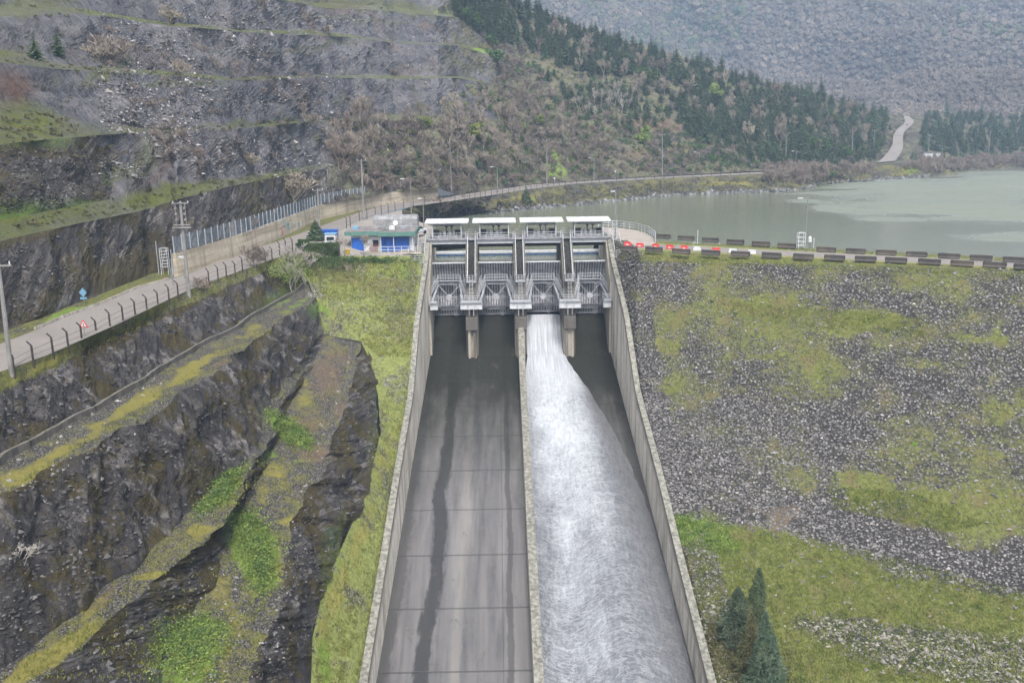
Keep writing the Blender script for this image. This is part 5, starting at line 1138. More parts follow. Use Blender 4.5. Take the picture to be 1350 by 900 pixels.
# ---------------------------------------------------------------- building beside the gates
bx0, bx1, by0 = at(461, 334.5, z=-1.65), at(553, 334.5, z=-1.65), 0; BLD0 = set(COL.objects)
Yb = float(bx0[1])+.6; XA, XB = float(bx0[0]), float(bx1[0])-.9
r0 = wroot('control_building', ((XA+XB)/2, Yb, -.5), 'low flat roofed building with blue doors and green roof edge', 'building')
XM = XA+(XB-XA)*.48
m = MB(); m.box(((XA+XM)/2, Yb+3.9, 1.0), (XM-XA-.3, 6.6, 3.0)); m.box(((XM+XB)/2, Yb+4.3, 1.0), (XB-XM-.3, 7.4, 3.0)); m.build('wall', M['white'], r0)
m = MB(); m.box(((XA+XM)/2-.25, Yb+3.9, 2.62), (XM-XA+1.0, 8.2, .62)); m.box(((XM+XB)/2, Yb+3.6, 2.52), (XB-XM+.5, 8.6, .66)); m.build('fascia', M['teal'], r0)
m = MB(); m.box(((XA+XM)/2-.25, Yb+3.9, 2.95), (XM-XA+.8, 8.0, .06)); m.box(((XM+XB)/2, Yb+3.6, 2.88), (XB-XM+.3, 8.4, .06)); m.build('roof', M['roof'], r0)
fy1 = Yb+.6-.04; fy2 = Yb+.6-.06
m = MB(); m.box((XA+1.15, fy1, .72), (1.9, .08, 2.3)); m.build('blue_door', M['blue'], r0)
m = MB(); m.box((XM+2.55, fy2, .75), (3.9, .08, 2.4)); m.build('blue_door', M['blue'], r0)
m = MB(); m.box((XM+.35, fy2, .75), (.7, .08, 2.4)); m.build('blue_door', M['blue'], r0)
m = MB(); m.box((XM-.9, fy1, 1.0), (.9, .06, 1.0)); m.build('window', M['glass'], r0)
m = MB()
for x in (XM+.05, XM+2.1, XB-.25): m.box((x, Yb-.3, .9), (.12, .12, 2.7))
m.build('porch_post', M['white'], r0)
m = MB()
for x in (XM-1.5, XM-.8): 
    for k in range(5): m.bar((x-.3+k*.14, Yb+.1, -.5), (x-.3+k*.14, Yb+.1, .9), .06)
m.build('brown_grille', M['brown'], r0)
m = MB(); m.box(((XA+XB)/2+.4, Yb-.8, -.42), (XB-XA+1.5, 1.4, .22)); m.build('plinth', M['conc'], r0)
r0 = wroot('entrance_railing', (XM+3, Yb-1.3, -.4), 'white metal railing in front of the large blue door', 'railing'); m = MB(); m.rail([(XM+.2, Yb-1.35, -.32), (XB+.2, Yb-1.35, -.32)], .95, 2, 1.1, .035); m.build('bars', M['white'], r0)
for k, (x, y, d, mt, lb) in enumerate([(XM+1.6, 2.5, (.9, .7, .6), 'white', 'white air conditioner unit on the building roof'), (XM+3.6, 3.6, (1.4, 1.0, .45), 'steel', 'grey vent box on the right half of the roof'), (XA+.6, 3.0, (.8, .8, .5), 'skyblue', 'pale blue box on the left corner of the roof')]):
    o = MB(); dz0 = 0; o.box((0, 0, d[2]/2), d); o.box((0, -.02, d[2]+.02), (d[0]*.8, d[1]*.8, .05)); o.box((0, -d[1]/2-.02, d[2]/2), (d[0]*.5, .03, d[2]*.6)); tag(o.build('roof_unit', M[mt], None, bevel=.03), lb, 'roof unit').location = (x, Yb+y, 2.98 if x < XM else 2.91); COL.objects[-1].location = (x, Yb+y, 2.98 if x < XM else 2.91)
b = (XM+1.9, Yb+5.0, 2.91); r0 = empty('satellite_dish', b, 'small white satellite dish near the middle of the roof', 'satellite dish'); m = MB(); m.tube((0, 0, 0), (0, 0, .7), .04); m.build('mast', M['lampm'], r0); m = MB(); m.tube((0, -.05, .8), (0, -.2, .85), .12, .42, n=14); m.build('dish', M['white'], r0)
for o in [q for q in COL.objects if q not in BLD0 and q.parent is None]: o.location.z -= 1.15
# tarpaulin shelter behind
b = at(523, 303, z=-.5); r0 = empty('covered_trailer', tuple(b), 'long vehicle body under a pale tarpaulin behind the building', 'covered trailer')
m = MB(); m.extr([(-1.5, .5), (1.5, .5), (1.5, 2.1), (1.2, 2.5), (.5, 2.75), (-.5, 2.75), (-1.2, 2.5), (-1.5, 2.1)], -4.0, 4.0, 0); m.build('tarpaulin', M['tarp'], r0, bevel=.05)
m = MB()
for x in np.linspace(-3.9, 3.9, 7): m.extr([(-1.53, .5), (-1.53, 2.1), (-1.22, 2.54), (-.5, 2.79), (.5, 2.79), (1.22, 2.54), (1.53, 2.1), (1.53, .5), (1.5, .5), (1.5, 2.08), (1.2, 2.5), (.5, 2.75), (-.5, 2.75), (-1.2, 2.5), (-1.5, 2.08), (-1.5, .5)], x-.04, x+.04, 0)
m.build('roof_bow', M['lampm'], r0)
for x in (-2.6, 2.6):
    for y in (-1.2, 1.2): m = MB(); m.tube((x, y-.12, .42), (x, y+.12, .42), .42, n=14); m.build('wheel', M['tyre'], r0)
def car(x, y, z, rz, label, mt='white', s=1.0):
    r = empty('parked_car', (x, y, z), label, 'car', None, rz)
    m = MB(); m.extr([(-2.1, .35), (2.1, .35), (2.15, .75), (1.9, .95), (1.0, 1.02), (.4, 1.45), (-1.2, 1.5), (-1.9, 1.05), (-2.15, .95)], -.85*s, .85*s, 0, 0)
    m.v[-1] = m.v[-1]*np.array([1, 1, 1]); o = m.build('body', M[mt], r, bevel=.12)
    m = MB(); m.extr([(.98, 1.03), (.42, 1.42), (-1.18, 1.46), (-1.8, 1.06)], -.865*s, .865*s, 0); m.build('side_glass', M['glass'], r)
    m = MB(); m.extr([(1.0, 1.05), (.97, 1.07), (.45, 1.46), (.48, 1.46)], -.7, .7, 0); m.build('windscreen', M['glass'], r)
    for wx in (-.82, .82):
        for wy in (-1.3, 1.35): m = MB(); m.tube((wx-.1, wy, .32), (wx+.1, wy, .32), .32, n=14); m.build('wheel', M['tyre'], r)
    for wx in (-.6, .6): m = MB(); m.box((wx, 2.12, .72), (.32, .08, .14)); m.build('headlight', M['skyblue'], r)
    return r
b = at(549, 309, z=-.5); car(b[0], b[1], -.5, R_(-35), 'white hatchback parked behind the right end of the building')
b = hit(436, 322)+np.array([0, 0, .1])
r0 = wroot('white_booth', tuple(b), 'small white rounded cabin behind the clipped hedge', 'booth'); m = MB(); m.box((b[0], b[1]+.6, b[2]+.75), (1.9, 1.5, 1.5)); m.build('cabin', M['white'], r0, bevel=.2); m = MB(); m.box((b[0], b[1]+.6, b[2]+1.55), (2.0, 1.6, .16)); m.build('roof', M['skyblue'], r0, bevel=.05)
m = MB(); m.box((b[0], b[1]-.17, b[2]+.85), (1.2, .04, .5)); m.build('window', M['glass'], r0)
b = hit(433, 318)+np.array([0, 0, .1]); r0 = wroot('blue_container', tuple(b), 'deep blue skip container standing behind the white cabin', 'container'); m = MB(); m.box((b[0]-.2, b[1]+1.5, b[2]+.8), (3.0, 1.8, 1.6)); m.build('body', M['blue'], r0, bevel=.04)
m = MB()
for k in range(7): m.box((b[0]-1.5+k*.43, b[1]+.57, b[2]+.8), (.07, .07, 1.5))
m.box((b[0]-.2, b[1]+1.5, b[2]+1.62), (3.1, 1.9, .08)); m.build('ribbed_rim', M['blue'], r0)
b = at(458.5, 336, z=-1.5); m = MB(); m.tube((0, 0, 0), (0, 0, .8), .3, .34, n=12); m.box((0, 0, .84), (.72, .72, .08)); o = m.build('litter_bin', M['yellow'], None); o.location = b; tag(o, 'small yellow bin at the left corner of the building', 'bin')

# signs
def board(px_, py_, wd, hg, colr, band, label, back=.16):
    b = at(px_, py_, z=-.3); p = b
    k = int(np.argmin(np.abs(proj(TW)[0]-px_))); k = min(max(k, 1), len(TW)-2); t = TW[k+1]-TW[k-1]; ang = math.atan2(t[1], t[0])
    x0, y0 = proj(TW)[0][k], proj(TW)[1][k]; base = TW[k]; D = ray(px_, py_); nrm = np.array([t[1], -t[0], 0]); nrm /= np.linalg.norm(nrm)
    if nrm @ (CAM-base) < 0: nrm = -nrm
    q = base+nrm*back; s_ = ((q-CAM) @ nrm)/(D @ nrm); c = CAM+D*s_
    r = empty('notice_board', tuple(c), label, 'notice board', None, ang)
    m = MB(); m.box((0, 0, 0), (wd, .04, hg)); m.build('panel', M[colr], r)
    if band: m = MB(); m.box((0, -.03, hg*.28), (wd*.9, .02, hg*.22)); m.box((0, -.03, -.05), (wd*.7, .02, .08)); m.box((0, -.03, -.22), (wd*.6, .02, .06)); m.build('print_band', M[band], r)
board(373.5, 293.5, 1.5, .85, 'white', 'green', 'wide white notice board with green stripe on the retaining wall'); board(372.5, 304.5, .8, 1.1, 'red', 'white', 'red notice board low on the retaining wall')
board(380, 298, 1.1, 1.2, 'skyblue', 'green', 'pale blue and green notice board right of the red one'); board(391.5, 297, .8, 1.2, 'white', 'skyblue', 'white notice with blue print, left of the right hand pair'); board(396.5, 295, .7, .8, 'white', None, 'small plain white notice farthest right on the wall')
b = hit(112, 443.5); r0 = empty('warning_sign', tuple(b), 'triangular red bordered warning sign on a thin post by the fence', 'road sign'); h = top_h(b, 110, 421)
m = MB(); m.tube((0, .03, 0), (0, .03, h), .035, n=8); m.build('post', M['lampm'], r0)
m = MB(); m.extr([(-.42, h-.72), (.42, h-.72), (0, h)], -.02, .0, 1); m.build('red_border', M['red'], r0)
m = MB(); m.extr([(-.27, h-.64), (.27, h-.64), (0, h-.17)], -.03, -.022, 1); m.build('white_face', M['white'], r0)
m = MB(); m.box((0, -.036, h-.44), (.07, .01, .22)); m.box((0, -.036, h-.59), (.07, .01, .05)); m.build('exclamation_mark', M['black'], r0)
b = hit(111, 400); r0 = empty('diamond_sign', tuple(b), 'blue grey diamond shaped sign plate on a post at the slope foot', 'road sign'); h = top_h(b, 110.5, 379.5)
m = MB(); m.tube((0, .03, 0), (0, .03, h), .035, n=8); m.build('post', M['lampm'], r0)
m = MB(); m.extr([(0, h), (.42, h-.5), (0, h-1.0), (-.42, h-.5)], -.02, .0, 1); m.extr([(-.35, h-1.25), (.35, h-1.25), (.35, h-1.0), (-.35, h-1.0)], -.03, -.01, 1); m.build('plate', M['skyblue'], r0)
b = at(219, 362, z=-.1); r0 = empty('lattice_gate', tuple(b), 'white lattice gate tower at the start of the retaining wall', 'gate'); h = top_h(b, 218, 327)
m = MB()
for sx in (-.45, .45):
    for sy in (-.3, .3): m.bar((sx, sy, 0), (sx, sy, h), .07)
for k in range(7):
    z = h*(.3+.7*k/6)
    for s_ in (-.3, .3): m.bar((-.45, s_, z), (.45, s_, z), .055)
m.bar((-.45, -.3, h*.3), (.45, -.3, h), .05); m.build('lattice', M['rail'], r0)
m = MB(); m.bar((-.9, 0, 0), (-.9, 0, h+.9), .09); m.bar((.9, 0, 0), (.9, 0, h*.95), .09); m.build('side_post', M['fpost'], r0)
# drain channel wall beside the lowest road slope
CH = cC[::6]
m = MB()
for a, b in zip(CH[:-1], CH[1:]):
    t = (b-a)/np.linalg.norm(b-a); nn = np.array([t[1], -t[0], 0]); nn = nn if nn[0] > 0 else -nn
    P8 = []
    for p in (a, b): P8 += [p+nn*.9+(0, 0, -.7), p+nn*.9+(0, 0, .42), p+nn*.62+(0, 0, .42), p+nn*.62+(0, 0, -.7)]
    m.add(P8, [(0,1,5,4),(1,2,6,5),(2,3,7,6),(3,0,4,7)])
tag(m.build('drain_kerb', M['conc_dark'], None, tuple(CH[0])), 'long grey concrete drain edge at the foot of the slope under the road', 'drain')
# kerb stones left of the road
kb = rs([(48,434.5,-.28),(90,416.5,-.28),(132,401.5,-.28),(180,380.5,-.28),(223,368,-.28)], 46); ms = MB()
for k, (a, b) in enumerate(zip(kb[:-1], kb[1:])): 
    c = (a+b)/2; L = np.linalg.norm(b-a); ms.box(c+(-.12, .05, .1), (L*.9, .22, .22+.1*random.random()), math.atan2(b[1]-a[1], b[0]-a[0])+random.uniform(-.1, .1))
tag(ms.build('kerb_line', M['conc'], None, tuple(kb[0])), 'broken pale kerb stones along the far side of the road', 'kerb')
# hut at the far shore
b = hit(1226, 209); b = b if b is not None else at(1226, 209, z=0); r0 = wroot('white_hut', tuple(b), 'tiny white hut on the far shore beside the grassy ramp', 'hut'); m = MB(); m.box((b[0], b[1], b[2]+1.2), (8, 4, 3)); m.build('wall', M['white'], r0); m = MB(); m.box((b[0], b[1], b[2]+2.85), (8.6, 4.6, .3)); m.build('roof', M['roof'], r0); m = MB(); m.box((b[0]+1, b[1]-2.03, b[2]+1), (1, .06, 2)); m.build('door', M['glass'], r0)

# ================================================================ VEGETATION
def blob_leaves(C, n, R, size, rg, flatz=.8):
    """n leaf quads scattered on clump centres C"""
    ci = rg.integers(0, len(C), n); d = rg.normal(size=(n, 3)); d /= np.linalg.norm(d, axis=1)[:, None]; rr = R[ci]*rg.random(n)**.45
    P = C[ci]+d*rr[:, None]*np.array([1, 1, flatz])
    u = rg.normal(size=(n, 3)); u /= np.linalg.norm(u, axis=1)[:, None]; w_ = np.cross(u, rg.normal(size=(n, 3))); w_ /= np.linalg.norm(w_, axis=1)[:, None]
    s = size*(.6+.8*rg.random(n))[:, None]
    return np.stack([P-u*s, P-w_*s*.6, P+u*s, P+w_*s*.6], 1).reshape(-1, 3), np.arange(4*n).reshape(n, 4)
def conifer_mesh(name, seed, h=9.0, w_=2.3, mat='conifer', dens=1.0, trunk=True, open_=.12):
    rg = np.random.default_rng(seed); V = []; n = 0
    whorls = int(16*dens**.5)
    for k in range(whorls):
        t = (k+.3)/whorls; z = h*(.10+.88*t); L = w_*(1-t)**.85*(.82+.3*rg.random())+.12; nb = int((9-4*t)*dens+3)
        for j in range(nb):
            if rg.random() < open_: continue
            a = j*2*math.pi/nb+rg.random()*1.2; l = L*(.7+.5*rg.random()); dr_ = -.22*l+.12*rg.random()*l
            d = np.array([math.cos(a), math.sin(a), 0]); s_ = np.array([-d[1], d[0], 0]); p0 = np.array([0, 0, z])
            for seg in range(3):
                f0, f1 = seg/3, (seg+1)/3+.12; c0 = p0+d*l*f0+np.array([0, 0, dr_*f0**1.3]); c1 = p0+d*l*f1+np.array([0, 0, dr_*f1**1.3]); wd = l*.24*(1.15-f0)+.06
                tl = (rg.random()-.5)*.7
                sv = s_*wd+np.array([0, 0, tl*wd]); V += [c0-sv*.7, c0+sv*.7, c1+sv*.5+np.array([0, 0, -.10*wd]), c1-sv*.5+np.array([0, 0, -.14*wd])]
                hang = np.array([0, 0, -wd*1.1]); V += [c0, c1, c1+hang*.5+s_*(rg.random()-.5)*wd, c0+hang+s_*(rg.random()-.5)*wd]
    for q in range(4): a = q*math.pi/2; d = np.array([math.cos(a), math.sin(a), 0])*.10; V += [np.array([0, 0, h*.93])-d, np.array([0, 0, h*.93])+d, np.array([0, 0, h*1.03])+d*.1, np.array([0, 0, h*1.03])-d*.1]
    V = np.array(V); F = np.arange(len(V)).reshape(-1, 4)
    if not trunk: return V, F
    tv, tf = trunk_geo(h*.93, .16*h/9, 6); 
    return np_mesh(name, np.concatenate([V, tv]), [F, tf+len(V)], [M[mat], M['bark']], mi=[0]*len(F)+[1]*len(tf))
def trunk_geo(h, r, n=6):
    a = np.arange(n)*2*math.pi/n; lo = np.stack([np.cos(a)*r, np.sin(a)*r, a*0-.5], 1); hi = np.stack([np.cos(a)*r*.15, np.sin(a)*r*.15, a*0+h], 1)
    i = np.arange(n); return np.concatenate([lo, hi]), np.stack([i, (i+1) % n, (i+1) % n+n, i+n], 1)
def bare_geo(seed, h=7.0, spread=.55, trunk_h=.25, depth=4, twig=.022, multi=1, r0=.12):
    """branching tree; returns thick wood verts/faces (tubes of 3 sides) and fine twigs"""
    rg = np.random.default_rng(seed); V = []; F = []
    def seg(a, b, ra, rb):
        t = b-a; L = np.linalg.norm(t)+1e-6; t = t/L; u = np.cross(t, (0.3, .2, 1.)); u /= np.linalg.norm(u)+1e-9; w_ = np.cross(t, u); k = len(V)
        for p, r in ((a, ra), (b, rb)):
            for q in range(3): an = q*2.094; V.append(p+(u*math.cos(an)+w_*math.sin(an))*r)
        for q in range(3): F.append((k+q, k+(q+1) % 3, k+3+(q+1) % 3, k+3+q))
    def grow(p, d, L, r, lv):
        m = p+d*L*.5+rg.normal(size=3)*L*.05; e = m+(d+rg.normal(size=3)*.12)*L*.5; rm = r*.82; re = r*.65 if lv > 0 else r*.4
        seg(p, m, r, rm); seg(m, e, rm, re)
        if lv == 0: return
        nb = 3 if lv > 1 else 4
        for k in range(nb):
            q = rg.normal(size=3); q[2] = abs(q[2])*.35; dd = d*(.75)+q*spread; dd[2] += .22; dd /= np.linalg.norm(dd)
            st = m+(e-m)*rg.random() if k else e
            grow(st, dd, L*(.60+.25*rg.random()), max(twig, re*.75), lv-1)
    for k in range(multi):
        d = np.array([0, 0, 1.0])+(rg.normal(size=3)*np.array([1, 1, .1])*(.5 if multi > 1 else .06)); d /= np.linalg.norm(d)
        grow(np.array([rg.normal()*.15*(multi > 1), rg.normal()*.15*(multi > 1), -.3]), d, h*(trunk_h if multi == 1 else .30)+.3, r0, depth)
    V = np.array(V); V *= np.array([1, 1, h/max(V[:, 2].max(), .1)]); return V, np.array(F)
def shrub_geo(seed, w_, h, n, size, nc=9):
    rg = np.random.default_rng(seed); C = np.stack([rg.normal(size=nc)*w_*.28, rg.normal(size=nc)*w_*.28, h*(.25+.55*rg.random(nc))], 1); R = w_*(.18+.16*rg.random(nc))
    return blob_leaves(C, n, R, size, rg, h/w_ if h < w_ else .9)
CONS = [conifer_mesh('conifer_tree', s_, 9, w_) for s_, w_ in ((1, 2.2), (2, 2.6), (3, 1.9), (4, 2.4))]
BARE = [np_mesh('bare_tree', *bare_geo(s_, 7, .6, .22, 5, .045), M['twig'], ) for s_ in (11, 12, 13)]
BSH = [np_mesh('bare_shrub', *bare_geo(s_, 3.4, .75, .2, 4, .040, 6, .05), M['twig']) for s_ in (21, 22, 23)]
PALE = [np_mesh('pale_tree', *bare_geo(s_, 8, .35, .35, 4, .05), M['twig_grey']) for s_ in (31, 32)]
def shr(nm, s_, w_, h, n, sz, mat): return np_mesh(nm, *shrub_geo(s_, w_, h, n, sz), M[mat])
EVG = [shr('evergreen_shrub', s_, 4.2, 3.6, 1100, .20, 'leaf_green') for s_ in (41, 42)]
LGT = [shr('budding_tree', s_, 3.4, 4.6, 1600, .20, 'leaf_light') for s_ in (51, 52)]
DUL = [shr('olive_shrub', s_, 3.2, 2.0, 800, .14, 'leaf_dull') for s_ in (61, 62)]
counts = {}
def put(me_list, x, y, name, label, cat, group, sc=1.0, sz=None, p=None, sink=.15):
    p = hit(x, y) if p is None else p
    if p is None: return None
    o = bpy.data.objects.new(name, me_list[rng.integers(len(me_list))]); COL.objects.link(o)
    s_ = sc*rng.uniform(.75, 1.25); o.location = (p[0], p[1], p[2]-sink*s_); o.scale = (s_*rng.uniform(.85, 1.15), s_*rng.uniform(.85, 1.15), s_*rng.uniform(.85, 1.2) if sz is None else sz); o.rotation_euler = (rng.normal()*.03, rng.normal()*.03, rng.uniform(0, 6.28))
    tag(o, label, cat, group); counts[name] = counts.get(name, 0)+1; return o
def inpoly(x, y, P):
    r = False; j = len(P)-1
    for i_ in range(len(P)):
        (xi, yi), (xj, yj) = P[i_], P[j]
        if (yi > y) != (yj > y) and x < (xj-xi)*(y-yi)/(yj-yi)+xi: r = not r
        j = i_
    return r
def on_road(x, y):
    return any(abs(x-np.interp(q, [150, 157, 165, 175, 190, 204, 218], [1194, 1199, 1194, 1185, 1184, 1178, 1168])) < 13+(q-150)*.08 for q in (y, y-8, y-16) if 150 < q < 222)
def scatter(P, n, mind=5, yw=0.0):
    xs = [p[0] for p in P]; ys = [p[1] for p in P]; out = []; tries = 0
    while len(out) < n and tries < n*60:
        tries += 1; x = rng.uniform(min(xs), max(xs)); y = rng.uniform(min(ys), max(ys))
        if not inpoly(x, y, P) or on_road(x, y): continue
        if any(abs(x-a) < mind and abs(y-b) < mind*.55 for a, b in out): continue
        out.append((x, y))
    return sorted(out, key=lambda q: q[1])
FOREST = [(586,-30),(640,-20),(700,14),(760,34),(830,60),(900,80),(1000,109),(1080,129),(1150,149),(1186,156),(1176,182),(1150,207),(1110,207),(1060,206),(1020,214),(975,206),(925,186),(885,158),(905,118),(860,104),(800,104),(740,96),(690,62),(640,54),(600,20)]
f_pts = scatter(FOREST, 236, 9)
for x, y in f_pts:
    put(CONS, x, y, 'conifer_tree', 'dark green conifer in the dense hillside wood above the lake road', 'conifer', 'conifers of the hillside wood', rng.uniform(.55, 1.05))
KNOLL = [(1200,158),(1230,153),(1300,152),(1420,150),(1420,198),(1300,205),(1240,206),(1212,196),(1204,180)]
k_pts = scatter(KNOLL, 62, 9)
for x, y in k_pts: put(CONS, x, y, 'conifer_tree', 'dark green conifer in the wood right of the rising road', 'conifer', 'conifers right of the rising road', rng.uniform(.7, 1.1))
# the rest of the wood, beyond three hundred trees, as one mass
def mass(name, geos, pts, mat, scf, label=None):
    VV = []; FF = []; n = 0
    for x, y in pts:
        p = hit(x, y)
        if p is None: continue
        V, F = geos[rng.integers(len(geos))]; s_ = scf(); a = rng.uniform(0, 6.28); c, s2 = math.cos(a), math.sin(a)
        W = V*np.array([s_, s_, s_*rng.uniform(.85, 1.2)]); W = np.stack([W[:, 0]*c-W[:, 1]*s2, W[:, 0]*s2+W[:, 1]*c, W[:, 2]], 1)+p-np.array([0, 0, .2]); VV.append(W); FF.append(F+n); n += len(V)
    o = link(name, np_mesh(name, np.concatenate(VV), np.concatenate(FF), M[mat])); tag(o, label, None, None, 'stuff'); return o
cg = [conifer_mesh('c', 70+k, 8.5, 2.3, dens=.8, trunk=False) for k in range(3)]
mass('conifer_wood', cg, scatter(FOREST, 820, 3)+scatter(KNOLL, 240, 3)+scatter([(780,128),(900,118),(900,150),(800,148)], 26, 4)+scatter([(1020,212),(1110,206),(1200,206),(1200,214),(1100,218),(1020,222)], 40, 4), 'conifer', lambda: rng.uniform(.35, .9))
bg2 = [bare_geo(80+k, 6.5, .6, .22, 4, .07) for k in range(3)]
WOODB = [(700,62),(760,60),(900,96),(1050,140),(1150,160),(1160,200),(1060,206),(960,192),(880,150),(780,104),(720,92)]
for x, y in scatter(WOODB, 60, 12): put(BARE, x, y, 'bare_tree', 'leafless brown tree standing among the hillside conifers', 'bare tree', 'bare trees among the conifers', rng.uniform(.9, 1.3))
BROWN = [(432,190),(470,165),(520,160),(600,150),(660,130),(700,110),(760,150),(800,190),(800,232),(720,240),(640,250),(600,250),(560,247),(500,248),(470,250),(440,232)]
for x, y in scatter(BROWN, 135, 11): put(BARE if rng.random() < .55 else BSH, x, y, 'bare_bush', 'leafless brown bush on the slope above the lake road', 'bare bush', 'brown bushes above the lake road', rng.uniform(.7, 1.15))
mass('brushwood', [bare_geo(90+k, 2.6, .8, .2, 3, .05, 5, .05) for k in range(3)], scatter(BROWN, 330, 4)+scatter([(480,246),(560,240),(600,246),(600,252),(540,250),(490,254)], 60, 2)+scatter([(700,110),(900,190),(1000,200),(1000,225),(800,230),(700,235)], 160, 4)+scatter([(640,40),(720,100),(700,160),(660,160),(650,90)], 80, 4), 'twig', lambda: rng.uniform(.5, 1.1))
mass('bank_scrub', [shrub_geo(95+k, 1.6, .9, 70, .14, 5) for k in range(3)], scatter([(640,270),(760,246),(900,238),(1040,232),(1200,218),(1200,232),(1060,248),(900,254),(700,272)], 240, 3)+scatter([(620,190),(800,110),(900,185),(1040,200),(1040,225),(800,232),(640,245)], 380, 4)+scatter(BROWN, 160, 4), 'leaf_dull', lambda: rng.uniform(.6, 1.6))
for x, y in scatter([(755,150),(835,128),(838,148),(760,168)], 14, 6): put(PALE, x, y, 'pale_tree', 'slim pale barked leafless tree on the terrace below the conifers', 'bare tree', 'pale bare trees on the terrace', .85)
for x, y, s_, lb in [(655,84,1.5,'round dark evergreen tree at the upper right corner of the quarry'),(628,40,1.5,'dark evergreen tree at the quarry edge, upper of the pair by the top bench'),(612,26,1.4,'dark evergreen tree highest along the quarry edge'),(648,60,1.2,'dark evergreen tree between the two upper benches'),(1080,205,1.6,'bright green round bush below the conifers, left of the rising road'),(1112,208,1.5,'round dark green bush close to the distant pole pair'),(858,114,1.7,'blue green round tree at the left end of the upper terrace'),(940,216,1.0,'green bush on the slope by the far lake road'),(1095,236,1.2,'green bush near the waterline at the far bank'),(580,250,.9,'green ivy bush over the wall end')]:
    put(EVG, x, y, 'evergreen_tree', lb, 'evergreen tree', None, s_)
for x, y, s_, lb in [(628,185,1.3,'pale yellow green budding tree among the brown bushes'),(680,210,1.1,'yellow green budding tree right of the brown bushes'),(712,165,1.2,'yellow green tree on the open slope below the quarry corner'),(690,175,.9,'small yellow green tree beside the slope path'),(942,132,1.5,'light green tree in the middle of the conifer wood'),(958,124,1.1,'light green tree in the wood, upper one of the pair'),(850,190,1.3,'soft green shrub on the terrace edge near the pole'),(560,170,1.0,'pale green tree at the foot of the lowest quarry bench'),(1100,160,1.0,'light green tree high in the wood near the ridge')]:
    put(LGT, x, y, 'budding_tree', lb, 'budding tree', None, s_)
mass('scattered_conifers', cg, scatter([(690,90),(760,100),(880,120),(900,160),(1010,205),(1030,222),(950,226),(860,200),(760,150)], 90, 7)+scatter([(470,235),(540,170),(640,110),(700,120),(760,200),(640,245),(540,242)], 16, 16), 'conifer', lambda: rng.uniform(.3, .7))
mass('hillside_scrub', [shrub_geo(170+k, 2.6, 2.0, 110, .22, 6) for k in range(3)], scatter([(600,190),(660,100),(700,70),(760,100),(860,110),(900,170),(1000,205),(1030,222),(900,228),(760,236),(640,248)], 300, 5), 'leaf_green', lambda: rng.uniform(.5, 1.3))
mass('olive_scrub', [shrub_geo(174+k, 2.4, 1.8, 100, .20, 6) for k in range(3)], scatter([(470,240),(520,170),(640,100),(700,60),(760,90),(860,104),(900,160),(1000,205),(1030,222),(900,228),(760,236),(640,248)], 300, 5), 'leaf_light', lambda: rng.uniform(.3, .9))
mass('shore_brush', [bare_geo(120+k, 3.2, .8, .2, 3, .06, 5, .06) for k in range(3)], scatter([(1010,218),(1080,222),(1140,220),(1200,216),(1340,206),(1420,204),(1420,212),(1340,214),(1260,222),(1200,226),(1150,230),(1100,234),(1060,244),(1010,240)], 210, 4)+scatter([(1205,214),(1300,209),(1420,204),(1420,219),(1340,221),(1270,226),(1215,230)], 150, 3), 'twig', lambda: rng.uniform(.6, 1.3))
mass('shore_conifers', cg, scatter([(1165,209),(1300,204),(1420,200),(1420,206),(1300,210),(1230,214),(1165,216)], 60, 4), 'conifer', lambda: rng.uniform(.3, .6))
# quarry vegetation
for x, y, lb in [(47,78,'small dark conifer on the left quarry bench, left of the pair'),(77,74,'small dark conifer on the left quarry bench, right of the pair')]:
    put(CONS, x, y, 'conifer_tree', lb, 'conifer', None, .52)
for k, (x, y, s_) in enumerate([(150,80,1),(128,78,.8),(225,33,.9),(240,100,.7),(330,220,.8),(455,215,1.4),(440,195,1.3),(480,190,1.2),(465,235,1.0),(395,150,1.0),(410,165,.8),(520,100,.7),(430,45,.8),(345,12,.8)]):
    put(BSH, x, y, 'bare_shrub', 'leafless brown shrub clinging to the netted quarry face', 'bare shrub', 'bare shrubs on the quarry face', s_*1.2)
Qs = scatter([(0,300),(60,282),(170,262),(300,238),(430,215),(440,222),(300,250),(160,280),(40,300)], 70, 4)+scatter([(0,70),(160,92),(300,104),(420,100),(420,106),(300,110),(150,100),(0,84)], 60, 4)+scatter([(200,170),(420,157),(420,163),(200,178)], 40, 4)+scatter([(0,140),(100,160),(100,186),(0,192)], 60, 4)+scatter([(0,5),(160,20),(330,40),(560,12),(560,4),(300,30)], 60, 5)+scatter([(0,20),(120,20),(200,260),(120,280),(0,60)], 50, 8)
mass('ledge_shrubs', [shrub_geo(105+k, 1.2, .6, 60, .12, 4) for k in range(3)], Qs, 'leaf_dull', lambda: rng.uniform(.4, 1.2))
mass('ledge_twigs', [bare_geo(115+k, 1.4, .8, .2, 3, .025, 4, .03) for k in range(2)], scatter([(100,30),(430,60),(430,200),(250,230),(120,120)], 90, 8)+scatter([(230,345),(330,312),(420,286),(420,268),(300,305),(230,335)], 20, 5), 'twig', lambda: rng.uniform(.5, 1.2))
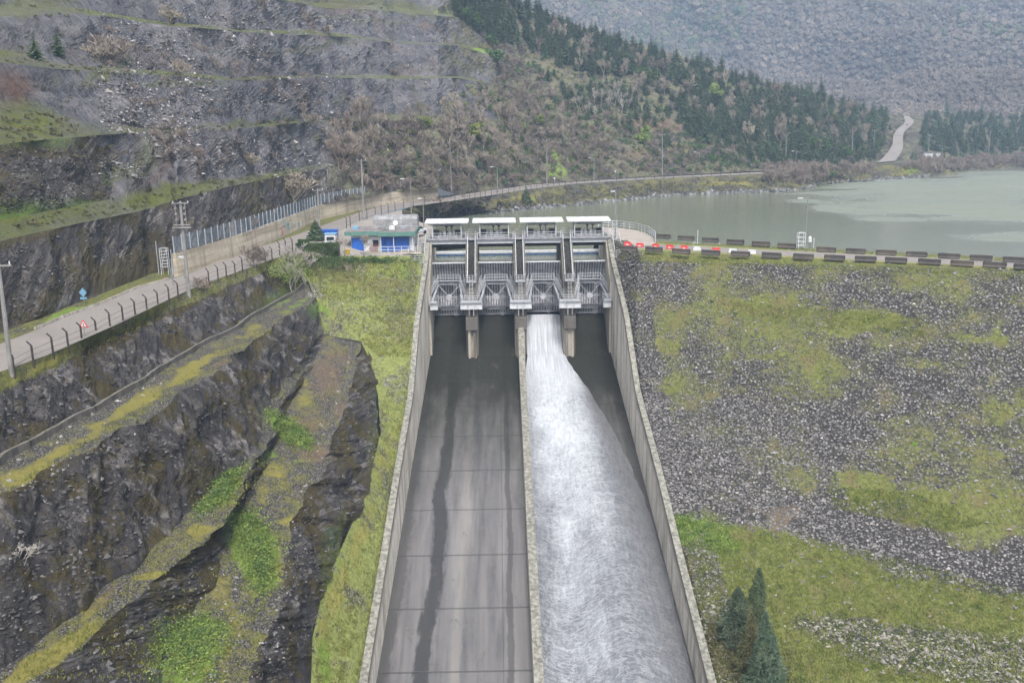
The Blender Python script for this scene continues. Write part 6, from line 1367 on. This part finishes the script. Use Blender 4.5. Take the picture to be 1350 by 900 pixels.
# bush by the wall and near the gates
for x, y, s_, lb in [(385,262,1.9,'large bare brown bush behind the mesh fence near the crossarm pole'),(596,284,2.3,'big leafless brown bush between the road and the left hoist shelter'),(575,282,1.5,'bare brown bush left of the big one by the gates'),(618,280,1.4,'bare brown bush at the water edge behind the gates'),(335,352,.9,'tangled dry bush beside the angled fence posts'),(269,383,.6,'small dry bush caught in the fence posts'),(347,343,.6,'small dry bush between two fence posts near the hedge')]:
    p = hit(x, y)
    if x in (335, 269, 347): put(BSH, x, y, 'bare_bush', lb, 'bare bush', None, s_)
    else: put(BSH, x, y, 'bare_bush', lb, 'bare bush', None, s_)
def near_tree(name, x, y, label, cat, crown, cmat, h, trunk_r, group=None, z=None):
    p = hit(x, y) if z is None else at(x, y, z=z); r0 = empty(name, tuple(p), label, cat, group)
    V, F = crown; link('crown', np_mesh('crown', V, F, M[cmat]), r0)
    tv, tf = trunk_geo(h*.7, trunk_r); link('trunk', np_mesh('trunk', tv, tf, M['bark']), r0); return r0
bV, bF = bare_geo(131, 5.2, .6, .2, 4, .03, 3, .09); lV, lF = shrub_geo(132, 4.6, 5.6, 2600, .085, 12)
near_tree('willow_tree', 388, 386, 'fresh light green budding tree at the top end of the drain', 'tree', (lV+np.array([0, 0, .6]), lF), 'leaf_light', 5.2, .12)
r_ = COL.objects[-1].parent; link('branches', np_mesh('branches', bV, bF, M['twig_grey']), r_)
near_tree('grey_tree', 404, 368, 'grey leafless spreading tree beside the light green one', 'tree', bare_geo(133, 5.5, .8, .15, 5, .03, 4, .1), 'twig_grey', 2.5, .1)
near_tree('garden_conifer', 417, 321, 'small dark spruce behind the clipped hedge', 'conifer', conifer_mesh('x', 134, 4.0, 1.7, dens=1.6, trunk=False, open_=0), 'conifer', 3.4, .12, z=-.8)
near_tree('garden_shrub', 432, 336, 'round blue green shrub in front of the hedge', 'shrub', shrub_geo(135, 2.2, 2.2, 1400, .08, 8), 'pine_blue', 1.5, .06)
near_tree('garden_tree', 480, 338, 'small reddish leafless tree in front of the blue doors', 'tree', bare_geo(136, 3.6, .6, .3, 5, .018, 1, .06), 'twig', 2.5, .06)
near_tree('garden_tree', 455, 338, 'small leafless tree left of the building corner', 'tree', bare_geo(137, 3.4, .6, .3, 5, .018, 1, .06), 'twig', 2.5, .06)
near_tree('garden_tree', 479, 372, 'little leafless sapling on the grass slope', 'tree', bare_geo(138, 2.6, .5, .3, 4, .018, 1, .04), 'twig', 1.5, .04); near_tree('garden_tree', 459, 366, 'second leafless sapling on the grass slope, nearer the hedge', 'tree', bare_geo(139, 2.2, .5, .3, 4, .018, 1, .04), 'twig', 1.5, .04)
near_tree('shore_conifer', 694, 266, 'small green conifer on the rocky bank near the bend', 'conifer', conifer_mesh('x', 140, 4.2, 1.6, dens=1.2, trunk=False), 'conifer', 4, .1)
# clipped hedge
def hedge(x0, x1, y, z, label, dpt=.9, h=1.9):
    a, b = at(x0, y, z=z), at(x1, y, z=z); L = np.linalg.norm(b-a); r0 = empty('clipped_hedge', tuple((a+b)/2), label, 'hedge', None, math.atan2(b[1]-a[1], b[0]-a[0]))
    n = int(1500*L); P = np.stack([rng.uniform(-L/2, L/2, n), rng.uniform(-dpt/2, dpt/2, n), rng.uniform(0, h, n)], 1); f = rng.integers(0, 3, n); P[f == 0, 1] = -dpt/2; P[f == 1, 2] = h
    u = rng.normal(size=(n, 3)); u /= np.linalg.norm(u, axis=1)[:, None]; v = np.cross(u, rng.normal(size=(n, 3))); v /= np.linalg.norm(v, axis=1)[:, None]
    link('foliage', np_mesh('foliage', np.stack([P-u*.07, P-v*.05, P+u*.07, P+v*.05], 1).reshape(-1, 3), np.arange(4*n).reshape(n, 4), M['leaf_green']), r0)
    m = MB(); m.box((0, .05, h/2-.05), (L-.1, dpt-.2, h-.15)); m.build('inner_branches', M['bark'], r0)
hedge(391, 448, 337, -1.15, 'long low clipped dark hedge facing the grass slope'); hedge(394, 408, 330, -.8, 'short clipped hedge returning towards the road behind the long one', .8, 1.7)
def cypress(seed, h, w_, n):
    rg = np.random.default_rng(seed); t = rg.random(n)**1.35; a = rg.uniform(0, 6.283, n); r = w_*np.minimum(1, (1-t)*1.25+.02)**.8*(.55+.5*rg.random(n)**.5)*(1+.28*np.sin(a*3+t*9+seed)+.2*np.sin(a*7-t*23))
    P = np.stack([np.cos(a)*r, np.sin(a)*r, h*t+.05-.12*r], 1); out = np.stack([np.cos(a), np.sin(a), 0*a], 1)
    d = out*.8+np.array([0, 0, -.15])+rg.normal(size=(n, 3))*.45; d /= np.linalg.norm(d, axis=1)[:, None]; s_ = np.cross(d, rg.normal(size=(n, 3))); s_ /= np.linalg.norm(s_, axis=1)[:, None]; L = (.20*rg.uniform(.5, 1.4, n))[:, None]
    return np.stack([P-d*L*.5-s_*L*.12, P-d*L*.5+s_*L*.12, P+d*L*.6+s_*L*.10, P+d*L*.6-s_*L*.05], 1).reshape(-1, 3), np.arange(4*n).reshape(n, 4)
# big conifers bottom right
for x, y, h, w_, s_, mt, lb in [(970,842,5.0,1.45,151,'pine_blue','broad blue green conifer, left of the cluster on the lower grass'),(996,838,6.6,1.1,152,'conifer','darkest and highest standing conifer of the cluster on the lower grass'),(986,895,6.4,.95,153,'leaf_dull','thin brownish conifer in the middle of the cluster on the lower grass'),(1003,925,8.2,1.2,154,'pine_blue','tall blue green conifer nearest the camera in the lower cluster'),(1016,915,5.4,1.1,155,'pine_blue','small conifer right of the lower cluster')]:
    near_tree('cypress_tree', x, y, lb, 'conifer', cypress(s_, h, w_, 7000), mt, h, .10)
p = hit(30, 741); r0 = empty('dead_branch', tuple(p), 'pale dead twiggy branch lying on the dark rock at the left', 'branch'); V, F = bare_geo(160, 1.3, .9, .2, 4, .018, 3, .03); link('twigs', np_mesh('twigs', V, F, M['twig_grey']), r0)

# bright weeds
def weeds(name, pats, n, mat, hgt=.45, size=.10, label=None):
    pts = []
    while len(pts) < n:
        p = pats[rng.integers(len(pats))]; a = R_(p[4] if len(p) > 4 else 0); r = min(1.5, abs(rng.normal())*.62+.1*rng.random()); t = rng.uniform(0, 6.283); u, v = r*math.cos(t)*p[2], r*math.sin(t)*p[3]
        pts.append((p[0]+u*math.cos(a)+v*math.sin(a), p[1]-u*math.sin(a)+v*math.cos(a)))
    VV = []
    for x, y in pts:
        h = hit(x, y, .62)
        if h is None: continue
        for k in range(7):
            q = h+np.array([rng.normal()*.28, rng.normal()*.28, hgt*rng.random()*(1+.6*math.sin(h[0]*2.1)*math.cos(h[1]*1.7))]); u = rng.normal(size=3); u[2] = abs(u[2])*.8; u /= np.linalg.norm(u); w2 = np.cross(u, rng.normal(size=3)); w2 /= np.linalg.norm(w2)
            s_ = size*rng.uniform(.6, 1.4); VV += [q-u*s_, q-w2*s_*.6, q+u*s_, q+w2*s_*.6]
    V = np.array(VV); o = link(name, np_mesh(name, V, np.arange(len(V)).reshape(-1, 4), M[mat])); tag(o, kind='stuff'); return o
WP = [(375,562,30,11,-38),(392,578,20,9,-30),(335,715,28,30,30),(345,752,18,28,0),(320,690,16,12),(245,860,42,36,20),(262,836,34,20,0),(300,632,22,7,35),(290,655,30,8,40)]
weeds('weeds', WP, 3600, 'weed', .42, .085)
weeds('pale_weeds', [(p[0]+3, p[1]+4, p[2]*1.25, p[3]*1.25) for p in WP], 1500, 'leaf_light', .35, .075)
weeds('dark_weeds', WP, 900, 'leaf_green', .6, .09)
weeds('ivy', [(915,692,42,12,-8),(945,712,24,16,-30),(900,705,20,20),(870,740,12,40)], 2600, 'weed', .3, .08)
weeds('brambles', [(940,860,40,60,0),(900,800,16,60,0),(1000,880,40,20,0),(410,345,26,14,0),(450,352,30,10,0)], 2600, 'leaf_dull', .45, .09)
weeds('low_scrub', [(410,345,24,14,0),(440,350,30,12,0),(460,345,40,6,0),(500,345,50,5,0)], 1500, 'leaf_green', .5, .09)

# grass tufts and loose stones over the near ground
def tufts(name, polys, n, mat, hgt=.22, wid=.05):
    VV = []; tot = sum(q[1] for q in polys)
    for P, wt_ in polys:
        for x, y in [(rng.uniform(min(a for a, b in P), max(a for a, b in P)), rng.uniform(min(b for a, b in P), max(b for a, b in P))) for _ in range(int(n*wt_/tot*1.8))]:
            if not inpoly(x, y, P): continue
            h = hit(x, y, .70)
            if h is None: continue
            for k in range(3):
                q = h+np.array([rng.normal()*.12, rng.normal()*.12, -.03]); a = rng.uniform(0, 6.28); d = np.array([math.cos(a), math.sin(a), 0]); hh = hgt*rng.uniform(.5, 1.5)
                VV += [q-d*wid, q+d*wid, q+d*.1*rng.normal()+np.array([rng.normal()*.06, rng.normal()*.06, hh])]
    V = np.array(VV); o = link(name, np_mesh(name, V, np.arange(len(V)).reshape(-1, 3), M[mat])); tag(o, kind='stuff')
tufts('grass_tufts', [([(400,345),(552,342),(540,470),(500,470),(430,410)], 2.5), ([(505,520),(545,470),(478,900),(412,900),(430,780),(490,650)], 3), ([(0,650),(420,385),(418,395),(300,480),(60,620),(0,655)], 1.5), ([(0,520),(389,338),(386,334),(0,500)], 1.5), ([(0,895),(300,640),(380,560),(470,460),(380,700),(330,900)], 2)], 26000, 'blade')
tufts('dam_grass', [([(830,335),(1350,358),(1350,366),(836,345)], 1), ([(880,680),(1100,715),(1350,780),(1350,900),(935,900)], 5), ([(1090,640),(1210,650),(1300,690),(1250,700),(1100,670)], 1), ([(950,395),(1220,420),(1220,445),(960,420)], 1)], 20000, 'blade', .2, .05)

def rocks(name, P, sizes, colr, seed):
    rg = np.random.default_rng(seed); n = len(P)
    base = np.array([(1,0,0),(0,1,0),(-1,0,0),(0,-1,0),(0,0,1),(0,0,-1)], float); F0 = np.array([(0,1,4),(1,2,4),(2,3,4),(3,0,4),(1,0,5),(2,1,5),(3,2,5),(0,3,5)])
    d = base[None]*(1+.45*rg.normal(size=(n, 6, 1)).clip(-1.2, 1.2)) + rg.normal(size=(n, 6, 3))*.18
    d *= (sizes[:, None, None]*np.stack([rg.uniform(.7, 1.3, n), rg.uniform(.6, 1.1, n), rg.uniform(.45, .85, n)], 1)[:, None, :])
    a = rg.uniform(0, 6.28, n); c, s_ = np.cos(a)[:, None], np.sin(a)[:, None]; V = np.stack([d[..., 0]*c-d[..., 1]*s_, d[..., 0]*s_+d[..., 1]*c, d[..., 2]], 2)+P[:, None]
    F = (F0[None]+6*np.arange(n)[:, None, None]).reshape(-1, 3); cc = np.repeat(colr, 6, 0)
    o = link(name, np_mesh(name, V.reshape(-1, 3), F, M['rockc'], cols={'tone': cc})); tag(o, kind='stuff')
def m_rock():
    k = NT('rock_stone', .92, .25); x = k.n('ShaderNodeVertexColor', layer_name='tone'); nz = k.noise(k.P, 6, 4, .7); k.col(k.mix(1.0, x.outputs[0], k.ramp(nz, [(.3, .7), (.7, 1.2)]), 'MULTIPLY')); return k.m
M['rockc'] = m_rock()
# choose faces of the dam slope by camera distance, keep where grass is thin
Vg = DV.reshape(ns_, nt_, 3); G = DGm.reshape(ns_, nt_); n = 125000
si = rng.random(n)*(ns_-1.01); ti = rng.random(n)*(nt_-1.01); si0, ti0 = si.astype(int), ti.astype(int); fs, ft = (si-si0)[:, None], (ti-ti0)[:, None]
Pq = Vg[si0, ti0]*(1-fs)*(1-ft)+Vg[si0+1, ti0]*fs*(1-ft)+Vg[si0, ti0+1]*(1-fs)*ft+Vg[si0+1, ti0+1]*fs*ft; gq = G[si0, ti0]+.18*rng.normal(size=n)
keep = (gq < .52) | (rng.random(n) < .035); Pq = Pq[keep]; ppx, ppy, _ = proj(Pq); keep = (ppx < 1400) & (ppy < 930); Pq = Pq[keep]; n = len(Pq)
ssz = np.minimum(rng.gamma(2.6, .030, n)+.05, .26); tone = rng.choice([.09, .13, .17, .21, .26, .32], n, p=[.24, .30, .25, .15, .05, .01])[:, None]*np.array([[1.03, .975, .95]])*rng.uniform(.85, 1.15, (n, 1)); low_ = (ppy[keep] > 780); tone[low_] *= np.array([1.25, 1.25, 1.12])
rocks('loose_rocks', Pq+np.array([0, 0, .03]), ssz, tone, 600)
pp = []
for _ in range(14000):
    x, y = rng.uniform(130, 640), rng.uniform(20, 235)
    if vn(np.array([[x*.018, y*.03, 3.3]]), 9)[0] < -.25: continue
    h = hit(x, y)
    if h is not None: pp.append(h)
pp = np.array(pp); n = len(pp); rocks('quarry_debris', pp, rng.gamma(2.0, .06, n)+.05, rng.choice([.06, .10, .16, .24, .34], n, p=[.2, .25, .25, .2, .1])[:, None]*np.array([[1.03, .97, .95]]), 603)
pp = []
for P, k_ in [([(0,660),(143,582),(417,400),(417,446),(300,620),(0,885)], 3800), ([(440,590),(478,470),(498,520),(496,600),(430,770),(410,900),(335,900),(376,730)], 2200), ([(0,520),(386,342),(381,385),(0,600)], 2200), ([(0,325),(230,265),(410,235),(410,265),(235,330),(0,440)], 3000), ([(60,905),(290,700),(295,712),(205,905)], 900), ([(0,195),(145,200),(150,262),(0,285)], 1200)]:
    for _ in range(k_*2):
        x, y = rng.uniform(min(a for a, b in P), max(a for a, b in P)), rng.uniform(min(b for a, b in P), max(b for a, b in P))
        if inpoly(x, y, P) and vn(np.array([[x*.03, y*.03, 7.7]]), 12)[0] > -.3:
            h = hit(x, y)
            if h is not None: pp.append(h)
pp = np.array(pp); n = len(pp); rocks('cliff_fragments', pp, np.minimum(rng.gamma(2.0, .042, n)+.04, .26), rng.choice([.025, .04, .065, .10, .15], n, p=[.25, .3, .25, .15, .05])[:, None]*np.array([[1.02, .97, .96]]), 604)
# stones on benches, banks and beside the walls
pp = []
for P, k_ in [([(478,900),(486,900),(545,520),(538,500)], 500), ([(505,500),(545,490),(540,540),(512,525)], 400), ([(330,900),(440,470),(470,470),(400,680),(370,900)], 500), ([(0,600),(300,440),(310,450),(0,650)], 400), ([(420,400),(550,350),(540,460),(490,440)], 900), ([(400,375),(425,370),(425,395),(405,392)], 260), ([(200,560),(60,640),(0,655),(0,640)], 200), ([(200,905),(300,700),(330,780),(300,900)], 200)]:
    for _ in range(k_*2):
        x, y = rng.uniform(min(a for a, b in P), max(a for a, b in P)), rng.uniform(min(b for a, b in P), max(b for a, b in P))
        if inpoly(x, y, P):
            h = hit(x, y)
            if h is not None: pp.append(h)
pp = np.array(pp); n = len(pp); rocks('scattered_stones', pp, np.minimum(rng.gamma(2.5, .03, n)+.03, .2), rng.choice([.10, .15, .22, .32], n)[:, None]*np.array([[1, .97, .92]])*.9, 601)
pp = []
for _ in range(2600):
    x = rng.uniform(640, 1230); yy2 = np.interp(x, [640, 700, 760, 850, 960, 1050, 1080, 1200, 1230], [282, 276, 271, 261.5, 255, 252, 244, 235, 232])-abs(rng.normal())*1.8; h = hit(x, yy2)
    if h is not None: pp.append(h)
pp = np.array(pp); n = len(pp); rocks('shore_rocks', pp, rng.gamma(2.5, .12, n)+.1, rng.choice([.05, .08, .14, .22], n)[:, None]*np.ones((1, 3)), 602)

# far mountain woods: thousands of round leafless crowns
def far_canopy():
    t = (1+5**.5)/2; ico = np.array([(-1,t,0),(1,t,0),(-1,-t,0),(1,-t,0),(0,-1,t),(0,1,t),(0,-1,-t),(0,1,-t),(t,0,-1),(t,0,1),(-t,0,-1),(-t,0,1)], float); ico /= np.linalg.norm(ico[0])
    F = [(0,11,5),(0,5,1),(0,1,7),(0,7,10),(0,10,11),(1,5,9),(5,11,4),(11,10,2),(10,7,6),(7,1,8),(3,9,4),(3,4,2),(3,2,6),(3,6,8),(3,8,9),(4,9,5),(2,4,11),(6,2,10),(8,6,7),(9,8,1)]
    ed_ = {}; V = list(ico); F2 = []
    def mid(a, b):
        k = (min(a, b), max(a, b))
        if k not in ed_: m = V[a]+V[b]; V.append(m/np.linalg.norm(m)); ed_[k] = len(V)-1
        return ed_[k]
    for a, b, c in F: x, y, z = mid(a, b), mid(b, c), mid(c, a); F2 += [(a, x, z), (b, y, x), (c, z, y), (x, y, z)]
    V = np.array(V); F2 = np.array(F2)
    nv = len(FARV); q = FARV.reshape(130, 190, 3); n = 62000
    e1 = np.linalg.norm(np.cross(q[1:, :-1]-q[:-1, :-1], q[:-1, 1:]-q[:-1, :-1]), axis=2); dc = np.linalg.norm(q[:-1, :-1]-CAM, axis=2); cx_, cy_, _ = proj(q[:-1, :-1].reshape(-1, 3)); vis = ((cx_ > 600) & (cx_ < 1420) & (cy_ > -60)).reshape(e1.shape); wt_ = (e1/dc**1.2*vis).ravel(); ci = rng.choice(wt_.size, n, p=wt_/wt_.sum()); a = ci//189+rng.random(n)*.999; b = ci % 189+rng.random(n)*.999; a0, b0 = a.astype(int), b.astype(int); fa_, fb_ = (a-a0)[:, None], (b-b0)[:, None]
    P = q[a0, b0]*(1-fa_)*(1-fb_)+q[a0+1, b0]*fa_*(1-fb_)+q[a0, b0+1]*(1-fa_)*fb_+q[a0+1, b0+1]*fa_*fb_
    px_, py_, dd = proj(P); k = (px_ > 620) & (px_ < 1400) & (py_ > -40); P = P[k]; dd = dd[k]; n = len(P)
    R = rng.gamma(9, .37, n)*np.clip(dd/900, .66, 1.4)
    I0 = ico; W = I0[None]*(R[:, None, None])*np.array([.72, .72, .8])*(1+.2*fbm((I0[None]*1.7+P[:, None]*.37).reshape(-1, 3), 2, 700).reshape(n, -1, 1)); W = W+P[:, None]+(R*.25)[:, None, None]*np.array([0, 0, 1.0])
    nf = 28; dv = rng.normal(size=(n, nf, 3)); dv[..., 2] = np.abs(dv[..., 2])*.9; dv[..., 1] -= .35; dv /= np.linalg.norm(dv, axis=2)[..., None]
    Q = P[:, None]+(R*.25)[:, None, None]*np.array([0, 0, 1.0])+dv*(R[:, None]*rng.uniform(.6, 1.3, (n, nf)))[..., None]
    dj = dv+rng.normal(size=dv.shape)*.5; u_ = np.cross(dj, rng.normal(size=(n, nf, 3))); u_ /= np.linalg.norm(u_, axis=2)[..., None]; w_ = np.cross(dj, u_); w_ /= np.linalg.norm(w_, axis=2)[..., None]; sz_ = (R[:, None]*rng.uniform(.14, .30, (n, nf)))[..., None]
    TR = np.stack([Q-w_*sz_*.55, Q+w_*sz_*.55, Q+u_*sz_*1.3], 2)
    tn = fbm(P*.006, 3, 701); gsel = rng.random(n)*.8+.1+tn*.42
    pal = np.array([(.155,.135,.12),(.185,.155,.13),(.135,.128,.12),(.105,.13,.085),(.16,.18,.085),(.06,.09,.055)]); idx = np.where(gsel < .45, 0, np.where(gsel < .72, 1, np.where(gsel < .93, 2, np.where(gsel < 1.02, 3, np.where(gsel < 1.08, 4, 5)))))
    C0 = pal[idx]*rng.uniform(.85, 1.15, (n, 1))*(1+.22*np.clip(fbm(P*.011, 3, 705), -1, 1))[:, None]; C = np.concatenate([np.repeat(C0*.92, 12, 0), np.repeat(C0, nf*3, 0)*np.repeat(rng.uniform(.9, 1.12, (n*nf, 1)), 3, 0)])
    Fs = np.concatenate([(np.array(F)[None]+12*np.arange(n)[:, None, None]).reshape(-1, 3), np.arange(n*nf*3).reshape(-1, 3)+n*12]); W = np.concatenate([W.reshape(-1, 3), TR.reshape(-1, 3)])
    k = NT('far_canopy', .95, .1); x = k.n('ShaderNodeVertexColor', layer_name='tone'); nz = k.noise(k.P, .9, 5, .75); k.col(k.mix(1.0, x.outputs[0], k.ramp(nz, [(.3, .8), (.7, 1.15)]), 'MULTIPLY')); k.bump(nz, .3, 1.0)
    o = link('mountain_forest', np_mesh('mountain_forest', W.reshape(-1, 3), Fs, k.m, cols={'tone': C})); tag(o, kind='stuff')
far_canopy()

# ================================================================ HAZE
m = MB(); m.box((260, 990, 215), (2900, 2900, 572)); hz = m.build('haze', [], None) if False else None
hm = bpy.data.materials.new('haze'); hm.use_nodes = True; ht = hm.node_tree; ht.nodes.clear(); ho_ = ht.nodes.new('ShaderNodeOutputMaterial'); pv = ht.nodes.new('ShaderNodeVolumePrincipled')
pv.inputs['Color'].default_value = (.52, .72, 1.0, 1); pv.inputs['Density'].default_value = .00042; pv.inputs['Anisotropy'].default_value = .1; ht.links.new(pv.outputs[0], ho_.inputs['Volume'])
zt_ = max(float(FARV[:, 2].max())+25, 60); o = m.build('haze', hm); o.data.materials.clear(); o.data.materials.append(hm)
for v in o.data.vertices:
    v.co.z = -61 if v.co.z < 100 else zt_
    v.co.x = -950 if v.co.x < 0 else 1450; v.co.y = -310 if v.co.y < 500 else 2620
tag(o, kind='stuff')
print('COUNTS', counts, 'haze top', zt_)
